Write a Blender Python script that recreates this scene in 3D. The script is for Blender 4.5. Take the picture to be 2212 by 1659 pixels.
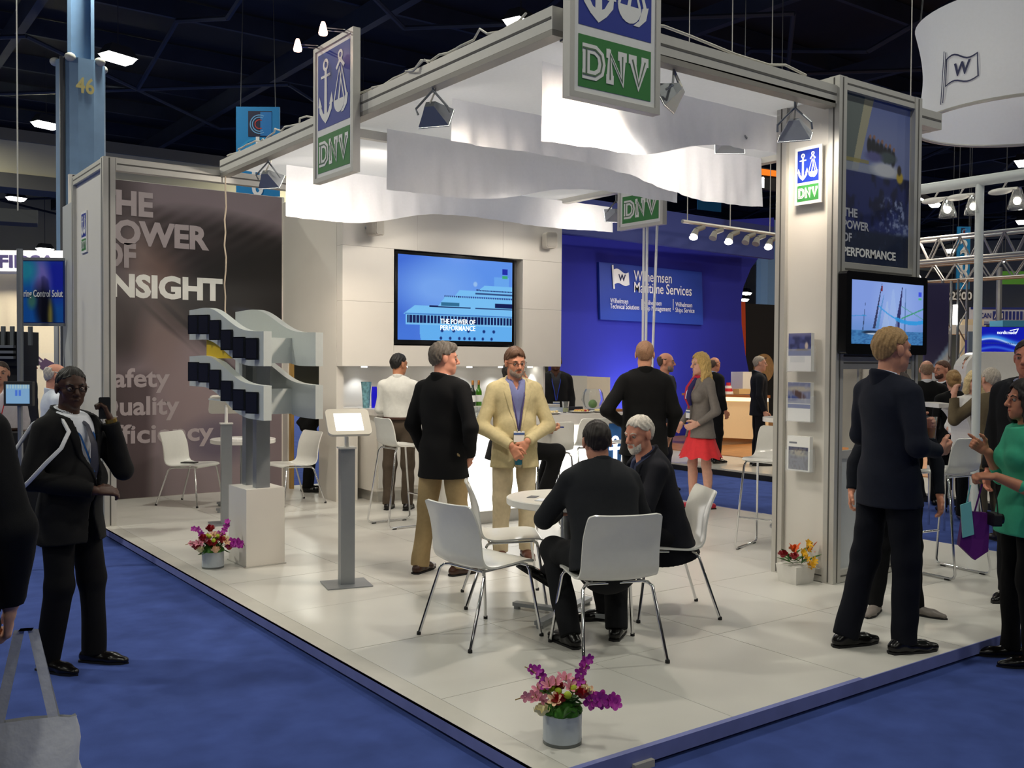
import bpy, bmesh, math, random
import numpy as np
from mathutils import Matrix, Vector

for o in list(bpy.data.objects): bpy.data.objects.remove(o, do_unlink=True)
scene = bpy.context.scene
COL = scene.collection
random.seed(7); np.random.seed(7)

# ---------------------------------------------------------------- camera
FPX, YAW, PITCH, ROLL, CAMZ = 2105.0, math.radians(36.15), math.radians(-1.3645), math.radians(0.365), 1.68
_f = Vector((math.sin(YAW)*math.cos(PITCH), math.cos(YAW)*math.cos(PITCH), math.sin(PITCH)))
_r = Vector((math.cos(YAW), -math.sin(YAW), 0)); _u = _r.cross(_f)
CR = math.cos(ROLL)*_r + math.sin(ROLL)*_u; CU = -math.sin(ROLL)*_r + math.cos(ROLL)*_u; CF = _f
cam_data = bpy.data.cameras.new('camera'); cam = bpy.data.objects.new('camera', cam_data); COL.objects.link(cam)
cam_data.sensor_width = 36.0; cam_data.lens = FPX/2212*36.0; cam_data.clip_end = 300
m = Matrix((CR, CU, -CF)).transposed().to_4x4(); m.translation = (0, 0, CAMZ); cam.matrix_world = m
scene.camera = cam
def ray(px, py): return CF + CR*((px-1106)/FPX) - CU*((py-829.5)/FPX)
def at_z(px, py, z): d = ray(px, py); return Vector((0,0,CAMZ)) + d*((z-CAMZ)/d.z)
def at_y(px, py, y): d = ray(px, py); return Vector((0,0,CAMZ)) + d*(y/d.y)
def at_x(px, py, x): d = ray(px, py); return Vector((0,0,CAMZ)) + d*(x/d.x)
def at_d(px, py, dep): return Vector((0,0,CAMZ)) + ray(px, py)*dep

# ---------------------------------------------------------------- world, exposure
w = bpy.data.worlds.new('hall_air'); scene.world = w; w.use_nodes = True
bg = w.node_tree.nodes['Background']; bg.inputs[0].default_value = (0.55, 0.62, 0.75, 1); bg.inputs[1].default_value = 0.02
vs = scene.view_settings; vs.view_transform = 'Standard'; vs.look = 'None'; vs.gamma = 1.0; vs.use_curve_mapping = False
vs.exposure = 0.0

def area_light(name, loc, target, sx, sy, power, color=(1,1,1), spread=180):
    L = bpy.data.lights.new(name, 'AREA'); L.shape = 'RECTANGLE'; L.size = sx; L.size_y = sy
    L.energy = power; L.color = color; L.spread = math.radians(spread)
    o = bpy.data.objects.new(name, L); COL.objects.link(o); o.location = loc
    d = Vector(target)-Vector(loc); o.rotation_euler = d.to_track_quat('-Z', 'Y').to_euler()
    return o
def spot_light(name, loc, target, power, angle=60, color=(1,1,1), blend=0.5, radius=0.04):
    L = bpy.data.lights.new(name, 'SPOT'); L.spot_size = math.radians(angle); L.spot_blend = blend
    L.energy = power; L.color = color; L.shadow_soft_size = radius
    o = bpy.data.objects.new(name, L); COL.objects.link(o); o.location = loc
    d = Vector(target)-Vector(loc); o.rotation_euler = d.to_track_quat('-Z', 'Y').to_euler()
    return o

P = 0.08                       # booth platform top
HALL_Z = 9.2                   # height of the high-bay lamps
HALL_POWER = 148.0
HALL_COLOR = (1.0, 0.985, 0.86)
WARM = (1.0, 0.84, 0.66)
# ---------------------------------------------------------------- helpers
MATS = {}
def lin(c):
    c = np.asarray(c, float)
    return np.where(c <= 0.04045, c/12.92, ((c+0.055)/1.055)**2.4)
def rgb(r, g, b): return tuple(lin(np.array([r, g, b])/255.0))
def mat(name, color=(.8,.8,.8), rough=.5, metal=0.0, emit=0.0, noise=0.0, nscale=30.0, bump=0.0, bscale=200.0, trans=0.0,
        coat=0.0, spec=0.5, attr=None, ecolor=None, alpha=1.0, ior=1.45, transl=0.0, screen=False):
    if name in MATS: return MATS[name]
    m = bpy.data.materials.new(name); m.use_nodes = True; nt = m.node_tree; N = nt.nodes; Lk = nt.links
    b = N['Principled BSDF']
    def s(k, v):
        if k in b.inputs: b.inputs[k].default_value = v
    s('Roughness', rough); s('Metallic', metal); s('Specular IOR Level', spec); s('Coat Weight', coat); s('IOR', ior)
    s('Transmission Weight', trans); s('Alpha', alpha)
    csock = None
    if attr:
        a = N.new('ShaderNodeAttribute'); a.attribute_name = attr; csock = a.outputs['Color']
    c4 = (*color, 1)
    s('Base Color', c4)
    if noise > 0 or attr is None:
        tc = N.new('ShaderNodeTexCoord'); tn = N.new('ShaderNodeTexNoise'); tn.inputs['Scale'].default_value = nscale
        tn.inputs['Detail'].default_value = 3
        Lk.new(tc.outputs['Object'], tn.inputs['Vector'])
        mx = N.new('ShaderNodeMixRGB'); mx.blend_type = 'MULTIPLY'
        rp = N.new('ShaderNodeMapRange'); rp.inputs['From Min'].default_value = .3; rp.inputs['From Max'].default_value = .7
        rp.inputs['To Min'].default_value = 1-max(noise, .015); rp.inputs['To Max'].default_value = 1+max(noise, .015)
        Lk.new(tn.outputs['Fac'], rp.inputs['Value'])
        mx.inputs['Fac'].default_value = 1.0
        if csock: Lk.new(csock, mx.inputs['Color1'])
        else: mx.inputs['Color1'].default_value = c4
        Lk.new(rp.outputs['Result'], mx.inputs['Color2']); csock = mx.outputs['Color']
    if not screen: Lk.new(csock, b.inputs['Base Color'])
    else: s('Base Color', (.004,.004,.005,1))
    if emit > 0:
        s('Emission Strength', emit)
        if attr: Lk.new(csock, b.inputs['Emission Color'])
        else: s('Emission Color', (*(ecolor or color), 1))
    if bump > 0:
        tc2 = N.new('ShaderNodeTexCoord'); t2 = N.new('ShaderNodeTexNoise'); t2.inputs['Scale'].default_value = bscale
        Lk.new(tc2.outputs['Object'], t2.inputs['Vector'])
        bn = N.new('ShaderNodeBump'); bn.inputs['Strength'].default_value = bump; bn.inputs['Distance'].default_value = .01
        Lk.new(t2.outputs['Fac'], bn.inputs['Height']); Lk.new(bn.outputs['Normal'], b.inputs['Normal'])
    if transl > 0:
        out = N['Material Output']; tr = N.new('ShaderNodeBsdfTranslucent'); tr.inputs['Color'].default_value = c4
        ms = N.new('ShaderNodeMixShader'); ms.inputs[0].default_value = transl
        Lk.new(b.outputs[0], ms.inputs[1]); Lk.new(tr.outputs[0], ms.inputs[2]); Lk.new(ms.outputs[0], out.inputs['Surface'])
    MATS[name] = m
    return m

def link(name, me, material=None, parent=None, loc=(0,0,0), rz=0.0):
    o = bpy.data.objects.new(name, me); COL.objects.link(o)
    if material is not None and me is not None and len(me.materials) == 0: me.materials.append(material)
    o.location = loc; o.rotation_euler = (0, 0, rz)
    if parent is not None: o.parent = parent
    return o
def tag(o, label, cat, group=None):
    o['label'] = label; o['category'] = cat
    if group: o['group'] = group
    return o
def thing(name, label, cat, loc=(0,0,0), rz=0.0, group=None):
    o = bpy.data.objects.new(name, None); COL.objects.link(o); o.location = loc; o.rotation_euler = (0,0,rz)
    o.empty_display_size = .1
    return tag(o, label, cat, group)
def struct(o): o['kind'] = 'structure'; return o
def dup(root, loc, rz, label=None):
    r = root.copy(); COL.objects.link(r); r.location = loc; r.rotation_euler = (0,0,rz)
    if label: r['label'] = label
    for ch in list(root.children):
        c = ch.copy(); COL.objects.link(c); c.parent = r
        for g in ch.children:
            d = g.copy(); COL.objects.link(d); d.parent = c
    return r

class MB:
    def __init__(s): s.v = []; s.f = []
    def add(s, vs, fs):
        o = len(s.v); s.v += [tuple(p) for p in vs]; s.f += [tuple(i+o for i in f) for f in fs]; return s
    def box(s, x0, x1, y0, y1, z0, z1, M=None):
        vs = [(x, y, z) for z in (z0, z1) for y in (y0, y1) for x in (x0, x1)]
        if M is not None: vs = [M @ Vector(p) for p in vs]
        return s.add(vs, [(0,2,3,1),(4,5,7,6),(0,1,5,4),(2,6,7,3),(0,4,6,2),(1,3,7,5)])
    def prism(s, pts, y0, y1, M=None):           # outline in x,z, extruded along y (y0 is the front)
        n = len(pts); vs = [(x, y0, z) for x, z in pts]+[(x, y1, z) for x, z in pts]
        if M is not None: vs = [M @ Vector(p) for p in vs]
        fs = [tuple(range(n)), tuple(range(2*n-1, n-1, -1))]+[(i, i+n, (i+1) % n+n, (i+1) % n) for i in range(n)]
        return s.add(vs, fs)
    def tube(s, pts, r, n=8, caps=True):
        pts = [Vector(p) for p in pts]; rs = r if isinstance(r, (list, tuple)) else [r]*len(pts)
        rings = []; prev = None
        for i, p in enumerate(pts):
            t = (pts[min(i+1, len(pts)-1)]-pts[max(i-1, 0)]).normalized()
            if prev is None:
                a = Vector((0,0,1)) if abs(t.z) < .9 else Vector((1,0,0)); u = t.cross(a).normalized()
            else: u = (prev-t*prev.dot(t)).normalized()
            prev = u; v = t.cross(u)
            rings.append([p+(u*math.cos(2*math.pi*k/n)+v*math.sin(2*math.pi*k/n))*rs[i] for k in range(n)])
        vs = [q for ring in rings for q in ring]
        fs = [(i*n+k, i*n+(k+1) % n, (i+1)*n+(k+1) % n, (i+1)*n+k) for i in range(len(pts)-1) for k in range(n)]
        if caps: fs += [tuple(range(n-1, -1, -1)), tuple((len(pts)-1)*n+k for k in range(n))]
        return s.add(vs, fs)
    def lathe(s, prof, n=24, c=(0,0,0), M=None):     # prof: (r,z)
        vs = [(c[0]+r*math.cos(2*math.pi*k/n), c[1]+r*math.sin(2*math.pi*k/n), c[2]+z) for r, z in prof for k in range(n)]
        if M is not None: vs = [M @ Vector(p) for p in vs]
        fs = [(i*n+k, i*n+(k+1) % n, (i+1)*n+(k+1) % n, (i+1)*n+k) for i in range(len(prof)-1) for k in range(n)]
        fs += [tuple(range(n-1, -1, -1)), tuple((len(prof)-1)*n+k for k in range(n))]
        return s.add(vs, fs)
    def ball(s, c, r, n=10, m=7, M=None):
        rx, ry, rz = r if isinstance(r, (tuple, list)) else (r, r, r)
        vs = [(c[0]+rx*math.sin(math.pi*i/m)*math.cos(2*math.pi*k/n), c[1]+ry*math.sin(math.pi*i/m)*math.sin(2*math.pi*k/n), c[2]+rz*math.cos(math.pi*i/m)) for i in range(m+1) for k in range(n)]
        if M is not None: vs = [M @ Vector(p) for p in vs]
        return s.add(vs, [(i*n+k, (i+1)*n+k, (i+1)*n+(k+1) % n, i*n+(k+1) % n) for i in range(m) for k in range(n)])
    def mesh(s, name, smooth=False):
        me = bpy.data.meshes.new(name); me.from_pydata(s.v, [], s.f); me.validate()
        b = bmesh.new(); b.from_mesh(me); bmesh.ops.remove_doubles(b, verts=b.verts, dist=1e-6); bmesh.ops.recalc_face_normals(b, faces=b.faces); b.to_mesh(me); b.free()
        if smooth:
            me.polygons.foreach_set('use_smooth', [True]*len(me.polygons))
            try: me.set_sharp_from_angle(angle=math.radians(smooth if smooth > 1 else 40))
            except Exception: pass
        return me
    def build(s, name, material, parent=None, smooth=False, loc=(0,0,0), rz=0.0):
        return link(name, s.mesh(name, smooth), material, parent, loc, rz)

def rrect(x0, x1, z0, z1, r, n=4):
    out = []
    for cx, cz, a0 in ((x1-r, z1-r, 0), (x0+r, z1-r, 90), (x0+r, z0+r, 180), (x1-r, z0+r, 270)):
        out += [(cx+r*math.cos(math.radians(a0+90*i/n)), cz+r*math.sin(math.radians(a0+90*i/n))) for i in range(n+1)]
    return out
def box_obj(name, x0, x1, y0, y1, z0, z1, material, parent=None, bevel=0.0):
    c = Vector(((x0+x1)/2, (y0+y1)/2, z0))
    b = MB().box(x0-c.x, x1-c.x, y0-c.y, y1-c.y, 0, z1-z0)
    me = b.mesh(name)
    if bevel > 0:
        bm = bmesh.new(); bm.from_mesh(me); bmesh.ops.bevel(bm, geom=list(bm.edges), offset=bevel, segments=2, affect='EDGES', profile=.5); bm.to_mesh(me); bm.free()
    return link(name, me, material, parent, c)

# painted flat print: dense grid in local x,z facing -y, colour attribute computed by fn(u,v)->(r,g,b) 0..255
def painted(name, w, h, nx, ny, fn, material, parent=None, loc=(0,0,0), rz=0.0):
    u = np.linspace(0, 1, nx+1); v = np.linspace(0, 1, ny+1); U, V = np.meshgrid(u, v)
    verts = np.stack([(U-.5)*w, np.zeros_like(U), V*h], -1).reshape(-1, 3)
    i = np.arange(nx*ny); r, c = i//nx, i % nx; a = r*(nx+1)+c
    faces = np.stack([a, a+1, a+nx+2, a+nx+1], 1)
    me = bpy.data.meshes.new(name); me.from_pydata(verts.tolist(), [], faces.tolist())
    col = np.clip(fn(U.ravel(), V.ravel()), 0, 255)/255.0
    ca = me.color_attributes.new('Col', 'FLOAT_COLOR', 'POINT')
    buf = np.ones((len(verts), 4), np.float32); buf[:, :3] = lin(col); ca.data.foreach_set('color', buf.ravel())
    return link(name, me, material, parent, loc, rz)
def L3(*c): return np.array(c, float)
def blob(U, V, cx, cy, rx, ry, soft=1.0, ang=0.0):      # soft ellipse mask 0..1
    a = math.radians(ang); x = (U-cx); y = (V-cy)
    xr = x*math.cos(a)+y*math.sin(a); yr = -x*math.sin(a)+y*math.cos(a)
    d = np.sqrt((xr/rx)**2+(yr/ry)**2)
    return np.clip((1+soft*.5-d)/soft, 0, 1)
def step(x, a, b): t = np.clip((x-a)/(b-a), 0, 1); return t*t*(3-2*t)
def mixc(C, col, m): return C*(1-m[:, None])+np.asarray(col, float)[None, :]*m[:, None]
def vnoise(U, V, f, seed=0):                     # smooth value noise
    rs = np.random.RandomState(seed); G = rs.rand(64, 64)
    x = U*f; y = V*f; xi = np.floor(x).astype(int); yi = np.floor(y).astype(int); fx = x-xi; fy = y-yi
    fx = fx*fx*(3-2*fx); fy = fy*fy*(3-2*fy)
    g = lambda i, j: G[i % 64, j % 64]
    return (g(xi, yi)*(1-fx)+g(xi+1, yi)*fx)*(1-fy)+(g(xi, yi+1)*(1-fx)+g(xi+1, yi+1)*fx)*fy

# lettering: text mesh in local x,z plane facing -y, origin at left baseline
def text_mesh(s, size=1.0, bold=0.0, depth=0.001, width=None, align='LEFT', shear=0.0, spacing=1.0):
    cu = bpy.data.curves.new('lettering', 'FONT'); cu.body = s; cu.size = size; cu.offset = bold*size; cu.extrude = depth
    cu.align_x = align; cu.shear = shear; cu.resolution_u = 3; cu.space_character = spacing
    o = bpy.data.objects.new('lettering', cu); COL.objects.link(o)
    dg = bpy.context.evaluated_depsgraph_get(); dg.update()
    me = bpy.data.meshes.new_from_object(o.evaluated_get(dg))
    bpy.data.objects.remove(o); bpy.data.curves.remove(cu)
    n = len(me.vertices); co = np.empty(n*3, np.float32); me.vertices.foreach_get('co', co); co = co.reshape(-1, 3)
    if width and n:
        x0, x1 = co[:, 0].min(), co[:, 0].max(); k = width/(x1-x0); co[:, 0] = (co[:, 0]-x0)*k if align == 'LEFT' else co[:, 0]*k
    out = np.stack([co[:, 0], -co[:, 2], co[:, 1]], -1); me.vertices.foreach_set('co', out.ravel()); me.update()
    return me
def text(s, size, material, parent=None, loc=(0,0,0), rz=0.0, name='lettering', **k):
    return link(name, text_mesh(s, size, **k), material, parent, loc, rz)

# strokes in a local x,z plane (flat ribbons, thin prism)
SK = [0]
def stroke(b, pts, w, y0, y1, closed=False):
    SK[0] = (SK[0]+1) % 7; y0 = y0-SK[0]*.00012
    n = len(pts); pts = [Vector((p[0], p[1])) for p in pts]
    L, R = [], []
    for i in range(n):
        if closed: a, c = pts[(i-1) % n], pts[(i+1) % n]
        else: a, c = pts[max(i-1, 0)], pts[min(i+1, n-1)]
        d1 = (pts[i]-a); d2 = (c-pts[i])
        if d1.length < 1e-9: d1 = d2
        if d2.length < 1e-9: d2 = d1
        d1 = d1.normalized(); d2 = d2.normalized(); t = (d1+d2).normalized() if (d1+d2).length > 1e-6 else d1
        nn = Vector((-t.y, t.x)); k = w/2/max(.8, nn.dot(Vector((-d1.y, d1.x))))
        L.append(pts[i]+nn*k); R.append(pts[i]-nn*k)
    for i in range(n if closed else n-1):
        j = (i+1) % n; b.prism([L[i], R[i], R[j], L[j]], y0, y1)
    return b
def arc(cx, cz, r, a0, a1, n=14, rz=None):
    return [(cx+r*math.cos(math.radians(a0+(a1-a0)*i/n)), cz+(rz or r)*math.sin(math.radians(a0+(a1-a0)*i/n))) for i in range(n+1)]
# ---------------------------------------------------------------- materials of the setting
M_carpet = mat('carpet_blue', rgb(66,84,148), .95, noise=.16, nscale=5, bump=.5, bscale=900, spec=.1)
M_tile = mat('floor_tile', rgb(205,203,196), .28, noise=.03, nscale=2.5, spec=.45)
M_joint = mat('tile_joint', rgb(120,116,108), .8)
M_fascia = mat('platform_fascia', rgb(112,120,176), .55, noise=.08, nscale=8)
M_black = mat('black_matte', (.006,.006,.007), .6)
M_white = mat('white_panel', rgb(222,218,210), .5, noise=.015, nscale=3)
M_whitegloss = mat('white_gloss', rgb(228,226,220), .22)
M_alu = mat('aluminium', rgb(196,194,188), .38, metal=.35, spec=.5)
M_aludark = mat('aluminium_groove', rgb(88,86,82), .6)
M_fabric = mat('white_fabric', rgb(238,239,244), .85, noise=.02, nscale=40, transl=.35, bump=.05, bscale=500)
M_chrome = mat('chrome', (.75,.75,.76), .12, metal=1.0)
M_silver = mat('silver_paint', rgb(150,154,158), .35, metal=.6)
M_cream = mat('cream_wall', rgb(206,198,164), .8, noise=.03, nscale=1)
M_steel = mat('blue_steel', rgb(112,142,172), .45, noise=.06, nscale=4)
M_roof = mat('roof_dark', rgb(27,29,35), .8, noise=.2, nscale=1.0)
M_beam = mat('roof_steel', rgb(42,50,66), .7, noise=.1, nscale=2)
M_lens = mat('lamp_glow', (1,1,1), .5, emit=14.0, ecolor=(1,.98,.9))
M_housing = mat('lamp_housing', rgb(60,62,66), .5)
M_wtext = mat('print_white', rgb(236,236,232), .5)

# ---------------------------------------------------------------- hall: carpet, far walls, roof
fl = MB().box(-30, 75, -12, 75, -.05, 0).build('floor', M_carpet); struct(fl)
ceil_z = 11.5
c = MB().box(-30, 75, -12, 75, ceil_z, ceil_z+.1).build('ceiling', M_roof); struct(c)
for k in range(22):                                            # roof joists
    y = -8+k*3.9
    b = MB().box(-30, 75, -.06, .06, -.25, .25)
    b.build('joist', M_beam, c, loc=(0, y, ceil_z-.3))
for k in range(14):
    x = -24+k*7.2
    b = MB().box(-.11, .11, -12, 75, -.30, .30)
    b.build('girder', M_beam, c, loc=(x, 0, ceil_z-.9))
for k in range(13):
    x = -20.4+k*7.2
    b = MB()
    for j in range(10):
        y0 = -8+j*7.8
        b.tube([(0, y0, -.6), (0, y0+3.9, .4), (0, y0+7.8, -.6)], .07, 6)
    b.build('roof_brace', M_beam, c, loc=(x, 0, ceil_z-1.0))
    b = MB()
    for j in range(6):
        b.tube([(-3.6, 2+j*13, 0), (3.6, 2+j*13+6, -.2)], .06, 6); b.tube([(3.6, 2+j*13, 0), (-3.6, 2+j*13+6, -.2)], .06, 6)
    b.build('roof_brace', M_beam, c, loc=(x, 0, ceil_z-1.5))
wb = MB().box(-30, 75, 0, .3, 0, ceil_z).build('wall_back', M_cream, loc=(0, 62, 0)); struct(wb)
wr = MB().box(0, .3, -12, 75, 0, ceil_z).build('wall_right', mat('hall_wall_right', rgb(205,196,166), .8, noise=.03, nscale=1), loc=(66, 0, 0)); struct(wr)
wl = MB().box(-.3, 0, -12, 75, 0, ceil_z).build('wall_left', M_roof, loc=(-30, 0, 0)); struct(wl)
wf = MB().box(-30, 75, -.3, 0, 0, ceil_z).build('wall_front', M_roof, loc=(0, -12, 0)); struct(wf)
# cream bulkhead across the hall
z0 = at_y(60, 378, 34).z; z1 = at_y(60, 308, 34).z
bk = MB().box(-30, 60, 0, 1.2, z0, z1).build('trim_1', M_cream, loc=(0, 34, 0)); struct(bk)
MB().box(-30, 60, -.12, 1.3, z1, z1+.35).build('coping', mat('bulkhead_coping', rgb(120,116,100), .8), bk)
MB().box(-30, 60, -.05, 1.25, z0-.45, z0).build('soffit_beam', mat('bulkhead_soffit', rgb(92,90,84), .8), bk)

# blue steel column with its painted number
cp = at_z(176, 768, 1.68); d_col = 18.5
cp = at_d(177, 768, d_col)
col = struct(thing('trim_2', 'thick blue steel hall column painted with yellow number 46 behind the left wall', 'column', (cp.x, cp.y, 0)))
ztop = at_d(177, 143, d_col).z; rr = 50/2105*d_col
b = MB(); b.lathe([(rr, 0), (rr, ztop)], 10); b.build('casing', M_steel, col, smooth=25)
b = MB(); b.box(-.23, .23, -.05, .05, 0, 5.0); b.box(-.23, -.17, -.2, .2, 0, 5); b.box(.17, .23, -.2, .2, 0, 5)
o = b.build('steel_section', M_steel, col, loc=(0, 0, ztop-.2), rz=-YAW*.3)
b = MB()
for k in range(5):
    a = k*1.26+.3; b.ball((rr*math.cos(a), rr*math.sin(a), ztop), (.10,.10,.08))
b.build('rim_pad', mat('rim_pad', rgb(190,190,180), .7), col, smooth=60)
face_az = math.atan2(-cp.y, -cp.x)+math.radians(10)
o = text('46', .40, mat('yellow_stencil', rgb(190,176,112), .7), col, bold=.02, width=.32, align='CENTER', depth=.004,
     loc=((rr+.0)*math.cos(face_az), (rr+.0)*math.sin(face_az), at_d(177, 216, d_col).z), rz=face_az+math.pi/2, name='number')
b = MB(); b.tube([(0, 0, 0), (0, 0, ztop)], .05, 6); b.build('conduit', M_housing, col, loc=((rr+.03)*math.cos(face_az-.9), (rr+.03)*math.sin(face_az-.9), 0))

# ---------------------------------------------------------------- booth platform of white panels
PX0, PX1, PY0, PY1 = 2.31, 8.24, 2.90, 11.6
pf = struct(box_obj('floor_platform', PX0+.03, PX1-.03, PY0+.03, PY1, 0, P-.006, M_joint))
ploc = pf.location.copy()
def pchild(o): o.parent = pf; o.location = o.location-ploc; return o
pchild(box_obj('fascia', PX0, PX0+.03, PY0, PY1, .016, P, M_fascia))
pchild(box_obj('fascia', PX0+.03, PX1, PY0, PY0+.03, .016, P, M_fascia))
pchild(box_obj('fascia', PX1-.03, PX1, PY0+.03, PY1, .016, P, M_fascia))
pchild(box_obj('edge_strip', PX0, 2.427, PY0, PY1, P-.012, P+.001, mat('edge_strip', rgb(192,189,180), .35, noise=.04, nscale=6)))
b = MB().box(-.055, .055, -.03, .05, 0, .03); q = at_z(1368, 1650, 0)
pchild(b.build('levelling_foot', mat('pale_block', rgb(170,166,158), .7), loc=(q.x, PY0+.01, 0)))
TX = [2.43]+[3.385+.955*i for i in range(6)]; TX[-1] = PX1-.005
TY = [PY0+.005]+[3.88+.955*i for i in range(9)]; TY[-1] = PY1
tile_me = {}
for i in range(len(TX)-1):
    for j in range(len(TY)-1):
        x0, x1, y0, y1 = TX[i]+.002, TX[i+1]-.002, TY[j]+.002, TY[j+1]-.002
        key = (round(x1-x0, 3), round(y1-y0, 3))
        if key not in tile_me: tile_me[key] = MB().box(-(x1-x0)/2, (x1-x0)/2, -(y1-y0)/2, (y1-y0)/2, -.008, 0).mesh('tile'); tile_me[key].materials.append(M_tile)
        pchild(link('tile', tile_me[key], None, None, ((x0+x1)/2, (y0+y1)/2, P+random.uniform(-.0004,.0004))))

# ---------------------------------------------------------------- octanorm-like frame parts
def rail(parent, a, b_, w, h, name='rail', groove=True):
    """aluminium profile from a to b (local), w wide, h high, with dark grooves on its sides"""
    a = Vector(a); b_ = Vector(b_); t = (b_-a); Ln = t.length; t = t.normalized()
    up = Vector((0,0,1)) if abs(t.z) < .5 else Vector((0,1,0))
    s = t.cross(up).normalized(); u = s.cross(t)
    M = Matrix((t, s, u)).transposed().to_4x4(); M.translation = a
    B = MB().box(0, Ln, -w/2, w/2, -h/2, h/2, M)
    o = B.build(name, M_alu, parent)
    if groove:
        g = MB(); e = .0012
        for sgn in (-1, 1): g.box(.01, Ln-.01, sgn*(w/2+e)-.001, sgn*(w/2+e)+.001, -h*.06, h*.06, M)
        if abs(t.z) > .5:
            for sgn in (-1, 1): g.box(.01, Ln-.01, -w*.06, w*.06, sgn*(h/2+e)-.001, sgn*(h/2+e)+.001, M)
        g.build('groove', M_aludark, o)
    return o

# left side wall with its end posts
HT = 3.58
lw = struct(thing('wall_left_booth', 'white booth side wall with aluminium posts and small emblem plate', 'wall', (2.37, 9.7, P)))
rail(lw, (0, .055, 0), (0, .055, HT-P), .11, .11, 'post')
rail(lw, (0, 1.34, 0), (0, 1.34, HT-P), .09, .09, 'post')
MB().box(-.035, .035, 1.385, 1.86, 0, HT-P-.25).build('back_post', mat('pale_grey_post', rgb(186,188,186), .5), lw)
rail(lw, (0, .11, HT-P-.045), (0, 1.3, HT-P-.045), .09, .09)
rail(lw, (0, .11, .04), (0, 1.3, .04), .09, .08)
MB().box(-.012, .012, .11, 1.3, .08, HT-P-.09).build('panel', M_white, lw)
# poster wall
pw = struct(MB().box(-1.245, 1.245, 0, .05, 0, 3.69-P).build('wall_poster', M_white, loc=(2.42+1.245-.03, 11.5, P)))
# header rail between the left post and the tv wall
hb = thing('header_rail', 'long aluminium header rail running from the left wall post above the poster', 'beam', (2.43, 9.75, HT-.06))
rail(hb, (0, 0, 0), (2.4, 0, 0), .09, .12, 'rail')

# side wall beside the poster (faces left) with a doorway
ZT = 3.62
w1 = struct(MB().box(-.0, .06, .145, .60, 0, ZT-P).build('wall_side', M_white, loc=(4.86, 9.85, P)))
MB().box(0, .06, .60, 1.65, 1.8, ZT-P).build('panel', M_white, w1)
MB().box(0, .06, 1.50, 1.65, 0, 1.796).build('panel', M_white, w1)
MB().box(.75, .78, .6, 2.2, 0, 2.2).build('inner_panel', mat('inner_panel', rgb(200,186,166), .6), w1)
MB().box(.02, .06, 1.44, 1.5, 0, 1.796).build('door_edge', mat('door_wood', rgb(176,140,80), .6), w1)
# tv wall (upper block) with a recess
yw = 9.85
X0, X1 = 4.86, at_y(1213, 640, yw).x
rx0, rx1 = at_y(851, 640, yw).x, at_y(1129, 640, yw).x
rz0, rz1 = at_y(990, 748, yw).z, at_y(990, 549, yw).z
zb = at_y(742, 791, yw).z
tvw = struct(thing('wall_tv', 'white panelled booth wall with a dark recess for the large screen', 'wall', (X0, yw, 0)))
sx1, sx2 = at_y(902, 520, yw).x, at_y(1087, 530, yw).x; sz = at_y(790, 651, yw).z
g = .0025
def wp(x0, x1, z0, z1): MB().box(x0-X0+g/2, x1-X0-g/2, 0, .14, z0+g/2, z1-g/2).build('panel', M_white, tvw)
wp(X0, rx0, zb, sz); wp(X0, rx0, sz, rz1); wp(rx1, X1, zb, sz); wp(rx1, X1, sz, rz1)
wp(X0, sx1, rz1, ZT); wp(sx1, sx2, rz1, ZT); wp(sx2, X1, rz1, ZT); wp(rx0, rx1, zb, rz0)
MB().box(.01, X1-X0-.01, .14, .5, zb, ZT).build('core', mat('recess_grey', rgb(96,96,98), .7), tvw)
# niche under it
nx1 = at_y(1193, 800, yw).x
zc = 1.13-P; zn = zb-P
nch = struct(MB().box(.062, nx1-X0, .54, .58, 0, zn).build('wall_niche_back', M_white, loc=(X0, yw, P)))
struct(MB().box(.062, .09, .15, .53, 0, zn).build('wall_niche_left', M_white, loc=(X0, yw, P)))
struct(MB().box(nx1-X0-.03, nx1-X0, .15, .53, 0, zn).build('wall_niche_right', M_white, loc=(X0, yw, P)))
struct(MB().box(0.092, .27, .15, .53, 0, zc).build('wall_niche_plinth', M_white, loc=(X0, yw, P)))
for k, px in enumerate((785, 872, 945, 1012, 1080, 1143)):
    x = at_y(px, 800, 10.2).x
    b = MB().lathe([(.035, 0), (.035, .012), (.028, .014)], 12); b.build('downlight', M_lens, nch, loc=(x-X0, .33, zn-.016))
    spot_light('niche_spot', (x, 10.22, zb-.03), (x, 10.32, 1.0), 5.0, 95, (.92,.96,1), .6, .02)
# ---------------------------------------------------------------- canopy
ZB = 3.68
lb = thing('canopy_beam', 'long aluminium canopy beam running back from the front corner towards the poster wall', 'beam', (3.48, 4.34, ZB-.065), group='canopy beams')
rail(lb, (0, 0, 0), (0, 5.38, 0), .09, .13, 'rail')
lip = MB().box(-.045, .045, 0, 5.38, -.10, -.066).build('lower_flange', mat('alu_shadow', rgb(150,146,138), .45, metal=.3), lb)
rb = thing('canopy_beam', 'front canopy beam joining the hanging emblem panel to the tall poster tower', 'beam', (3.48, 4.34, ZB-.065), group='canopy beams')
rail(rb, (.045, 0, 0), (2.52, 0, -.02), .09, .13, 'rail')
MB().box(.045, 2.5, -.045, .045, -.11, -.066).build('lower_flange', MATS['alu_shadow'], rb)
cb = thing('canopy_beam', 'slim cross beam under the fabric canopy behind the left hanging panel', 'beam', (3.53, 7.22, 3.53), group='canopy beams')
rail(cb, (0, 0, 0), (3.76, 0, 0), .06, .07, 'rail', groove=False)
eb = thing('canopy_beam', 'short end of the front canopy beam poking out to the right of the poster tower', 'beam', (7.045, 4.36, ZB-.065), group='canopy beams')
rail(eb, (0, 0, 0), (.35, 0, 0), .09, .13, 'rail')
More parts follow.
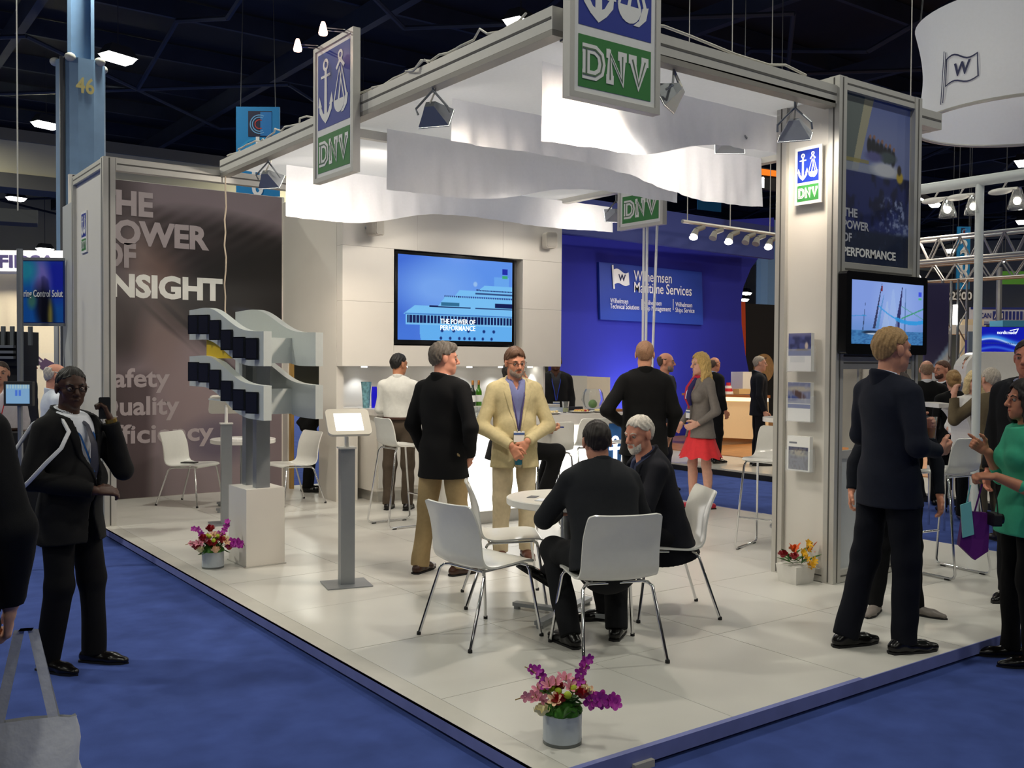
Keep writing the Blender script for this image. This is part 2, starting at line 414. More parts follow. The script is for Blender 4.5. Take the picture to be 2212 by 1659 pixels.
sbm = thing('canopy_beam', 'right canopy beam running back behind the poster tower', 'beam', (7.36, 4.41, ZB-.065), group='canopy beams')
rail(sbm, (0, 0, 0), (0, 5.30, 0), .09, .13, 'rail')
# fabric canopy
b = MB(); nx, ny = 24, 30
vs = [(3.77*i/nx, 5.25*j/ny, -.015*math.sin(math.pi*i/nx)*abs(math.sin(math.pi*j/ny*4.8))) for j in range(ny+1) for i in range(nx+1)]
b.add(vs, [(j*(nx+1)+i, j*(nx+1)+i+1, (j+1)*(nx+1)+i+1, (j+1)*(nx+1)+i) for j in range(ny) for i in range(nx)])
cn = b.build('fabric_canopy', M_fabric, loc=(3.53, 4.42, 3.60), smooth=60)
tag(cn, 'flat white fabric stretched over the booth between the canopy beams', 'canopy')
# hanging valances
def valance(y, x0, x1, ztop, zbot, label, seed):
    rs = random.Random(seed); n = 90; mrows = 10; b = MB(); vs = []
    ph = [rs.uniform(0, 6.28) for _ in range(6)]
    for j in range(mrows+1):
        for i in range(n+1):
            t = i/n; x = x0+(x1-x0)*t; zb_ = zbot(t); z = ztop+(zb_-ztop)*j/mrows; k = j/mrows
            wr = .012*math.sin(11*x+ph[0])+.008*math.sin(23*x+ph[1]+k*2)+.006*math.sin(41*x+ph[2]-3*k)+.03*math.sin(2.1*x+ph[3])
            vs.append((x, wr*(.25+.9*k), z))
    b.add(vs, [(j*(n+1)+i, j*(n+1)+i+1, (j+1)*(n+1)+i+1, (j+1)*(n+1)+i) for j in range(mrows) for i in range(n)])
    cx = (x0+x1)/2; b.v = [(p[0]-cx, p[1], p[2]-ztop) for p in b.v]
    o = b.build('fabric_valance', M_fabric, loc=(cx, y, ztop), smooth=80)
    return tag(o, label, 'valance', 'white fabric valances under the canopy')
def interp(pts):
    xs = np.array([p[0] for p in pts]); zs = np.array([p[1] for p in pts]); dense = np.linspace(0, 1, 200); v = np.interp(dense, xs, zs)
    k = np.hanning(31); k /= k.sum(); v = np.convolve(np.pad(v, 15, mode='edge'), k, 'valid')
    return lambda t: float(np.interp(t, dense, v))
def vz(y, pix, x0, x1):   # outline pixels on the plane y -> normalized
    out = []
    for px, py in pix:
        p = at_y(px, py, y); out.append(((p.x-x0)/(x1-x0), p.z))
    return interp(out)
for y, pa, pb, pix, lab, sd in (
    (4.93, 1168, 1690, [(1168,305),(1260,318),(1330,332),(1400,336),(1450,325),(1500,314),(1560,312),(1640,322),(1690,330)], 'nearest bright white valance hanging just behind the front emblem panel', 1),
    (6.01, 977, 1645, [(977,303),(1060,318),(1170,335),(1300,362),(1380,385),(1450,412),(1520,432),(1600,443),(1645,447)], 'second valance from the front, its lit pleated end beside the poster tower', 2),
    (7.12, 835, 1465, [(835,410),(930,420),(1040,430),(1110,425),(1200,408),(1300,412),(1400,430),(1465,438)], 'third valance from the front with an arched lower edge above the screen', 3),
    (9.03, 619, 1323, [(619,466),(700,478),(770,484),(830,478),(900,464),(960,462),(1050,470),(1120,482),(1200,494),(1323,502)], 'rearmost long white valance hanging in front of the screen wall', 4)):
    x0, x1 = at_y(pa, 300, y).x, at_y(pb, 300, y).x
    valance(y, x0, x1, 3.58, vz(y, pix, x0, x1), lab, sd)

# ---------------------------------------------------------------- emblem panels (anchor, scales, DNV)
M_dblue = mat('emblem_blue', rgb(22,48,150), .4); M_dgreen = mat('emblem_green', rgb(52,128,62), .45); M_dwhite = mat('emblem_white', rgb(238,238,234), .4)
def emblem_prints(parent, W, H, y, s=1.0):
    """W x H face centred in x, from z=0; y = face plane (front is -y)"""
    mx = W*.10; e = .0015*s
    zb1 = H*.385; zg1 = H*.335
    bl = MB().box(-W/2+mx, W/2-mx, y-e, y, zb1, H-W*.1).build('blue_field', M_dblue, parent)
    gr = MB().box(-W/2+mx, W/2-mx, y-e, y, W*.1, zg1).build('green_field', M_dgreen, parent)
    bw = W-2*mx; bh = H-W*.1-zb1
    # anchor
    b = MB(); cx = -bw*.24; z = lambda t: zb1+bh*t; k = bw
    stroke(b, arc(cx, z(.83), k*.065, 0, 360, 16), k*.045, y-3*e-0.00011, y-e)
    b.prism([(cx-k*.15, z(.70)), (cx+k*.15, z(.70)), (cx+k*.15, z(.665)), (cx-k*.15, z(.665))], y-3*e-0.00022, y-e)
    b.prism([(cx-k*.033, z(.78)), (cx+k*.033, z(.78)), (cx+k*.045, z(.15)), (cx-k*.045, z(.15))], y-3*e-0.00033, y-e)
    out = [(cx-k*.21, z(.38)), (cx-k*.195, z(.22)), (cx-k*.11, z(.13)), (cx, z(.055)), (cx+k*.11, z(.13)), (cx+k*.195, z(.22)), (cx+k*.21, z(.38)), (cx+k*.13, z(.27)), (cx+k*.08, z(.20)), (cx, z(.17)), (cx-k*.08, z(.20)), (cx-k*.13, z(.27))]
    for i in range(1, 5): b.prism([out[i], out[i+1], out[11-i], out[12-i]], y-3*e-0.00044, y-e)
    b.prism([out[0], out[1], out[11]], y-3*e-0.00055, y-e); b.prism([out[5], out[6], out[7]], y-3*e-0.00066, y-e)
    b.prism([(cx-k*.235, z(.30)), (cx-k*.20, z(.44)), (cx-k*.12, z(.29))], y-3*e-0.00077, y-e); b.prism([(cx+k*.235, z(.30)), (cx+k*.20, z(.44)), (cx+k*.12, z(.29))], y-3*e-0.00088, y-e)
    b.build('anchor_mark', M_dwhite, bl)
    # scales
    b = MB(); cx = bw*.22
    stroke(b, arc(cx, z(.86), k*.055, 0, 360, 16), k*.04, y-3*e-0.00000, y-e)
    stroke(b, [(cx-k*.12, z(.70)), (cx-k*.02, z(.79)), (cx+k*.02, z(.79)), (cx+k*.12, z(.70))], k*.05, y-3*e-0.00011, y-e)
    stroke(b, [(cx-k*.185, z(.30)), (cx-k*.03, z(.70)), (cx+k*.11, z(.30))], k*.032, y-3*e-0.00022, y-e)
    stroke(b, [(cx-k*.05, z(.28)), (cx+k*.05, z(.70)), (cx+k*.19, z(.30))], k*.045, y-3*e-0.00033, y-e)
    b.prism([(cx-k*.2, z(.30)), (cx+k*.13, z(.30))]+[(p[0], p[1]) for p in arc(cx-k*.035, z(.30), k*.165, 0, -180, 10, bh*.17)][1:-1], y-3*e-0.00044, y-e)
    b.prism([(cx+k*.15, z(.31)), (cx+k*.235, z(.33)), (cx+k*.20, z(.2)), (cx+k*.1, z(.12)), (cx+k*.02, z(.12)), (cx+k*.1, z(.18))], y-3*e-0.00055, y-e)
    b.build('scales_mark', M_dwhite, bl)
    # DNV with an inline stripe
    gh = zg1-W*.1; gz = W*.1; lw_ = bw*.062
    def Z(t): return gz+gh*t
    def Xx(t): return -bw/2+bw*t
    D = [[(Xx(.10), Z(.25)), (Xx(.10), Z(.75))], [(Xx(.05), Z(.75)), (Xx(.22), Z(.75)), (Xx(.29), Z(.66)), (Xx(.31), Z(.5)), (Xx(.29), Z(.34)), (Xx(.22), Z(.25)), (Xx(.05), Z(.25))]]
    Nn = [[(Xx(.42), Z(.25)), (Xx(.42), Z(.75)), (Xx(.59), Z(.25)), (Xx(.59), Z(.75))], [(Xx(.37), Z(.25)), (Xx(.47), Z(.25))], [(Xx(.37), Z(.75)), (Xx(.43), Z(.75))], [(Xx(.53), Z(.75)), (Xx(.65), Z(.75))]]
    Vv = [[(Xx(.73), Z(.75)), (Xx(.82), Z(.25)), (Xx(.91), Z(.75))], [(Xx(.68), Z(.75)), (Xx(.79), Z(.75))], [(Xx(.86), Z(.75)), (Xx(.96), Z(.75))]]
    b = MB(); g_ = MB()
    for pl in D+Nn+Vv:
        stroke(b, pl, lw_*1.5, y-3*e, y-e)
    for pl in D[:2]+Nn[:1]+Vv[:1]: stroke(g_, pl, lw_*.26, y-4.2*e-.0012, y-3*e-.0008)
    b.build('letters_dnv', M_dwhite, gr); g_.build('inline_stripe', mat('inline_green', rgb(92,120,92), .5), gr)
def emblem_panel(label, loc, rz, W=.70, H=1.08, d=.05):
    t = thing('emblem_sign', label, 'sign', loc, rz, 'hanging emblem panels')
    MB().box(-W/2+.02, W/2-.02, -d/2+.006, d/2, .02, H-.02).build('board', M_dwhite, t)
    f = MB(); fw = .035
    for a in ((-W/2, W/2, 0, fw), (-W/2, W/2, H-fw, H)): f.box(a[0], a[1], -d/2-.006, d/2+.006, a[2], a[3])
    f.box(-W/2, -W/2+fw, -d/2-.006, d/2+.006, fw, H-fw); f.box(W/2-fw, W/2, -d/2-.006, d/2+.006, fw, H-fw)
    f.build('frame', M_alu, t)
    emblem_prints(t, W, H, -d/2+.005)
    return t
HALF = -math.pi/2
s1 = emblem_panel('emblem panel with anchor and DNV hung on the left canopy beam', (3.40, 7.01, 3.10), HALF)
s2 = emblem_panel('large emblem panel with DNV hung at the front corner, cut by the top edge', (3.815, 4.25, 3.155), 0)
s3 = emblem_panel('emblem panel on thin white rods above the end of the bar', (7.33, 7.69, 3.12), HALF)
b = MB()
for x, y, x2, y2 in ((.0, -.04, .0, -.04), (.0, -.09, .0, -.085), (.0, -.24, .0, -.13)):
    MB().tube([(x2, y2, P-3.12+.002), (x, y, .0)], .014, 8).build('rod', mat('white_rod', rgb(222,224,230), .4), s3, smooth=60)
for ch in s3.children:
    if ch.name.startswith('rod'): ch.rotation_euler = (0, 0, -HALF)

# small halogen arms on the left emblem panel
for k, (px, py) in enumerate(((643, 98), (698, 62))):
    p = at_x(px, py, 3.15 if k == 0 else 3.12)
    q = Vector((3.37, 7.28, 4.185)) if k == 0 else Vector((3.37, 6.80, 4.185))
    t = thing('arm_spotlight', ('left' if k == 0 else 'right')+' small halogen spot on a thin chrome arm above the left emblem panel', 'lamp', q, 0, 'halogen arm spots')
    d = p-q
    b = MB(); b.tube([(0,0,.01), d+Vector((0,0,.01))], .006, 6); b.tube([(0,.0,-.01), d+Vector((0,0,-.01))], .006, 6); b.build('arm', M_chrome, t)
    b = MB().lathe([(.012,.05),(.02,.03),(.034,-.03),(.03,-.045)], 12, d); b.build('glass_shade', mat('halogen_shade', (1,.45,.3), .3, emit=7.0, ecolor=(1,.55,.4)), t, smooth=60)
    b = MB().ball(d+Vector((0,0,-.02)), .022); b.build('bulb', mat('halogen_bulb', (1,.9,.8), .3, emit=40.0, ecolor=(1,.85,.7)), t, smooth=60)

# ---------------------------------------------------------------- floodlights clamped to the beams
def floodlight(label, loc, aim, power=0, lit=False, color=WARM, angle=95, cable=True):
    t = thing('floodlight', label, 'lamp', loc, 0, 'beam floodlights')
    a = Vector(aim)-Vector(loc); az = math.atan2(a.y, a.x); el = math.atan2(a.z, math.hypot(a.x, a.y))
    R = Matrix.Rotation(az, 4, 'Z') @ Matrix.Rotation(-el, 4, 'Y'); R.translation = (0, 0, -.14)
    prof = [(-.06, .03), (-.02, .05), (.06, .095), (.075, .10)]
    h = MB(); vs = []; fs = []
    for x, r in prof: vs += [R @ Vector((x, sy*r*1.15, sz*r*.8)) for sy, sz in ((-1,-1),(1,-1),(1,1),(-1,1))]
    for i in range(3): fs += [(i*4+k, i*4+(k+1) % 4, (i+1)*4+(k+1) % 4, (i+1)*4+k) for k in range(4)]
    fs.append((3,2,1,0)); h.add(vs, fs); h.build('reflector_box', M_silver if not lit else mat('lamp_grey', rgb(178,182,190), .4, metal=.3), t)
    g = MB(); g.add([R @ Vector((.068, sy*.098*1.15, sz*.098*.8)) for sy, sz in ((-1,-1),(1,-1),(1,1),(-1,1))], [(0,1,2,3)])
    g.build('front_glass', mat('flood_glow', (1,.95,.85), .4, emit=22.0, ecolor=(1,.92,.8)) if power > 0 else M_silver, t)
    b = MB(); b.tube([(0,0,.06), (0,0,.0), R @ Vector((-.03,.115,0)), R @ Vector((.02,.118,0))], .008, 6); b.tube([(0,0,.0), R @ Vector((-.03,-.115,0)), R @ Vector((.02,-.118,0))], .008, 6)
    b.build('yoke', M_silver, t)
    if cable: b = MB(); b.tube([R @ Vector((-.06,0,0)), (.03,.02,.0), (.05,.0,.12), (-.02,.08,.22), (-.05,.18,.16), (-.04,.3,.19)], .007, 6); b.build('cable', mat('white_cable', rgb(216,212,200), .5), t, smooth=60)
    if power > 0:
        f = a.normalized(); src = Vector(loc)+Vector((0,0,-.14))+f*.085
        area_light('flood_beam', src, src+f, .2, .13, power, color, angle)
    return t
floodlight('silver floodlight under the left canopy beam, right of the left emblem panel', (3.46, 5.66, 3.50), (4.0, 6.02, 3.05), 5)
floodlight('silver floodlight at the far end of the left canopy beam', (3.50, 8.62, 3.50), (4.2, 9.1, 2.9), 8)
floodlight('floodlight on the front canopy beam beside the front emblem panel', (4.42, 4.36, 3.50), (3.95, 5.2, 3.0), 12)
floodlight('lit floodlight at the tower end of the front canopy beam', (5.66, 4.40, 3.47), (6.02, 4.62, 2.75), 3.2, True, WARM, 110)
CANOPY_LAMPS = [((5.75, 5.06, 3.515), (6.6, 6.05, 3.15), 11, 'right end of the nearest valance'), ((7.44, 8.22, 3.49), (7.75, 9.03, 3.2), 7, 'emblem sign above the bar end'),
                ((5.45, 9.22, 3.515), (5.5, 9.80, 1.6), 1.1, 'left part of the rearmost valance'), ((7.0, 9.22, 3.515), (7.0, 9.80, 1.6), 1.1, 'right part of the rearmost valance'),  # unseen floods added to wash the screen wall
                ((4.55, 5.08, 3.515), (4.2, 5.6, 0), 20, 'left part of the nearest valance'), ((5.3, 7.62, 3.515), (5.0, 7.2, 0), 14, 'middle of the third valance'), ((4.50, 7.60, 3.515), (3.5, 11.4, 1.7), 16, 'left part of the third valance')]  # unseen floods added for the table, floor and poster
for k, (lo, aim, pwr, wh) in enumerate(CANOPY_LAMPS):
    floodlight('floodlight hidden behind the '+wh, lo, aim, pwr, True, (1,.90,.78), 140, False)
# cable lying along the left beam
b = MB(); rs = random.Random(3)
b.tube([(3.46+rs.uniform(-.03,.03), 4.6+i*.1, ZB+.012+abs(rs.gauss(0,.02))) for i in range(51)], .008, 6)
o = b.build('power_cable', MATS['white_cable'], smooth=60); tag(o, 'white cable lying loosely along the top of the left canopy beam', 'cable')
b = MB(); b.tube([(3.95, 4.34, ZB+.01), (4.3, 4.33, ZB+.06), (4.55, 4.34, ZB+.05), (4.95, 4.33, ZB+.012), (5.3, 4.34, ZB+.01), (5.5, 4.36, ZB+.05), (5.7, 4.34, ZB+.01)], .009, 6)
o = b.build('power_cable', MATS['white_cable'], smooth=60); tag(o, 'white cable looping over the front canopy beam', 'cable')
b = MB(); b.tube([(0, 0, 0)]+[(rs.uniform(-.012,.012), rs.uniform(-.012,.012), -1.55*i/12) for i in range(1, 13)], .008, 6)
p = at_y(487, 365, 9.68); pz = at_x(487, 365, 3.47)
o = b.build('power_cable', mat('tan_cable', rgb(196,180,158), .6), loc=(pz.x, pz.y, 3.60), smooth=60); tag(o, 'thin beige cable hanging from the beam end down to the display stand', 'cable')

# ---------------------------------------------------------------- poster tower (right)
tw = struct(thing('wall_tower', 'square aluminium framed tower with posters, screen and brochure holders', 'tower', (5.99, 4.27, P)))
TWX, TWY, TWH = 1.05, .55, 3.65
for x, y in ((.045, .045), (TWX-.045, .045), (.045, TWY-.045), (TWX-.045, TWY-.045)): rail(tw, (x, y, 0), (x, y, TWH), .09, .09, 'post')
for z in (.05, TWH-.045):
    rail(tw, (.09, .045, z), (TWX-.09, .045, z), .08, .09); rail(tw, (.045, .09, z), (.045, TWY-.09, z), .08, .09)
for z in (2.28, 1.60): rail(tw, (.09, .045, z), (TWX-.09, .045, z), .08, .09)
MB().box(.035, .055, .09, TWY-.09, .095, TWH-.09).build('panel', M_white, tw)
MB().box(TWX-.055, TWX-.035, .09, TWY-.09, 1.3, TWH-.09).build('panel', M_white, tw)
MB().box(.09, TWX-.09, .04, .06, 2.325, TWH-.09).build('poster_board', M_white, tw)
MB().box(.09, TWX-.09, .04, .06, .095, .90).build('panel', mat('pale_grey_panel', rgb(188,192,196), .5), tw)
MB().box(.09, TWX-.09, .03, .07, .90, .96).build('sill', M_alu, tw)
MB().box(.40, .43, .1, TWY-.1, .96, 1.56).build('inner_panel', M_white, tw)
MB().box(.09, TWX-.09, .05, .07, 1.64, 2.24).build('panel', M_white, tw)
# small emblem plate on its left face
pl = thing('emblem_plate', 'small emblem plate with DNV fixed to the left face of the poster tower', 'sign', (5.985, 4.52, at_x(1750, 440, 5.985).z), HALF, 'small emblem plates')
Wp, Hp = .235, at_x(1750, 316, 5.985).z-at_x(1750, 440, 5.985).z
MB().box(-Wp/2, Wp/2, -.008, .004, 0, Hp).build('plate', M_dwhite, pl); emblem_prints(pl, Wp, Hp, -.0085, .6)
zA = at_x(188, 540, 2.31).z
pl2 = thing('emblem_plate', 'small emblem plate with DNV on the white side wall beside the hall column', 'sign', (2.352, 10.62, zA), HALF, 'small emblem plates')
MB().box(-Wp/2, Wp/2, -.008, .004, 0, .42).build('plate', M_dwhite, pl2); emblem_prints(pl2, Wp, .42, -.0085, .6)

# brochure holders with brochures
M_acr = mat('clear_acrylic', (.9,.94,.96), .05, alpha=.14)
M_print = mat('printed_colour', attr='Col', rough=.35)
M_paper = mat('paper_white', rgb(232,232,230), .6)
def broch1(U, V):
    C = np.tile(L3(232,232,234), (len(U), 1)); top = (V > .52).astype(float)
    C = mixc(C, (84,92,150), top); C = mixc(C, (58,62,104), top*step(vnoise(U,V,9,1), .3, .9)); C = mixc(C, (120,120,160), top*step(V, .85, 1.0))
    C = mixc(C, (205,190,180), blob(U, V, .80, .66, .07, .10, .6)); C = mixc(C, (60,40,50), blob(U, V, .62, .56, .3, .02, .5))
    C = mixc(C, (38,70,150), ((V > .41) & (V < .52)).astype(float)); C = mixc(C, (214,216,222), ((V > .22) & (V < .38) & (U > .08) & (U < .75)).astype(float))
    return C
def broch2(U, V):
    C = np.tile(L3(234,234,234), (len(U), 1)); top = (V > .45).astype(float)
    C = mixc(C, (120,126,160), top); C = mixc(C, (176,170,160), top*blob(U, V, .5, .83, .6, .07, .8)); C = mixc(C, (90,70,70), blob(U, V, .5, .68, .28, .09, .6, -15))
    C = mixc(C, (60,76,140), blob(U, V, .2, .58, .25, .07, .8)); C = mixc(C, (150,154,180), top*step(vnoise(U,V,14,2), .55, .9)*.6)
    C = mixc(C, (38,70,150), ((V > .33) & (V < .43)).astype(float)); return C
def broch3(U, V):
    C = np.tile(L3(238,238,236), (len(U), 1)); pic = ((V < .68) & (V > .03) & (U > .05) & (U < .95)).astype(float)
    C = mixc(C, (96,100,124), pic); C = mixc(C, (150,140,126), pic*blob(U, V, .55, .52, .4, .1, .8)); C = mixc(C, (60,62,80), pic*step(vnoise(U,V,16,3), .5, .8)*.8)
    C = mixc(C, (120,124,134), ((V > .78) & (V < .83) & (U > .08) & (U < .45)).astype(float)); return C
for k, (py0, py1, fn, lab) in enumerate(((720, 803, broch1, 'topmost brochure holder on the tower with a ship cover'), (826, 911, broch2, 'middle brochure holder on the tower with a coast view cover'), (942, 1018, broch3, 'lowest brochure holder on the tower with a white titled cover'))):
    zt, zb_ = at_x(1735, py0, 5.98).z, at_x(1735, py1, 5.98).z; h = zt-zb_; Wb = .20
    t = thing('brochure_holder', lab, 'brochure holder', (5.985, 4.545, zb_), HALF, 'tower brochure holders')
    b = MB(); hh = h*.66; b.box(-Wb/2-.008, Wb/2+.008, -.055, -.052, 0, hh*.9); b.box(-Wb/2-.008, Wb/2+.008, -.052, 0, 0, .004); b.box(-Wb/2-.01, -Wb/2-.008, -.055, 0, 0, hh); b.box(Wb/2+.008, Wb/2+.01, -.055, 0, 0, hh); b.build('acrylic_pocket', M_acr, t)
    MB().box(-Wb/2, Wb/2, -.045, -.008, .006, h).build('brochure', M_paper, t)
    painted('cover', Wb, h-.006, 40, 56, fn, M_print, t, (0, -.0465, .006))
    text(('ship register news', 'coastal register news', 'LNG for shipping')[k], .014, M_wtext if k < 2 else mat('grey_print', rgb(120,124,130), .6), t, (-Wb/2+.012, -.0475, h*(.45 if k == 0 else .365 if k == 1 else .88)), bold=0, width=.13) if False else None

# sail poster
def sail_poster(U, V):
    n = .6*vnoise(U, V*1.5, 9, 5)+.4*vnoise(U, V, 25, 15); n2 = .5*vnoise(U+.3*V, V*1.6, 22, 6)+.3*vnoise(U, V*1.6, 45, 16)+.2*vnoise(U, V*1.6, 80, 17)
    C = np.tile(L3(120,132,180), (len(U), 1)); C = mixc(C, (92,108,170), step(V, .75, 1.0))
    C = mixc(C, (168,164,138), ((U < .42-.55*(1-V)*.9+.02)*1.0)); C = mixc(C, (92,104,104), ((U < .27-.3*(1-V)+.1*(V-.6))*1.0)*.9)
    hull = step(V, .56, .54); C = mixc(C, (34,46,108), hull); C = mixc(C, (16,24,64), hull*step(n, .4, .75))
    C = mixc(C, (150,158,176), ((V > .545) & (V < .60-.0*U) & (U < .82)).astype(float)*.8); C = mixc(C, (205,208,216), blob(U, V, .62, .585, .2, .045, .6))
    C = mixc(C, (150,140,80), ((V > .60) & (V < .625) & (U < .38)).astype(float)*.8)
    for i in range(7):
        x = .38+i*.06; y = .735-.008*i+.01*(i % 2)
        C = mixc(C, (28,30,44), blob(U, V, x, y-.02, .035, .05, .5)); C = mixc(C, (150,110,96), blob(U, V, x+.012, y+.035, .017, .013, .5))
    C = mixc(C, (70,84,90), blob(U, V, .66, .665, .13, .035, .5)); C = mixc(C, (92,92,150), blob(U, V, .45, .655, .12, .03, .7))
    C = mixc(C, (196,168,60), blob(U, V, .85, .555, .05, .035, .5)); C = mixc(C, (60,50,40), blob(U, V, .84, .60, .03, .03, .6))
    sp = step(V, .44, .40)*step(V, .1, .2)*step(U, .35, .8); C = mixc(C, (170,182,214), sp*step(n2, .45, .8)*.9)
    C = mixc(C, (110,128,180), step(V, .45, .3)*step(U, .6, 1.0)*.35)
    sea = step(V, .22, .18); C = mixc(C, (26,38,66), sea); C = mixc(C, (60,76,110), sea*step(n2, .55, .9)*.5)
    return C
pw_, ph_ = TWX-.2, TWH-.09-2.335
painted('sail_print', pw_, ph_, 150, 230, sail_poster, mat('poster_print', attr='Col', rough=.4), tw, (TWX/2, .0385, 2.335))
M_gtext = mat('print_palegrey', rgb(186,188,196), .5)
xl = .115; zz = lambda py: at_y(1870, py, 4.31).z-P
for s, py, mt, sz_ in (('THE', 473, M_gtext, .086), ('POWER', 499, M_gtext, .086), ('OF', 526, M_gtext, .086), ('PERFORMANCE', 556, M_wtext, .086)):
    text(s, sz_, mt, tw, (xl, .0365, zz(py)), bold=.028, name='lettering', width={'THE': .17, 'POWER': .315, 'OF': .105, 'PERFORMANCE': .665}[s])

# ---------------------------------------------------------------- screens
M_bezel = mat('bezel_black', (.008,.008,.009), .12, spec=.6)
M_scr = mat('screen_picture', attr='Col', rough=.2, emit=.95, spec=.4, screen=True)
def tv(label, loc, rz, W, H, fn, nx, ny, bez=.035, d=.07, bot=.05):
    t = thing('television', label, 'television', loc, rz)
    MB().prism(rrect(-W/2, W/2, 0, H, .02), -d, 0).build('cabinet', M_bezel, t)
    painted('screen', W-2*bez, H-bez-bot, nx, ny, fn, M_scr, t, (0, -d-.002, bot))
    return t
def ship_scene(U, V):
    C = np.tile(L3(92,146,236), (len(U), 1)); C = mixc(C, (66,110,214), step(U, .5, 0)); C = mixc(C, (116,164,240), blob(U, V, .33, .62, .3, .25, 1.2))
    C = mixc(C, (70,120,220), step(V, .35, 0)*step(U, .25, 0.05))
    white = (120,192,246); pale = (100,176,242); dark = (16,28,84)
    def poly(lo, hi, xl): return ((V > lo) & (V < hi) & (U > xl)).astype(float)
    C = mixc(C, pale, ((V < .19+.0*U) & (U > .19+.03*(1-V/.19)**2*0+.07*np.clip(V-.1, 0, 1))).astype(float)); C = mixc(C, pale, ((V < .2) & (V > .0) & (U > .18+.25*(.2-V)*0) & (U > .17+np.clip(.2-V, 0, .2)*.1)).astype(float))
    C = mixc(C, white, poly(.18, .31, .065)); C = mixc(C, dark, ((V > .205) & (V < .295) & (U > .075) & (np.mod(U*34, 1) > .22)).astype(float))
    C = mixc(C, white, ((V > .30) & (V < .41) & (U > .04+.9*(V-.30))).astype(float)); C = mixc(C, (70,130,205), ((V > .305) & (V < .318) & (U > .06)).astype(float))
    C = mixc(C, dark, ((V > .395) & (V < .415) & (U > .26) & (U < .62)).astype(float)); C = mixc(C, dark, ((V > .395) & (V < .415) & (U > .66)).astype(float)*.8)
    C = mixc(C, white, ((V > .41) & (V < .53) & (U > .34+.5*(V-.42))).astype(float)); C = mixc(C, (48,110,150), ((V > .42) & (V < .46) & (U > .36) & (U < .52)).astype(float))
    C = mixc(C, dark, ((V > .42) & (V < .475) & (U > .84)).astype(float)); C = mixc(C, dark, ((V > .525) & (V < .548) & (U > .38) & (np.mod(U*60, 1) > .3)).astype(float))
    C = mixc(C, white, ((V > .545) & (V < .62) & (U > .48+.6*(V-.55))).astype(float)); C = mixc(C, dark, ((V > .575) & (V < .60) & (U > .66)).astype(float)*.7)
    C = mixc(C, dark, ((V > .615) & (V < .64) & (U > .67) & (np.mod(U*70, 1) > .25)).astype(float)); C = mixc(C, white, ((V > .635) & (V < .69) & (U > .70+.9*(V-.64))).astype(float))
    C = mixc(C, white, ((V > .69) & (V < .80) & (U > .83) & (U < .97)).astype(float)*.45); C = mixc(C, (150,190,240), blob(U, V, .66, .70, .018, .03, .5))
    for x in (.36, .44, .52, .565, .61, .655, .73, .81): C = mixc(C, (22,50,120), blob(U, V, x, .028, .011, .02, .4))
    for x in (.37, .47, .60, .74, .83): C = mixc(C, (22,50,120), blob(U, V, x, .12, .013, .02, .4))
    C = mixc(C, (28,44,170), ((V > .84) & (V < .91) & (U > .905) & (U < .955)).astype(float)); C = mixc(C, (60,170,120), ((V > .79) & (V < .825) & (U > .905) & (U < .955)).astype(float))
    return C
tx0, tx1 = at_y(856, 640, yw).x, at_y(1114, 640, yw).x
tz0, tz1 = at_y(985, 745, yw).z, at_y(985, 551, yw).z
t1 = tv('large wall television showing a white cruise ship and the words THE POWER OF PERFORMANCE', ((tx0+tx1)/2, yw+.10, tz0), 0, tx1-tx0, tz1-tz0, ship_scene, 240, 140)
M_stext = mat('screen_text', (.85,.93,1), .4, emit=1.0)
for s, py in (('THE POWER OF', 699), ('PERFORMANCE', 713)):
    p = at_y(951, py, yw+.03); text(s, .085, M_stext, t1, (p.x-(tx0+tx1)/2, -.074, p.z-tz0), bold=.005, width=.50)
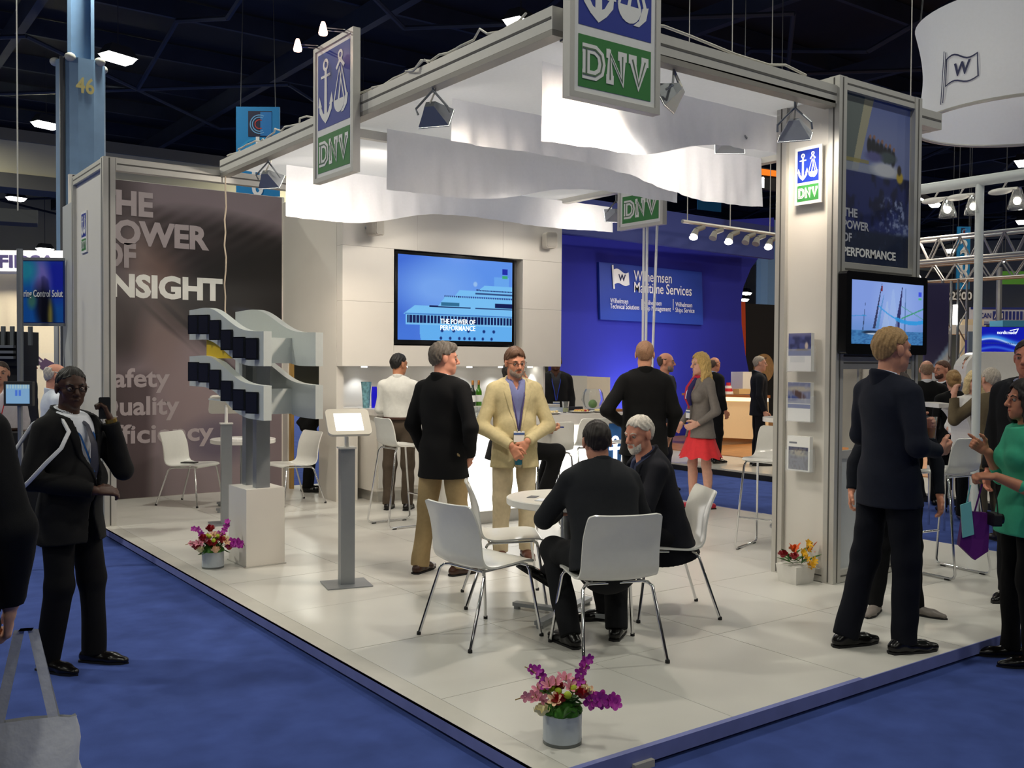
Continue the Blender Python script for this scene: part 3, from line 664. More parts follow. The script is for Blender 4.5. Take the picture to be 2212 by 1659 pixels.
def sail_scene(U, V):
    C = np.tile(L3(128,154,222), (len(U), 1)); C = mixc(C, (106,142,206), step(V, .55, .2)); C = mixc(C, (150,176,230), blob(U, V, .6, .6, .25, .5, 1.0)*.7)
    n = vnoise(U, V*2, 40, 8); sea = (V < .22).astype(float); C = mixc(C, (66,122,176), sea); C = mixc(C, (50,96,150), sea*step(n, .4, .8))
    def line(x0, y0, x1, y1, w0, col, a=1.0):
        nonlocal C
        t = (V-y0)/(y1-y0); x = x0+(x1-x0)*t; wd = w0*(1.15-t); m_ = ((np.abs(U-x) < wd) & (t > 0) & (t < 1)).astype(float)*a; C = mixc(C, col, m_)
    line(.30, .25, .40, .97, .016, (52,58,92)); line(.34, .25, .43, .8, .02, (86,140,196), .8); line(.62, .24, .69, .94, .03, (50,50,98)); line(.73, .22, .74, .93, .012, (74,110,160), .8); line(.15, .22, .18, .68, .006, (52,70,104)); line(.45, .2, .48, .7, .05, (166,188,226), .6)
    line(.40, .85, .405, .97, .01, (120,40,50)); line(.56, .2, .56, .9, .07, (160,186,232), .5)
    C = mixc(C, (30,44,66), blob(U, V, .27, .185, .13, .028, .5)); C = mixc(C, (30,44,66), blob(U, V, .60, .19, .11, .022, .5)); C = mixc(C, (196,212,230), blob(U, V, .30, .165, .10, .012, .5))
    y1 = .62-1.05*(U-.38)+.95*(U-.38)**2*1.0; C = mixc(C, (46,150,220), ((np.abs(V-(.36+1.1*(U-.84)**2)) < .012+.02*(U > .6)) & (U > .36)).astype(float)*.9)
    C = mixc(C, (60,150,110), ((np.abs(V-(.45+.55*(U-.72))) < .012) & (U > .68)).astype(float)*.9); C = mixc(C, (60,150,110), ((np.abs(V-(.63-.62*(U-.68))) < .006) & (U > .68)).astype(float)*.9)
    C = mixc(C, (50,140,200), ((np.abs(V-(.43+.02*np.sin(U*10))) < .006) & (U < .2)).astype(float)*.8)
    C = mixc(C, (60,80,220), ((U > .925) & (U < .975) & (V > .80) & (V < .88)).astype(float)); C = mixc(C, (80,180,130), ((U > .925) & (U < .975) & (V > .755) & (V < .785)).astype(float))
    return C
z20, z21 = at_y(1910, 766, 4.2).z, at_y(1910, 592, 4.2).z
tv('television on the poster tower showing sailing yachts', (6.515, 4.265, z20), 0, 1.03, z21-z20, sail_scene, 130, 90, bez=.06, bot=.075)

# loudspeakers beside the large screen
for px, py, lab in ((808, 492, 'left white wall loudspeaker half hidden by the rear valance'), (1185, 522, 'right white wall loudspeaker beside the large screen')):
    p = at_y(px, py, yw-.1)
    t = thing('loudspeaker', lab, 'loudspeaker', (p.x, yw-.12, p.z-.09), math.radians(22 if px < 1000 else -14), 'wall loudspeakers')
    MB().prism(rrect(-.075, .075, 0, .20, .03), -.07, .06).build('cabinet', mat('speaker_grey', rgb(176,170,160), .5), t)
    MB().prism(rrect(-.066, .066, .01, .19, .025), -.078, -.07).build('grille', mat('speaker_grille', rgb(158,154,146), .7), t)
    MB().tube([(0,.06,.1), (0,.13,.1)], .02, 8).build('bracket', M_silver, t)

# ---------------------------------------------------------------- big eye poster
def eye_poster(U, V):
    n = vnoise(U, V, 7, 11); C = np.tile(L3(132,119,126), (len(U), 1)); C = mixc(C, (150,134,138), step(V, .5, 0)*.6)
    C = mixc(C, (44,36,38), blob(U, V, .10, .97, .16, .10, 1.2)*.8); C = mixc(C, (70,60,62), blob(U, V, .16, .80, .16, .12, 1.2)*.7)
    C = mixc(C, (126,106,102), blob(U, V, .35, .74, .11, .12, 1.0)); C = mixc(C, (104,80,74), blob(U, V, .44, .66, .10, .12, 1.1)*.8)
    bl_ = blob(U, V, .98, .74, .60, .135, .5, -10); st_ = .5+.5*np.sin(U*70-V*150); C = mixc(C, (34,28,30), bl_*(.82+.18*st_)); C = mixc(C, (56,46,48), blob(U, V, .52, .84, .26, .045, 1.0, -16)*(.35+.5*st_))
    C = mixc(C, (22,19,21), blob(U, V, 1.0, .66, .50, .17, .45)); C = mixc(C, (44,36,38), blob(U, V, .13, .55, .17, .13, .8)*.9); C = mixc(C, (60,48,48), blob(U, V, .26, .56, .10, .10, 1.0)*.6)
    C = mixc(C, (20,17,19), blob(U, V, .92, .585, .50, .085, .5, -6)); C = mixc(C, (128,108,106), blob(U, V, .40, .50, .10, .10, 1.0)*.8)
    la = np.clip(np.sin(U*60+V*95)*1.6-.4, 0, 1); C = mixc(C, (34,28,30), blob(U, V, .50, .548, .17, .035, .9, -22)*(.35+.6*la)); C = mixc(C, (40,33,35), blob(U, V, .62, .49, .24, .045, .9, -30)*(.2+.6*la))
    C = mixc(C, (30,26,28), blob(U, V, .80, .53, .24, .05, .7, -14)*.9); C = mixc(C, (58,66,92), blob(U, V, .86, .596, .10, .012, 1.0, -8)*.7)
    C = mixc(C, (150,130,132), blob(U, V, .52, .34, .16, .14, 1.0)*.6); ed = .33+.05*V; C = mixc(C, (82,68,72), step(U, ed+.035, ed-.03)*step(V, .42, .36)*.9); C = mixc(C, (58,48,50), step(U, .30, .12)*step(V, .46, .3)*.6)
    C = mixc(C, (74,68,92), blob(U, V, .66, .17, .15, .07, .9)*.55)
    return C+((n-.5)*5)[:, None]
painted('eye_print', 2.42, 3.69-P-.01, 170, 250, eye_poster, MATS['poster_print'], pw, (0, -.003, .005))
M_ptext = mat('print_mauve_grey', rgb(176,164,168), .5)
def ptext(s, px, py, size, mt, width, bold=.03):
    p = at_y(px, py, 11.49); return text(s, size, mt, pw, (p.x-pw.location.x, -.006, p.z-P), bold=bold, width=width)
def wpx(a, b_, py): return at_y(b_, py, 11.49).x-at_y(a, py, 11.49).x
for s, xa, xb, py, sz_, mt, bo in (('THE', 206, 331, 456, .365, M_ptext, .042), ('POWER', 212, 452, 521, .365, M_ptext, .042), ('OF', 218, 294, 572, .365, M_ptext, .042), ('INSIGHT', 222, 481, 637, .345, M_wtext, .045),
                               ('Safety', 216, 367, 836, .295, M_ptext, .025), ('Quality', 206, 388, 898, .295, M_ptext, .025), ('Efficiency', 213, 462, 960, .295, M_ptext, .025)):
    if True:
        ptext(s, xa, py, sz_, mt, wpx(xa, xb, py-20), bo)
# ---------------------------------------------------------------- bar counters
M_glowpanel = mat('lit_bar_front', (1,1,1), .5, emit=1.6, ecolor=(1,.98,.93))
M_slab = mat('bar_slab', rgb(206,202,196), .3)
bar = thing('bar_counter', 'white bar counter with a glowing front and grey slab top', 'bar', (4.95, 7.75, P))
BW = 2.32
MB().box(0, BW, 0, .62, .95, 1.05).build('slab', M_slab, bar)
MB().box(.05, BW-.05, .10, .58, .0, .12).build('plinth', M_alu, bar)
MB().box(.05, BW-.05, .09, .57, .12, .95).build('body', M_white, bar)
MB().box(.07, 2.02, .075, .09, .13, .93).build('glowing_panel', M_glowpanel, bar)
MB().box(2.03, BW-.06, .075, .09, .13, .93).build('blue_panel', mat('bar_blue', rgb(42,104,172), .4), bar)
b = MB(); k = .30; cx = 2.15; zf = lambda t: .2+.62*t
stroke(b, arc(cx, zf(.88), .04, 0, 360, 12), .028, .068, .074); b.box(cx-.085, cx+.085, .068, .074, zf(.72), zf(.77)); b.box(cx-.026, cx+.026, .068, .074, zf(.2), zf(.8))
stroke(b, arc(cx, zf(.34), .13, 180, 360, 12, .16), .05, .068, .074); b.build('anchor_mark', mat('lit_mark', (1,1,1), .5, emit=1.6), bar)
bc = thing('back_counter', 'white back counter under the lit niche', 'counter', (5.14, 9.62, P))
CW = at_y(1193, 900, 9.85).x-.06-5.14
MB().box(0, CW, 0, .74, .98, 1.05).build('slab', M_slab, bc)
MB().box(.06, CW, .06, .70, .12, .98).build('body', M_white, bc)
for i in range(5):
    MB().box(.08+i*.53, .08+i*.53+.51, .045, .06, .16, .94).build('door', M_whitegloss, bc)
MB().box(.1, CW, .1, .68, 0, .12).build('plinth', M_alu, bc)
ZC = 1.05+P
# vases on the back counter
def vase(label, px, w, h, y, material, twist):
    x = at_y(px, 880, y).x; b = MB(); n = 4 if twist else 16; prof = [(.62, 0), (.66, .2), (.74, .5), (.9, .85), (1.0, 1.0)] if twist == 0 else [(.8, 0), (.85, .3), (.9, .6), (.8, .85), (.72, 1.0)]
    b.lathe([(r*w/2*(1.25 if n == 4 else 1), z*h) for r, z in prof], n); o = b.build('glass_vase', material, loc=(x, y, ZC), smooth=40 if twist == 0 else False, rz=.4)
    return tag(o, label, 'vase', 'vases on the back counter')
vase('tall pale turquoise glass vase on the back counter', 791, .125, .30, 9.98, mat('turquoise_glass', rgb(112,160,170), .15, noise=.45, nscale=26, trans=.25), 0)
vase('deep blue glass vase, taller of the pair beside the turquoise one', 808, .085, .245, 9.93, mat('cobalt_glass', rgb(24,14,214), .12), 1)
vase('deep blue glass vase, shorter of the pair and nearest the white-shirted man', 824, .10, .205, 9.86, MATS['cobalt_glass'], 1)
def bottle(label, px, y, colr, lab):
    x = at_y(px, 860, y).x; t = thing('wine_bottle', label, 'bottle', (x, y, ZC), 0, 'wine bottles')
    MB().lathe([(.036, 0), (.038, .02), (.038, .17), (.03, .20), (.015, .225), (.014, .27)], 16).build('glass', colr, t, smooth=40)
    MB().lathe([(.0155, .255), (.0155, .305), (.013, .31)], 12).build('capsule', mat('gold_foil', rgb(176,120,60), .35, metal=.6), t, smooth=40)
    MB().lathe([(.0388, .05), (.0388, .13)], 16).build('label', lab, t, smooth=40)
bottle('dark red wine bottle with a gold capsule on the back counter', 1021, 9.80, mat('dark_bottle', (.012,.02,.012), .08), M_paper)
bottle('green wine bottle with a pale label on the back counter', 1034, 9.84, mat('green_bottle', rgb(60,120,20), .1), M_paper)
# ice bowl
x = at_z(1026, 900, ZC).x
b = MB(); b.lathe([(.06,0),(.10,.05),(.125,.11),(.13,.115),(.12,.11),(.09,.05),(.05,.015)], 20)
t = thing('wine_cooler', 'wide metal bowl of ice in front of the wine bottles', 'bowl', (6.0, 8.20, ZC)); b.build('bowl', mat('hammered_metal', rgb(186,190,192), .2, metal=.8, bump=.6, bscale=60), t, smooth=50)
b = MB(); rs = random.Random(5)
for i in range(24): 
    a = rs.uniform(0, 6.28); r = rs.uniform(0, .09); b.box(r*math.cos(a)-.014, r*math.cos(a)+.014, r*math.sin(a)-.014, r*math.sin(a)+.014, .085+rs.uniform(0,.03), .11+rs.uniform(0,.04))
o = b.build('ice', mat('ice', (.9,.95,1), .1, trans=.5), t); o['kind'] = 'stuff'
# glasses rows on the bar
M_glass = mat('clear_glass', (.96,.98,.98), .03, trans=.95, ior=1.3)
gm = MB().lathe([(.026,0),(.034,.09),(.032,.09),(.024,.006)], 12).mesh('glass_body', 50); gm.materials.append(M_glass)
gi = 0
for i in range(7):
    for j in range(3):
        x = 5.22+i*.095; y = 7.84+j*.10
        if x > 5.92: continue
        o = link('drinking_glass', gm, None, None, (x, y, ZC)); tag(o, 'small clear drinking glass in the rows set out on the left part of the bar', 'glass', 'glasses on the bar'); gi += 1
def plate(label, x, y, r, foods, tall=False):
    t = thing('serving_plate', label, 'plate', (x, y, ZC), 0, 'plates on the bar')
    MB().lathe([(r*.6,0),(r,.018),(r*.97,.02),(r*.6,.006)], 24).build('dish', M_whitegloss, t, smooth=50)
    rs = random.Random(int(x*100))
    for nm, colr, n, sz in foods:
        b = MB()
        for i in range(n):
            a = rs.uniform(0, 6.28); q = r*.6*math.sqrt(rs.random()); b.ball((q*math.cos(a), q*math.sin(a), .014+sz*.8), (sz, sz, sz*.8), 7, 5)
        b.build(nm, colr, t, smooth=60)
plate('oval white plate near the beige-jacketed man on the bar', 6.28, 7.90, .11, [('crackers', mat('cracker', rgb(214,196,150), .8), 9, .016)])
plate('plate with red berries and cheese on the bar', 6.72, 7.95, .13, [('berries', mat('berry', rgb(170,26,40), .4), 16, .015), ('cheese_cubes', mat('cheese', rgb(222,196,110), .6), 18, .014)])
plate('plate of pale cheese at the right end of the bar', 6.98, 7.92, .12, [('cheese_slices', mat('cheese_pale', rgb(226,210,150), .6), 18, .015)])
o = MB().box(-.13, .13, -.08, .08, 0, .025).build('cutting_board', mat('board_wood', rgb(150,104,66), .5), loc=(7.27, 8.0, ZC)); tag(o, 'small wooden board at the far right end of the bar', 'board')
o = MB().box(-.22, .22, -.09, .09, 0, .05).build('glass_tray', mat('tray_pale', rgb(190,204,222), .15), loc=(6.42, 8.25, ZC)); tag(o, 'shallow pale blue tray at the rear edge of the bar', 'tray')
t = thing('drinking_glass', 'single tumbler with a drink standing before the dark-jacketed bartender', 'glass', (6.60, 8.06, ZC+.0))
link('tumbler', MB().lathe([(.03,0),(.042,.12),(.04,.12),(.028,.008)], 14).mesh('tumbler', 50), M_glass, t); MB().lathe([(.027,.008),(.032,.05)], 14).build('drink', mat('lime_drink', rgb(170,180,130), .1), t)
t = thing('orchid_bowl', 'round clear glass bowl holding a green apple-like ball at the bar end', 'vase', (7.12, 8.22, ZC))
prof = [(.05,0),(.10,.04),(.125,.12),(.11,.2),(.085,.24),(.08,.24),(.105,.2),(.12,.12),(.095,.045),(.045,.008)]
MB().lathe(prof, 20).build('bowl', M_glass, t, smooth=50); MB().ball((.0,0,.075), .05, 14, 10).build('green_ball', mat('apple_green', rgb(86,150,40), .4), t, smooth=60)
MB().box(-.11,.11,-.02,.02,.0,.055).build('drinks_sign', mat('dark_print', rgb(36,38,48), .5), tag(thing('card', 'small dark table card lying near the cheese plate', 'card', (6.80, 8.16, ZC)), 'small dark table card lying near the cheese plate', 'card'))

# low screen behind the bar on the right: pale counters of the opening
for a in ((7.98, 9.6, 8.9, .95, rgb(176,190,196)), (8.0, 10.9, 9.9, 1.22, rgb(222,214,198))): pass

# ---------------------------------------------------------------- chairs, stools, table
M_shell = mat('white_shell', rgb(222,222,216), .16, spec=.55)
def shell_mesh(prof, widths, thick=.011, nu=14, curve=.03):
    """prof: list of (y,z) from seat front to back top; widths per station"""
    P_ = np.array(prof, float); n = len(P_); t = np.linspace(0, 1, n); T = np.linspace(0, 1, 44)
    def sm(v): 
        v = np.interp(T, t, v); k = np.hanning(7); k /= k.sum(); return np.convolve(np.pad(v, 3, mode='edge'), k, 'valid')
    Y, Z, Wd, Cv = sm(P_[:, 0]), sm(P_[:, 1]), sm(np.array(widths)), sm(np.array(curve) if hasattr(curve, '__len__') else np.full(n, curve))
    ty, tz = np.gradient(Y), np.gradient(Z); L = np.hypot(ty, tz); ny_, nz_ = tz/L, -ty/L   # normal to the sitting side
    U = np.linspace(-1, 1, nu+1); top = []; bot = []
    # rounded corners at both ends
    ends = np.minimum(T, 1-T)
    for i in range(len(T)):
        e = min(1, ends[i]/.055); rf = 1-.16*(1-math.sqrt(max(0, 1-(1-e)**2)))
        for u in U:
            x = u*Wd[i]/2*rf; lift = Cv[i]*abs(u)**2.4
            sgn = -1 if Y[i] > 0 or True else 1
            p = np.array([x, Y[i]+sgn*0+(-ny_[i])*-lift, Z[i]+nz_[i]*lift*1.0])
            p = np.array([x, Y[i]+ny_[i]*lift, Z[i]+nz_[i]*lift]); top.append(p); bot.append(p-np.array([0, ny_[i], nz_[i]])*thick)
    m_ = len(U); N = len(T); b = MB(); vs = top+bot; o = len(top)
    fs = [(i*m_+k, i*m_+k+1, (i+1)*m_+k+1, (i+1)*m_+k) for i in range(N-1) for k in range(m_-1)]
    fs += [tuple(o+q for q in f[::-1]) for f in fs]
    for i in range(N-1): fs += [(i*m_, (i+1)*m_, o+(i+1)*m_, o+i*m_), (i*m_+m_-1, o+i*m_+m_-1, o+(i+1)*m_+m_-1, (i+1)*m_+m_-1)]
    for k in range(m_-1): fs += [(k, o+k, o+k+1, k+1), ((N-1)*m_+k, (N-1)*m_+k+1, o+(N-1)*m_+k+1, o+(N-1)*m_+k)]
    b.add(vs, fs); return b
# local frame: sits facing +y
def make_chair(label, loc, rz):
    t = thing('shell_chair', label, 'chair', loc, rz, 'white shell chairs')
    prof = [(.235,.425),(.22,.448),(.15,.452),(.0,.435),(-.10,.425),(-.17,.44),(-.205,.49),(-.215,.56),(-.225,.66),(-.25,.75),(-.27,.80)]
    wd = [.40,.42,.44,.45,.45,.45,.445,.44,.44,.425,.41]; cv = [.0,.0,.005,.012,.016,.022,.03,.035,.03,.02,.012]
    link('shell', shell_mesh(prof, wd, .011, 14, cv).mesh('shell', 60), M_shell, t)
    for sx in (-1, 1):
        b = MB(); b.tube([(sx*.13,.16,.425),(sx*.19,.185,.415),(sx*.205,.19,.39),(sx*.25,.245,.012)], .0095, 10); l = b.build('leg', M_chrome, t, smooth=60); MB().lathe([(.013,0),(.013,.014),(.010,.02)], 10, (sx*.2515,.247,.0)).build('foot', M_black, l)
        b = MB(); b.tube([(sx*.13,-.10,.41),(sx*.18,-.135,.405),(sx*.20,-.15,.385),(sx*.235,-.275,.012)], .0095, 10); l = b.build('leg', M_chrome, t, smooth=60); MB().lathe([(.013,0),(.013,.014),(.010,.02)], 10, (sx*.2355,-.277,.0)).build('foot', M_black, l)
    b = MB(); b.tube([(-.17,.175,.418),(.17,.175,.418)], .008, 8); b.tube([(-.15,-.12,.408),(.15,-.12,.408)], .008, 8)
    b.tube([(-.15,.17,.42),(-.15,-.12,.408)], .008, 8); b.tube([(.15,.17,.42),(.15,-.12,.408)], .008, 8); b.build('underframe', M_chrome, t, smooth=60)
    return t
def facing(dx, dy): return math.atan2(-dx, dy)
ch0 = make_chair('empty white shell chair at the left of the round table, seen from behind', (3.20, 4.67, P), facing(1, .10))
dup(ch0, (3.80, 5.26, P), facing(.85, -.5), 'empty white shell chair on the far side of the round table, its front showing')
dup(ch0, (3.585, 4.00, P), facing(.38, 1), 'white shell chair carrying the man in the dark suit with his back turned')
dup(ch0, (4.47, 4.43, P), facing(-1, .55), 'white shell chair carrying the grey-haired man')
dup(ch0, (3.47, 10.74, P), facing(.62, -.8), 'white shell chair by the eye poster with a dark thing on its seat')
dup(ch0, (4.42, 10.18, P), facing(-1, -.1), 'white shell chair right of the small table, mostly hidden by the display posts')
o = MB().box(-.05,.05,-.08,.08,0,.012).build('phone_pouch', mat('dark_leather', (.02,.018,.018), .5), loc=(3.46, 10.76, P+.449), rz=.8); tag(o, 'dark flat pouch on the seat of the chair by the poster', 'pouch')
def make_table(label, loc, r):
    t = thing('round_table', label, 'table', loc, 0, 'white round tables')
    MB().lathe([(r-.006,.705),(r,.71),(r,.745),(r-.006,.75)], 48).build('top', M_whitegloss, t, smooth=30)
    MB().lathe([(.03,.03),(.03,.70),(.11,.705)], 18).build('column', M_silver, t, smooth=30)
    b = MB()
    for k in range(4):
        a = math.radians(25+90*k); c_, s_ = math.cos(a), math.sin(a); M = Matrix.Rotation(a, 4, 'Z')
        b.box(.0,.36,-.028,.028,.022,.045, M); b.lathe([(.022,0),(.022,.024)], 10, (.34*c_,.34*s_,0))
    b.build('star_base', M_silver, t)
    return t
make_table('white round table between the seated men', (3.87, 4.72, P), .37)
make_table('white round table by the eye poster with papers on it', (3.82, 10.10, P), .34)
for k, (dx, dy, w_, h_, cm, lab) in enumerate(((-.18,.10,.09,.055,rgb(84,84,90),'dark business card at the rear of the round table'), (-.06,.02,.17,.04,rgb(92,90,92),'dark strip of print on the round table'), (-.20,-.06,.10,.12,rgb(214,216,222),'white sheet of paper at the left of the round table'), (.02,-.16,.09,.05,rgb(120,126,160),'folded leaflet near the edge of the round table'))):
    o = MB().box(-w_/2,w_/2,-h_/2,h_/2,0,.002).build('paper', mat('paper_%d' % k, cm, .6), loc=(3.87+dx, 4.72+dy, P+.751), rz=.6); tag(o, lab, 'paper')
o = MB().box(-.10,.10,-.14,.14,0,.004).build('paper', M_paper, loc=(3.74, 10.08, P+.751), rz=.3); tag(o, 'white papers on the table by the eye poster', 'paper')
def make_stool(label, loc, rz):
    t = thing('bar_stool', label, 'stool', loc, rz, 'white bar stools')
    prof = [(.185,.765),(.175,.785),(.10,.785),(.0,.772),(-.09,.772),(-.14,.79),(-.17,.84),(-.178,.91),(-.19,.99),(-.205,1.05)]
    wd = [.34,.36,.38,.385,.385,.38,.37,.36,.35,.32]; cv = [.0,.0,.004,.01,.014,.02,.026,.028,.02,.01]
    link('shell', shell_mesh(prof, wd, .010, 12, cv).mesh('shell', 60), M_shell, t)
    b = MB()
    for sx in (-1, 1):
        b.tube([(sx*.12,.13,.765),(sx*.15,.15,.755),(sx*.165,.16,.72),(sx*.205,.235,.05),(sx*.205,.22,.02),(sx*.205,.19,.012),(sx*.205,-.19,.012),(sx*.205,-.22,.02),(sx*.205,-.235,.05),(sx*.165,-.14,.72),(sx*.15,-.12,.75),(sx*.12,-.10,.758)], .0095, 10)
    b.build('sled_frame', M_chrome, t, smooth=60)
    b = MB(); b.tube([(-.19,.208,.28),(.19,.208,.28)], .009, 8); b.build('footrest', M_chrome, t, smooth=60)
    b = MB(); b.tube([(-.15,.14,.756),(.15,.14,.756)], .008, 8); b.tube([(-.15,-.115,.752),(.15,-.115,.752)], .008, 8); b.build('underframe', M_chrome, t, smooth=60)
    b = MB()
    for sx in (-1, 1):
        for y in (-.17,.17): b.box(sx*.205-.012, sx*.205+.012, y-.02, y+.02, 0, .008)
    b.build('glides', M_black, t)
    return t
st0 = make_stool('white bar stool beside the man in the white shirt', (4.69, 8.26, P), facing(1, 0))
dup(st0, (6.70, 5.42, P), facing(-.95, -.3), 'white bar stool partly hidden behind the left face of the poster tower')
dup(st0, (7.06, 4.03, P), facing(.12, 1), 'white bar stool on chrome sled legs right of the navy-suited man')
dup(st0, (6.28, 7.38, P), facing(0.1, 1), 'white bar stool against the glowing bar front, behind the seated men')
dup(st0, (6.85, 7.35, P), facing(-.3, 1), 'white bar stool near the blue anchor panel of the bar')
dup(st0, (5.62, 7.10, P), facing(.3, 1), 'white bar stool under the person holding a phone')
o = thing('high_table', 'white high table whose edge shows left of the poster tower', 'table', (7.75, 5.98, P))
MB().lathe([(.30,1.03),(.30,1.07)], 32).build('top', M_whitegloss, o); MB().lathe([(.03,.02),(.03,1.03)], 14).build('column', M_silver, o); MB().lathe([(.22,0),(.22,.02)], 24).build('base', M_silver, o)

# ---------------------------------------------------------------- tablet stands
def tablet_stand(label, loc, rz, lit):
    t = thing('tablet_stand', label, 'stand', loc, rz, 'tablet stands')
    MB().box(-.16,.16,-.14,.14,0,.008).build('base_plate', M_silver, t)
    MB().box(-.05,.05,-.045,.045,.008,.97).build('post', M_silver, t)
    MB().box(-.06,.06,-.055,.055,.97,.982).build('cap', M_whitegloss, t)
    MB().tube([(0,0,.98),(0,0,1.06),(0,-.01,1.10),(0,-.05,1.145)], .016, 10).build('neck', M_whitegloss, t, smooth=60)
    R = Matrix.Translation((0,-.055,1.15)) @ Matrix.Rotation(math.radians(-42), 4, 'X')
    h = MB().prism(rrect(-.155,.155,-.105,.125,.035,5), -.012, .012, R).build('tablet_case', mat('tablet_case', rgb(216,212,200), .3), t)
    R2 = R @ Matrix.Translation((0,-.0135,0))
    if lit: MB().prism(rrect(-.098,.098,-.072,.082,.004), 0, .0015, R2).build('screen', mat('tablet_white', (1,1,1), .3, emit=2.2), h)
    else: MB().prism(rrect(-.098,.098,-.072,.082,.004), 0, .0015, R2).build('screen', M_bezel, h)
    return t
tablet_stand('tablet on a grey post with a bright white screen, beside the man in black', (3.13, 6.27, P), math.radians(-14), True)
tablet_stand('tablet post seen from behind, left of the wavy display stand', (3.33, 9.25, P), math.radians(-14+180), False)

# ---------------------------------------------------------------- wavy display stand with tablets
ds = thing('display_stand', 'wavy two-tier display stand with rows of black tablets on a white pedestal', 'display stand', (2.90, 7.38, P))
M_wave = mat('wave_grey_white', rgb(200,206,204), .35)
MB().box(-.155,.155,-.19,.19,.008,.60).build('pedestal', M_white, ds); MB().box(-.165,.165,-.2,.2,0,.008).build('foot_plate', M_alu, ds)
for y in (-.10, .12): MB().box(-.055,.055,y-.04,y+.04,.60,1.72).build('post', M_silver, ds)
def wave_z(t): q = min(max((t-.10)/.74, 0), 1); s = q*q*q*(q*(6*q-15)+10); return .21*s         # t: 0 near .. 1 far
y_near, y_far = -.72, .92
def wave_board(x, z0, name):
    N = 28; pts_t = [i/N for i in range(N+1)]
    low = [(y_near+(y_far-y_near)*t, z0+wave_z(t)) for t in pts_t]; up = [(y, z+.25+.012*math.sin(math.pi*i/N)) for i, (y, z) in enumerate(low)]
    b = MB(); th = .03
    for i in range(N):
        q = [low[i], low[i+1], up[i+1], up[i]]
        vs = [(x-th, y, z) for y, z in q]+[(x+th, y, z) for y, z in q]
        b.add(vs, [(0,1,2,3),(7,6,5,4),(0,4,5,1),(3,2,6,7)]+([(0,3,7,4)] if i == 0 else [])+([(1,5,6,2)] if i == N-1 else []))
    o = b.build(name, M_wave, ds)
    return o
M_tab = mat('tablet_black', (.012,.013,.018), .22)
tabm = {}
def tablets(board, x, z0, side):
    for k in range(6):
        t = .03+k*.158; yc = y_near+(y_far-y_near)*(t+.055); zc = z0+wave_z(t+.06)+.045
        b = MB(); b.box(-.008,.008,-.058,.058,0,.158); o = b.build('tablet', M_tab, board, loc=(x+side*.062, yc, zc)); o.rotation_euler = (0, 0, -side*math.radians(24))
        MB().box(side*.008-.0008, side*.008+.0008, -.050, .050, .010, .148).build('glass', mat('tablet_glass', rgb(34,35,48), .35, spec=.3), o)
        MB().box(min(-side*.045,-side*.008), max(-side*.045,-side*.008), -.015, .015, .10, .14).build('clip', M_black, o)
for lvl, z0 in enumerate((1.16, 1.55)):
    b1 = wave_board(-.20, z0, 'wave_board'); b2 = wave_board(.20, z0, 'wave_board')
    tablets(b1, -.20, z0, -1); tablets(b2, .20, z0, 1)
    MB().box(-.17,.17,y_near+.43,y_near+.445,z0+.02,z0+.215).build('divider', M_wave, ds)
    MB().box(-.17,.17,y_near+.445,y_far-.3,z0+.10,z0+.112).build('shelf', M_wave, ds)
    b = MB(); M = Matrix.Translation((-.125, y_near+.43, z0+.10)) @ Matrix.Rotation(math.pi/2, 4, 'X'); b.lathe([(.042,0),(.042,.012),(.032,.016),(.02,.004)], 18, (0,0,0), M); b.build('speaker_ring', mat('ring_dark', rgb(50,52,52), .4), ds)
# yellow panel between the tiers
b = MB(); N = 14
for i in range(N):
    t0, t1_ = .38+.42*i/N, .38+.42*(i+1)/N; q = []
    for t in (t0, t1_): q.append((y_near+(y_far-y_near)*t, 1.55+wave_z(.38)-.004, 1.55+wave_z(t)-.0))
    lo = lambda t, a, b_: a+(b_-a)*(1-(t-.38)/.42)
    b.add([(-.195, q[0][0], q[0][1]), (-.195, q[1][0], q[1][1]), (-.195, q[1][0], q[1][2]), (-.195, q[0][0], q[0][2]), (-.185, q[0][0], q[0][1]), (-.185, q[1][0], q[1][1]), (-.185, q[1][0], q[1][2]), (-.185, q[0][0], q[0][2])], [(0,1,2,3),(7,6,5,4),(0,4,5,1),(3,2,6,7)])
b.build('yellow_panel', mat('yellow_board', rgb(222,186,30), .5), ds)

# ---------------------------------------------------------------- flowers
def petal_flower(b, c, n, r, w, tilt, rs, up=(0,0,1)):
    c = Vector(c); up = Vector(up).normalized(); s = up.orthogonal().normalized(); t = up.cross(s); a0 = rs.uniform(0, 6.28)
    for k in range(n):
        a = a0+2*math.pi*k/n; d = s*math.cos(a)+t*math.sin(a); e = up.cross(d); L = lambda f, g: c+d*r*f*math.cos(tilt)+up*r*g*math.sin(tilt)
        ring = [c, L(.35,.5)+e*w*.42, L(.68,.85)+e*w*.5, L(.92,.98)+e*w*.28, L(1,1), L(.92,.98)-e*w*.28, L(.68,.85)-e*w*.5, L(.35,.5)-e*w*.42]
        m_ = len(ring); mid = L(.6,.62)
        b.add(ring+[mid], [(i, (i+1) % m_, m_) for i in range(m_)])
def rose(b, c, r, rs):
    c = Vector(c)
    for ring, (rr_, hh, n) in enumerate(((.35,.9,3),(.65,.7,5),(1.0,.4,6))):
        for k in range(n):
            a = 2*math.pi*k/n+ring*.5; d = Vector((math.cos(a), math.sin(a), 0)); e = Vector((-d.y, d.x, 0)); p = c+d*r*rr_
            b.add([c+Vector((0,0,-r*.5)), p+e*r*.55*rr_, p+Vector((0,0,r*hh))+e*r*.35, p+Vector((0,0,r*hh))-e*r*.35+d*r*.15, p-e*r*.55*rr_], [(0,1,2,3,4)])
    b.ball((c.x, c.y, c.z), (r*.7, r*.7, r*.75), 9, 7)
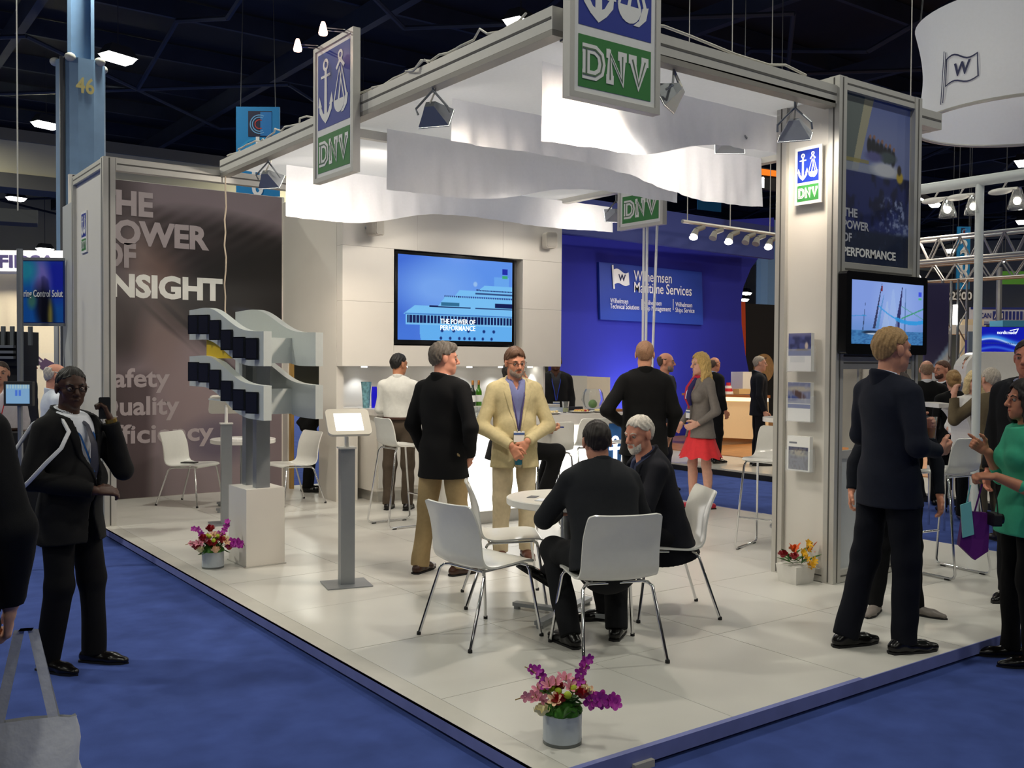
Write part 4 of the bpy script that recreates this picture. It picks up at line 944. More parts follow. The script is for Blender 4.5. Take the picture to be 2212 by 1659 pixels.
FM = dict(magenta=mat('petal_magenta', rgb(172,46,160), .55), pink=mat('petal_pink', rgb(214,136,156), .55), red=mat('petal_red', rgb(150,14,30), .5), cream=mat('petal_cream', rgb(232,224,178), .55), lime=mat('bud_lime', rgb(160,180,40), .6),
          green=mat('leaf_green', rgb(52,96,34), .6), moss=mat('moss_green', rgb(58,116,30), .8, noise=.3, nscale=80), orange=mat('petal_orange', rgb(220,96,30), .5), yellow=mat('petal_yellow', rgb(234,178,30), .5), peach=mat('petal_peach', rgb(236,196,158), .55), brown=mat('stem_brown', rgb(140,112,60), .7))
def orchid_stem(t, base, tip, n, rs, colr='magenta', r=.028):
    base, tip = Vector(base), Vector(tip); mid = (base+tip)/2+Vector((0,0,.05)); pts = [base*(1-u)**2+mid*2*u*(1-u)+tip*u*u for u in [i/8 for i in range(9)]]
    st = MB().tube(pts, .0025, 5).build('stem', FM['brown'], t)
    for k in range(n):
        u = .35+.6*k/n; p = base*(1-u)**2+mid*2*u*(1-u)+tip*u*u; b = MB(); petal_flower(b, p+Vector((rs.uniform(-.012,.012), rs.uniform(-.012,.012), rs.uniform(-.005,.012))), 5, r*(1.25-.4*u), r*.66, .35, rs, (rs.uniform(-.6,.6), -1+rs.uniform(-.3,.3), rs.uniform(0,.7))); ob = b.build('orchid_bloom', FM[colr], t); MB().ball(p+Vector((0,-.004,.004)), .0045, 6, 5).build('orchid_centre', FM['cream'] if k % 2 else FM['pink'], ob)
def vase_flowers(label, loc, seed, tilt=0, reds=2, creams=2, wild=1.0):
    rs = random.Random(seed); t = thing('flower_arrangement', label, 'flowers', loc, tilt, 'vases of flowers')
    b = MB().lathe([(.078,0),(.082,.006),(.082,.02),(.082,.125),(.079,.125)], 32); b.build('vase', mat('frosted_vase', rgb(176,184,192), .25, noise=.03), t, smooth=30)
    MB().lathe([(.0825,.0),(.0828,.014)], 32).build('vase_base', mat('vase_base_glass', rgb(96,100,100), .15), t, smooth=30)
    for k in range(7):
        a = k*.9; b = MB(); b.ball((.05*math.cos(a), .05*math.sin(a), .135), (.035,.035,.03), 10, 7); b.build('moss_ball', FM['moss'], t, smooth=60)
    MB().ball((0,0,.15), (.06,.06,.05), 12, 8).build('moss_ball', FM['moss'], t, smooth=60)
    for k in range(34):
        a = rs.uniform(0, 6.28); r = rs.uniform(.03,.11); b = MB(); petal_flower(b, (r*math.cos(a), r*math.sin(a), .13+rs.uniform(0,.06)), 1, rs.uniform(.05,.085), .022, rs.uniform(-.4,.8), rs); b.build('leaf', FM['green'], t)
    # pink lilies
    for k in range(int(13*wild)):
        a = rs.uniform(0, 6.28); r = rs.uniform(.02,.12); z = .27-.9*r+rs.uniform(-.02,.03); b = MB(); petal_flower(b, (r*math.cos(a), r*math.sin(a), z), 6, .044, .0185, .7, rs, (math.cos(a)*r*6, math.sin(a)*r*6-.5, 1)); lo_ = b.build('lily', FM['pink'] if k % 3 else FM['peach'], t); MB().tube([(r*math.cos(a), r*math.sin(a), z), (r*math.cos(a)*1.1, r*math.sin(a)*1.1-.01, z+.03)], .0022, 5).build('stamen', FM['brown'], lo_)
    for k in range(reds+2):
        a = -1.9+k*1.15+rs.uniform(-.3,.3); r = .07+.02*(k % 2); b = MB(); rose(b, (r*math.cos(a), r*math.sin(a), .20+.02*(k % 3)), .030, rs); b.build('rose', FM['red'], t, smooth=40)
    for k, (dx, dy, z, cc) in enumerate(((-.09,-.05,.15,'cream'), (.09,-.03,.22,'cream'), (.02,.09,.2,'cream'))[:creams]):
        b = MB(); rose(b, (dx, dy, z), .031, rs); b.build('rose', FM[cc], t, smooth=40)
    for k in range(7):
        a = rs.uniform(0, 6.28); r = rs.uniform(.03,.10); MB().ball((r*math.cos(a), r*math.sin(a), .26-.5*r+rs.uniform(-.02,.02)), .0165, 9, 7).build('lime_bud', FM['lime'], t, smooth=60)
    orchid_stem(t, (-.03,.0,.17), (-.16,.02,.31), 4, rs); orchid_stem(t, (.03,.0,.17), (.13,.0,.36), 5, rs); orchid_stem(t, (.05,-.03,.16), (.235,-.06,.17), 11, rs, 'magenta', .036); orchid_stem(t, (-.04,-.02,.15), (-.20,-.04,.19), 3, rs, 'pink')
    return t
vase_flowers('pink and magenta flowers in a frosted round vase at the front corner of the platform', (2.575, 3.15, P), 4, -.62)
fb = vase_flowers('red and pink flowers in a frosted vase at the foot of the white pedestal', (2.545, 7.36, P), 9, -.35, 5, 2, 1.3)
for k, (dx, dy, z) in enumerate(((-.12,-.03,.17), (.02,-.08,.15), (-.02,.0,.30), (.12,-.03,.16))):
    b = MB(); rose(b, (dx, dy, z), .034, random.Random(k)); b.build('rose', FM['peach'] if k == 1 else FM['red'], fb, smooth=40)
rs = random.Random(21)
tf = thing('flower_arrangement', 'orange and yellow tropical flowers in a white square pot at the tower foot', 'flowers', (5.855, 4.49, P), math.radians(-6), 'vases of flowers')
b = MB(); b.add([(-.085,-.085,0),(.085,-.085,0),(.085,.085,0),(-.085,.085,0),(-.10,-.10,.13),(.10,-.10,.13),(.10,.10,.13),(-.10,.10,.13)], [(3,2,1,0),(0,1,5,4),(1,2,6,5),(2,3,7,6),(3,0,4,7),(4,5,6,7)]); b.build('pot', M_whitegloss, tf)
for k, (dx, dy, z, cc, r) in enumerate(((-.11,.02,.21,'red',.034), (-.06,-.04,.2,'red',.032), (.0,.02,.24,'orange',.034), (.03,-.06,.2,'yellow',.03), (.09,-.02,.25,'yellow',.03), (.06,-.1,.14,'yellow',.03))):
    b = MB(); (rose(b, (dx, dy, z), r, rs) if cc != 'yellow' else [petal_flower(b, (dx+rs.uniform(-.02,.02), dy+rs.uniform(-.02,.02), z+rs.uniform(-.02,.03)), 6, r*1.2, .018, .4, rs, (0,-1,.6)) for _ in range(3)]); b.build('bloom', FM[cc], tf, smooth=40)
for k in range(5):
    b = MB(); petal_flower(b, (-.04+.05*k, -.02, .2), 1, .11, .022, rs.uniform(.5,1.2), rs, (rs.uniform(-.4,.4), 0, 1)); b.build('bird_petal', FM['orange'] if k != 2 else FM['green'], tf)
for k in range(16):
    a = rs.uniform(0, 6.28); b = MB(); petal_flower(b, (.05*math.cos(a), .05*math.sin(a), .14), 1, rs.uniform(.10,.20), .024, rs.uniform(0,.7), rs); b.build('leaf', FM['green'], tf)
# ---------------------------------------------------------------- high-bay lamps of the hall
hb_me = {}
def highbay(loc, rz=0.0, vis=True, scale=1.0):
    if 'h' not in hb_me:
        b = MB(); b.add([(-.42,-.24,0),(.42,-.24,0),(.42,.24,0),(-.42,.24,0),(-.26,-.15,.26),(.26,-.15,.26),(.26,.15,.26),(-.26,.15,.26)], [(0,1,5,4),(1,2,6,5),(2,3,7,6),(3,0,4,7),(4,5,6,7)])
        hb_me['h'] = b.mesh('housing'); hb_me['h'].materials.append(M_housing)
        b = MB(); b.add([(-.40,-.22,.0),(.40,-.22,.0),(.40,.22,.0),(-.40,.22,.0),(-.30,-.15,-.14),(.30,-.15,-.14),(.30,.15,-.14),(-.30,.15,-.14)], [(0,1,5,4),(1,2,6,5),(2,3,7,6),(3,0,4,7),(4,7,6,5)])
        hb_me['l'] = b.mesh('diffuser'); hb_me['l'].materials.append(M_lens)
        b = MB(); b.tube([(0,0,0),(0,0,1)], .012, 5); hb_me['s'] = b.mesh('hanger'); hb_me['s'].materials.append(M_housing)
    return loc, rz
HB = []
for px, py, lab in ((255,122,'bright high-bay lamp right of the blue column'), (100,267,'high-bay lamp left of the blue column'), (35,427,'small far high-bay lamp below the cream bulkhead at the left edge'), (97,537,'far lamp just above the left hanging banner'), (1125,50,'high-bay lamp just above the left canopy beam near the front emblem'), (785,215,'lamp glimpsed right of the left emblem panel'),
                    (2208,350,'lamp cut by the right picture edge'), (2018,440,'lamp beside the tower under the white pipe'), (2052,540,'lamp between the two long trusses'), (2165,560,'lamp above the lower truss on the right'), (2206,478,'lamp at the right edge between pipe and truss'), (1612,632,'far lamp at the edge of the blue sail wall'), (1607,646,'lowest far lamp at the edge of the blue sail wall')):
    p = at_z(px, py, HALL_Z if py < 500 else (7.5 if py < 600 else 6.0)); HB.append((p, lab, True))
for i in range(6):
    for j in range(5):
        p = Vector((-12+i*8.5, -8+j*9.0, HALL_Z+.4))
        d = p-Vector((0,0,CAMZ)); z_ = d.dot(CF)
        if z_ > 0.5:
            px = 1106+FPX*d.dot(CR)/z_; py = 829.5-FPX*d.dot(CU)/z_
            if -60 < px < 2272 and -60 < py < 1700: continue
        HB.append((p, 'high-bay lamp hanging over the aisles outside the view', False))
for p in ((1.5, 31, 9.2), (-6, 31, 9.2), (14.5, 31, 9.2)): HB.append((Vector(p), 'high-bay lamp hanging over the aisles outside the view', 500.0))  # extra lamps added only to brighten the cream bulkhead
highbay((0,0,0))
for p, lab, vis in HB:
    t = thing('highbay_lamp', lab, 'lamp', p, .35, 'hall lamps')
    link('housing', hb_me['h'], None, t); link('diffuser', hb_me['l'], None, t); hg = link('hanger', hb_me['s'], None, t, (0,0,.25)); hg.scale = (1,1,ceil_z-.002-p.z-.25)
    area_light('hall_light', p+Vector((0,0,-.2)), p+Vector((0,0,-5)),   .6, .35, (vis if isinstance(vis, float) else HALL_POWER*(1.6 if vis else (2.6 if (-5 < p.x < 0 and 5 < p.y < 25) else 1))), HALL_COLOR, 165)
# ---------------------------------------------------------------- people: implicit surfaces meshed with surface nets
V3 = lambda *a: np.array(a, float)
def nrm(v): v = np.asarray(v, float); return v/(np.linalg.norm(v)+1e-12)
class Prim:
    """tapered capsule a->b with radii ra->rb; flat=(axis,k) squeezes along axis; clip=[(point,normal)] keeps the side against the normal"""
    def __init__(s, a, b, ra, rb=None, flat=None, clip=None): s.a = np.asarray(a, float); s.b = np.asarray(b, float); s.ra = ra; s.rb = ra if rb is None else rb; s.flat = flat; s.clip = clip or []
    def bounds(s): r = max(s.ra, s.rb)*1.05; return np.minimum(s.a, s.b)-r, np.maximum(s.a, s.b)+r
    def d(s, X):
        ab = s.b-s.a; L2 = ab@ab; pa = X-s.a
        t = np.clip((pa@ab)/L2, 0, 1) if L2 > 1e-12 else np.zeros(X.shape[:-1])
        q = pa-t[..., None]*ab
        if s.flat is not None:
            ax, k = s.flat; q = q+(k-1)*(q@ax)[..., None]*ax
            dd = np.sqrt((q*q).sum(-1))-(s.ra+(s.rb-s.ra)*t); dd = dd/(1+.35*(k-1))
        else: dd = np.sqrt((q*q).sum(-1))-(s.ra+(s.rb-s.ra)*t)
        for p, n in s.clip: dd = np.maximum(dd, (X-p)@n)
        return dd
class Ell:
    """ellipsoid with axes matrix A (columns) and radii r"""
    def __init__(s, c, r, A=None, clip=None): s.c = np.asarray(c, float); s.r = np.asarray(r, float); s.A = np.eye(3) if A is None else A; s.clip = clip or []
    def bounds(s): R = np.abs(s.A)@s.r; return s.c-R, s.c+R
    def d(s, X):
        q = (X-s.c)@s.A; k0 = np.sqrt(((q/s.r)**2).sum(-1)); k1 = np.sqrt(((q/s.r**2)**2).sum(-1))+1e-9
        dd = k0*(k0-1)/k1
        for p, n in s.clip: dd = np.maximum(dd, (X-p)@n)
        return dd
def field(prims, vox, k=.03, more=None, cuts=(), planes=(), wrinkle=0.0, seed=0, post=None):
    pa_ = list(prims)+(list(more[0]) if more else []); lo = np.min([p.bounds()[0] for p in pa_], 0)-vox*3; hi = np.max([p.bounds()[1] for p in pa_], 0)+vox*3
    n = np.ceil((hi-lo)/vox).astype(int)+1
    ax = [lo[i]+vox*np.arange(n[i]) for i in range(3)]
    D = np.full(n, .2); allp = [(p, k) for p in prims]+([(p, more[1]) for p in more[0]] if more else [])
    for p, k in allp:
        a, b = p.bounds(); m = k+vox*2
        i0 = np.maximum(((a-m-lo)/vox).astype(int), 0); i1 = np.minimum(((b+m-lo)/vox).astype(int)+2, n)
        G = np.stack(np.meshgrid(*[ax[i][i0[i]:i1[i]] for i in range(3)], indexing='ij'), -1)
        dd = p.d(G); sl = tuple(slice(i0[i], i1[i]) for i in range(3)); o = D[sl]
        h = np.clip(.5+.5*(dd-o)/k, 0, 1); D[sl] = dd*(1-h)+o*h-k*h*(1-h)
    if wrinkle or cuts or planes or post:
        G = np.stack(np.meshgrid(*ax, indexing='ij'), -1)
        if wrinkle:
            rs = np.random.RandomState(seed); w_ = 0
            for f, am in ((17, 1.0), (29, .7), (47, .45)):
                d_ = rs.randn(3); d_[2] *= 1.6; d_ /= np.linalg.norm(d_); ph = rs.rand()*6.28; d2 = nrm(rs.randn(3)); w_ = w_+am*np.sin(f*(G@d_)+ph+1.3*np.sin(9*(G@d2)+ph))
            D = D+wrinkle*w_/1.5
        for p, nn in planes: D = np.maximum(D, (G-p)@nn)
        for c in cuts: D = np.maximum(D, -c(G))
        if post: D = post(D, G)
    return D, lo, vox
def nets(D, lo, vox):
    S = D < 0; n = D.shape
    cx = np.zeros(tuple(i-1 for i in n), bool); cnt = np.zeros(cx.shape, np.int8)
    for dx in (0,1):
        for dy in (0,1):
            for dz in (0,1): cnt += S[dx:n[0]-1+dx, dy:n[1]-1+dy, dz:n[2]-1+dz]
    act = (cnt > 0) & (cnt < 8); idx = np.full(act.shape, -1, np.int64); C = np.argwhere(act); idx[act] = np.arange(len(C))
    if len(C) == 0: return np.zeros((0,3)), np.zeros((0,4), int)
    acc = np.zeros((len(C), 3)); w = np.zeros(len(C))
    cor = [(a,b,c) for a in (0,1) for b in (0,1) for c in (0,1)]
    for a in cor:
        for ax_ in range(3):
            if a[ax_]: continue
            b = list(a); b[ax_] = 1
            d0 = D[C[:,0]+a[0], C[:,1]+a[1], C[:,2]+a[2]]; d1 = D[C[:,0]+b[0], C[:,1]+b[1], C[:,2]+b[2]]
            m = (d0 < 0) != (d1 < 0); t = np.where(m, d0/(d0-d1+1e-20), 0); p = np.tile(np.array(a, float), (len(C), 1)); p[:, ax_] += t
            acc += p*m[:, None]; w += m
    Vv = lo+(C+acc/w[:, None])*vox; F = []
    for ax_ in range(3):
        o1, o2 = [(1,2),(2,0),(0,1)][ax_]
        sl0 = [slice(None)]*3; sl1 = [slice(None)]*3; sl0[ax_] = slice(0, n[ax_]-1); sl1[ax_] = slice(1, n[ax_])
        a_, b_ = S[tuple(sl0)], S[tuple(sl1)]
        E = np.argwhere(a_ != b_); E = E[(E[:, o1] > 0) & (E[:, o2] > 0) & (E[:, o1] < n[o1]-1) & (E[:, o2] < n[o2]-1)]
        if len(E) == 0: continue
        def id_(d1, d2):
            q = E.copy(); q[:, o1] -= d1; q[:, o2] -= d2; return idx[q[:,0], q[:,1], q[:,2]]
        Q = np.stack([id_(1,1), id_(0,1), id_(0,0), id_(1,0)], 1); fl_ = ~a_[E[:,0], E[:,1], E[:,2]]
        Q[fl_] = Q[fl_][:, ::-1]; F.append(Q)
    F = np.concatenate(F); return Vv, F[(F >= 0).all(1)]
def mesh_from(name, parts):
    vs, fs, o = [], [], 0
    for Vv, F in parts: vs.append(Vv); fs.append(F+o); o += len(Vv)
    Vv = np.concatenate(vs); F = np.concatenate(fs)
    me = bpy.data.meshes.new(name); nv, nf = len(Vv), len(F)
    me.vertices.add(nv); me.vertices.foreach_set('co', Vv.astype(np.float32).ravel()); me.loops.add(nf*4); me.loops.foreach_set('vertex_index', F.ravel().astype(np.int32))
    me.polygons.add(nf); me.polygons.foreach_set('loop_start', np.arange(0, nf*4, 4, dtype=np.int32)); me.polygons.foreach_set('loop_total', np.full(nf, 4, np.int32))
    me.polygons.foreach_set('use_smooth', np.ones(nf, bool)); me.update(calc_edges=True); me.validate(); return me
def sdf_obj(name, prims, vox, material, parent, **kw):
    Vv, F = nets(*field(prims, vox, **kw))
    if len(F) == 0: return None
    return link(name, mesh_from(name, [(Vv, F)]), material, parent)

# default standing skeleton of a 1.75 m figure; +y forward, +x its right side, z up
def skeleton(over):
    J = dict(pelvis=V3(0,0,.96), waist=V3(0,.005,1.10), chest=V3(0,0,1.30), neck=V3(0,-.015,1.475), head=V3(0,.015,1.625),
             shR=V3(.178,-.015,1.395), shL=V3(-.178,-.015,1.395), elR=V3(.222,-.035,1.115), elL=V3(-.222,-.035,1.115), wrR=V3(.222,.05,.875), wrL=V3(-.222,.05,.875),
             hipR=V3(.095,0,.93), hipL=V3(-.095,0,.93), knR=V3(.105,.015,.50), knL=V3(-.105,.015,.50), anR=V3(.11,-.02,.09), anL=V3(-.11,-.02,.09), toeR=V3(.03,1,0), toeL=V3(-.03,1,0))
    for k_, v in over.items():
        if k_ in J: J[k_] = np.array(v, float)
    return J
def hand_prims(w, d, n, side, curl=.35, spread=.02, pt=None, thumb=.5):
    """w wrist, d along the hand, n palm normal, side = +1 if thumb lies on cross(d,n)... s points to the thumb"""
    d = nrm(d); n = nrm(n-d*(n@d)); s = side*np.cross(d, n); out = []
    out.append(Prim(w-d*.015, w+d*.025, .024, .026, (n, 1.35)))
    for o_ in (-.024, -.008, .009, .025): out.append(Prim(w+d*.025+s*o_*.75, w+d*.085+s*o_, .0165, .0125, (n, 1.15)))
    for i, (o_, L) in enumerate(((.027, .070), (.009, .078), (-.009, .073), (-.026, .058))):
        c = curl if pt is None or i not in pt else .04; p = w+d*.088+s*o_; dirv = nrm(d+s*o_*spread*20); a = c*.8
        for j, (fr, r0, r1) in enumerate(((.45, .0098, .0088), (.30, .0088, .0080), (.25, .0080, .0066))):
            dv = nrm(dirv*math.cos(a)+n*math.sin(a)); q = p+dv*L*fr; out.append(Prim(p, q, r0, r1)); p = q; a += c*1.5
    p = w+d*.022+s*.026; dv = nrm(d*.62+s*.62+n*.35*thumb); q = p+dv*.042; out.append(Prim(p, q, .0135, .0115)); dv2 = nrm(d*.85+s*.25+n*.5*thumb); q2 = q+dv2*.032; out.append(Prim(q, q2, .0112, .0098)); dv3 = nrm(d*.9+n*.5*thumb); out.append(Prim(q2, q2+dv3*.024, .0098, .0078))
    return out
def head_frame(yaw=0, pitch=0, roll=0, base=None):
    cy_, sy_ = math.cos(yaw), math.sin(yaw); cp_, sp_ = math.cos(pitch), math.sin(pitch); cr_, sr_ = math.cos(roll), math.sin(roll)
    Rz = np.array([[cy_, -sy_, 0],[sy_, cy_, 0],[0,0,1]]); Rx = np.array([[1,0,0],[0,cp_,-sp_],[0,sp_,cp_]]); Ry = np.array([[cr_,0,sr_],[0,1,0],[-sr_,0,cr_]])
    return Rz@Rx@Ry
PN = [0]
SKIN = {}
def person(label, loc, face, h=1.75, pose={}, build=1.0, belly=0.0, skin=(205,150,120), hair=None, haircol=(60,45,35), beard=None, head=(0,0,0), top=None, jacket=None, bottom=None, shoes=None,
           glasses=None, det=1, hands={}, lean=None, female=False, extras=None, group=None, tie=None, hem=.80, shirt=(225,228,235), collar=True, opening=.07, button=1.10, openlow=.05, group_=None, sock=None, skirt=None, armskin=False, legskin=False, mouth=True):
    PN[0] += 1; seed = PN[0]*13
    k_ = h/1.75
    root = thing('person', label, 'person', loc, face, group_ or 'people at the exhibition')
    J = skeleton(pose); B = build
    up = nrm(J['neck']-J['pelvis']); rt = nrm(J['shR']-J['shL']); fw = nrm(np.cross(up, rt)); up_c = nrm(np.cross(rt, fw))
    vc = {2: .0075, 1: .011, 0: .017}[det]; vh = {2: .0042, 1: .0055, 0: .0085}[det]; vhand = {2: .0038, 1: .0048, 0: .0075}[det]
    rid = tuple(int(c) for c in skin); sm = mat('skin_%d_%d_%d' % rid, rgb(*skin), .5, noise=.06, nscale=25, spec=.35)
    HR = head_frame(*head); hc = J['head']; T = lambda x, y, z: hc+HR@V3(x, y, z)
    def E(c, r, ang=0): return Ell(T(*c), r, HR)
    f_ = .94 if female else 1.0
    # ---- head
    hp = [E((0,-.012,.030), (.075*f_,.096*f_,.088)), E((0,.018,-.040), (.058*f_,.066,.078)), E((0,.040,-.070), (.046*f_,.045,.045)), Prim(T(0,.064,-.098), T(0,.060,-.094), .019*f_),
          Prim(T(-.034,.073,.022), T(.034,.073,.022), .0135), E((.033,.050,-.026), (.027,.022,.026)), E((-.033,.050,-.026), (.027,.022,.026)),
          Prim(T(0,-.022,-.06), J['neck']+V3(0,0,-.03), .054*f_*(.9+.1*B), .062*f_*(.9+.1*B)), E((.045,.0,-.068), (.014,.038,.026)), E((-.045,.0,-.068), (.014,.038,.026))]
    fine = [Prim(T(0,.088,.010), T(0,.108,-.028), .0085, .0125), Prim(T(.012,.093,-.034), T(.012,.094,-.033), .0085), Prim(T(-.012,.093,-.034), T(-.012,.094,-.033), .0085),
            Prim(T(-.019,.078,-.060), T(.019,.078,-.060), .0075), Prim(T(-.016,.077,-.070), T(.016,.077,-.070), .0082),
            Ell(T(.079*f_,-.012,-.002), (.010,.021,.033), HR), Ell(T(-.079*f_,-.012,-.002), (.010,.021,.033), HR)]
    def eyecut(c): return Ell(c, (.0165,.020,.0060), HR).d
    Dh = field(hp, vh, k=.020, more=(fine, .008), cuts=[eyecut(T(.032,.090,.003)), eyecut(T(-.032,.090,.003))])
    parts = [nets(*Dh)]
    # ---- hands
    for sd, sg in (('R', 1), ('L', -1)):
        hd = hands.get(sd, {})
        if hd is None: continue
        w_ = J['wr'+sd]; fd = nrm(J['wr'+sd]-J['el'+sd]); d_ = nrm(np.array(hd.get('d', fd), float)); n_ = np.array(hd.get('n', (-sg, .15, 0)), float)
        dn = nrm(d_); nn_ = nrm(n_-dn*(n_@dn)); 
        th = hd.get('t'); s_try = np.cross(dn, nn_); tv_ = np.array(th if th is not None else (-.15*sg, 1, .4), float); side = 1 if s_try@tv_ > 0 else -1
        pr = [Prim(J['el'+sd], w_, .042*B**.5, .027)]+hand_prims(w_+dn*.01, dn, n_, side, hd.get('curl', .35), pt=hd.get('pt'), thumb=hd.get('thumb', .5))
        if female: pass
        parts.append(nets(*field(pr, vhand, k=.010)))
    # ---- rest of the body under the clothes, one continuous coarse surface
    bd = [Prim(J['chest'], J['waist'], .125*B, .112*B, (fw, 1.35)), Prim(J['waist'], J['pelvis'], .112*B, .13*B, (fw, 1.3)), Prim(J['shL']*.8+J['shR']*.2, J['shR']*.8+J['shL']*.2, .05), Prim(J['neck']-V3(0,0,.04), J['neck']+V3(0,0,.02), .05)]
    for sd in 'RL':
        bd += [Prim(J['sh'+sd], J['el'+sd], .047*B**.5, .038), Prim(J['el'+sd], J['wr'+sd], .037, .024), Prim(J['hip'+sd], J['kn'+sd], .078*B**.5, .05), Prim(J['kn'+sd], J['an'+sd], .05 if not legskin else .054, .034)]
        if legskin: bd += [Prim(J['kn'+sd]*.75+J['an'+sd]*.25-nrm(J['toe'+sd])*.012, J['kn'+sd]*.5+J['an'+sd]*.5-nrm(J['toe'+sd])*.008, .048, .042)]
        fo = nrm(J['toe'+sd]); bd.append(Prim(J['an'+sd]-V3(0,0,.05), J['an'+sd]-V3(0,0,.055)+fo*.12, .03, .024))
    parts.append(nets(*field(bd, .014 if not (legskin or armskin) else max(vc, .009), k=.03)))
    bo = link('body', mesh_from('body', parts), sm, root)
    # ---- face details
    if det >= 1 or True:
        for sx in (-1, 1):
            eo = MB().ball(tuple(T(sx*.032, .0745, .003)), .0118, 10, 8).build('eye', mat('eye_white', rgb(150,138,128), .4), bo, smooth=60)
            MB().ball(tuple(T(sx*.0318, .0822, .003)), .0060, 8, 6).build('iris', mat('iris_dark', rgb(42,30,24), .25), eo, smooth=60)
        if hair != 'bald_none':
            for sx in (-1, 1): MB().tube([T(sx*.015,.0885,.022), T(sx*.034,.0875,.029), T(sx*.052,.072,.021)], [.0038,.0045,.0025], 6).build('eyebrow', mat('hair_%d_%d_%d' % tuple(haircol), rgb(*haircol), .6, noise=.25, nscale=120), bo)
        lb_ = MB(); lb_.tube([T(-.023,.0775,-.0645), T(-.012,.0855,-.064), T(0,.0875,-.0635), T(.012,.0855,-.064), T(.023,.0775,-.0645)], [.002,.0048,.0058,.0048,.002], 8); lb_.build('lips', mat('lips_%d' % rid[0], rgb(max(skin[0]-22, 30), max(skin[1]-55, 20), max(skin[2]-48, 20)), .45), bo, smooth=60)
    hm = mat('hair_%d_%d_%d' % tuple(haircol), rgb(*haircol), .6, noise=.25, nscale=120)
    # ---- hair
    up_h = HR@V3(0,0,1); fw_h = HR@V3(0,1,0); rt_h = HR@V3(1,0,0)
    def loc_h(G): q = (G-hc); return q@rt_h, q@fw_h, q@up_h
    def strands(D, G, amp=.0035, f=150):
        x, y, z = loc_h(G); th = np.arctan2(x, y+.02); return D+amp*np.sin(th*26+14*z*6+2*np.sin(x*60))*.6+amp*.6*np.sin(y*f+x*40+3*np.sin(z*50))
    if hair in ('short', 'full', 'side', 'balding', 'ring', 'crop'):
        th = {'short': .010, 'full': .016, 'side': .014, 'balding': .007, 'ring': .008, 'crop': .005}[hair]
        pr = [E((0,-.016,.032), (.077*f_+th*.5,.096*f_+th,.088+th*1.1)), E((0,-.045,-.01), (.070+th*.5,.062+th,.075))]
        if hair in ('full', 'side'): pr.append(E((.012,.045,.085), (.055,.045,.035+th*.3)))
        a_, b_, lowz = {'short': (.018,.80,-.075), 'full': (.010,.78,-.085), 'side': (.015,.78,-.075), 'balding': (.030,.95,-.07), 'ring': (.02,.9,-.075), 'crop': (.02,.8,-.065)}[hair]
        def post(D, G):
            x, y, z = loc_h(G); D = strands(D, G)+np.maximum(0, -(z-.03))*.16
            line = a_+b_*y+.006*np.sin(x*95+1)+.004*np.sin(x*210)-.15*np.maximum(0, np.abs(x)-.05)*0; side_ = np.where((np.abs(x) > .055) & (y > -.005), .018+.0*y, line)   # sideburn
            cut = np.maximum(line-z, lowz-z)
            ear = np.where((y > -.035) & (y < .02), np.maximum(cut, .026-z+np.abs(y+.005)*.4), cut); cut = np.where(np.abs(x) > .062, ear, cut)
            if hair == 'ring': cut = np.maximum(cut, z-.045+0*x-np.where(y < -.06, .03, 0))
            return np.maximum(D, cut)
        sdf_obj('hair', pr, max(vh, .005), hm, bo, k=.02, post=post)
    elif hair in ('long', 'bob', 'bun'):
        th = .014
        pr = [E((0,-.014,.034), (.078*f_+th*.8,.098*f_+th,.092+th)), E((0,-.05,-.01), (.074,.062,.085))]
        if hair == 'long':
            for x, y in ((-.07,-.03), (.07,-.03), (-.04,-.075), (.04,-.075), (0,-.085), (.082,.005), (-.082,.005)):
                p0 = T(x*.9, y, .0); p1 = T(x*1.15, y*1.02, -.13); p2 = J['neck']+rt*x*1.35+fw*(y*.9-.015+(.075 if abs(x) > .065 else -.035))-up*.13; pr += [Prim(p0, p1, .034, .034), Prim(p1, p2, .034, .020)]
        if hair == 'bob':
            for x, y in ((-.075,-.02), (.075,-.02), (-.05,-.07), (.05,-.07), (0,-.085), (.08,.012), (-.08,.012)): pr += [Prim(T(x*.95, y, .02), T(x*1.12, y, -.11), .036, .034)]
        if hair == 'bun': pr += [E((0,-.115,.045), (.045,.04,.042)), E((0,-.06,-.02), (.065,.05,.06))]
        def post(D, G):
            x, y, z = loc_h(G); D = strands(D, G, .004, 90)
            facecut = np.sqrt((x/.058)**2+((z+.02)/.105)**2)-1; cut = np.where(y > .01, -facecut*.06, -1)
            fore = (.062+.3*(y-.06))-z; cut = np.where((y > .03) & (np.abs(x) < .05), np.maximum(cut, fore), cut)
            return np.maximum(D, cut)
        sdf_obj('hair', pr, max(vh, .0055), hm, bo, k=.022, post=post)
    if beard:
        bm_ = mat('beard_%d_%d_%d' % tuple(beard[1]), rgb(*beard[1]), .8, noise=.3, nscale=150)
        pr = [E((0,.042,-.074), (.051,.049,.047)), Prim(T(0,.067,-.099), T(0,.062,-.096), .0215), E((.040,.035,-.065), (.024,.03,.04)), E((-.040,.035,-.065), (.024,.03,.04)), Prim(T(-.022,.082,-.05), T(.022,.082,-.05), .0065)]
        full_ = beard[0] == 'full'
        def post(D, G):
            x, y, z = loc_h(G); D = strands(D, G, .0015, 200); cut = np.maximum(z+.045, .0-y if full_ else .045-y)
            if full_: cut = np.where(np.abs(x) > .045, np.maximum(z+.02, -.0-y), cut)
            mouthc = .012-np.sqrt((x/1.9)**2+(z+.064)**2); cut = np.where(y > .06, np.maximum(cut, mouthc), cut); return np.maximum(D, cut)
        sdf_obj('beard', pr, max(vh, .005), bm_, bo, k=.012, post=post)
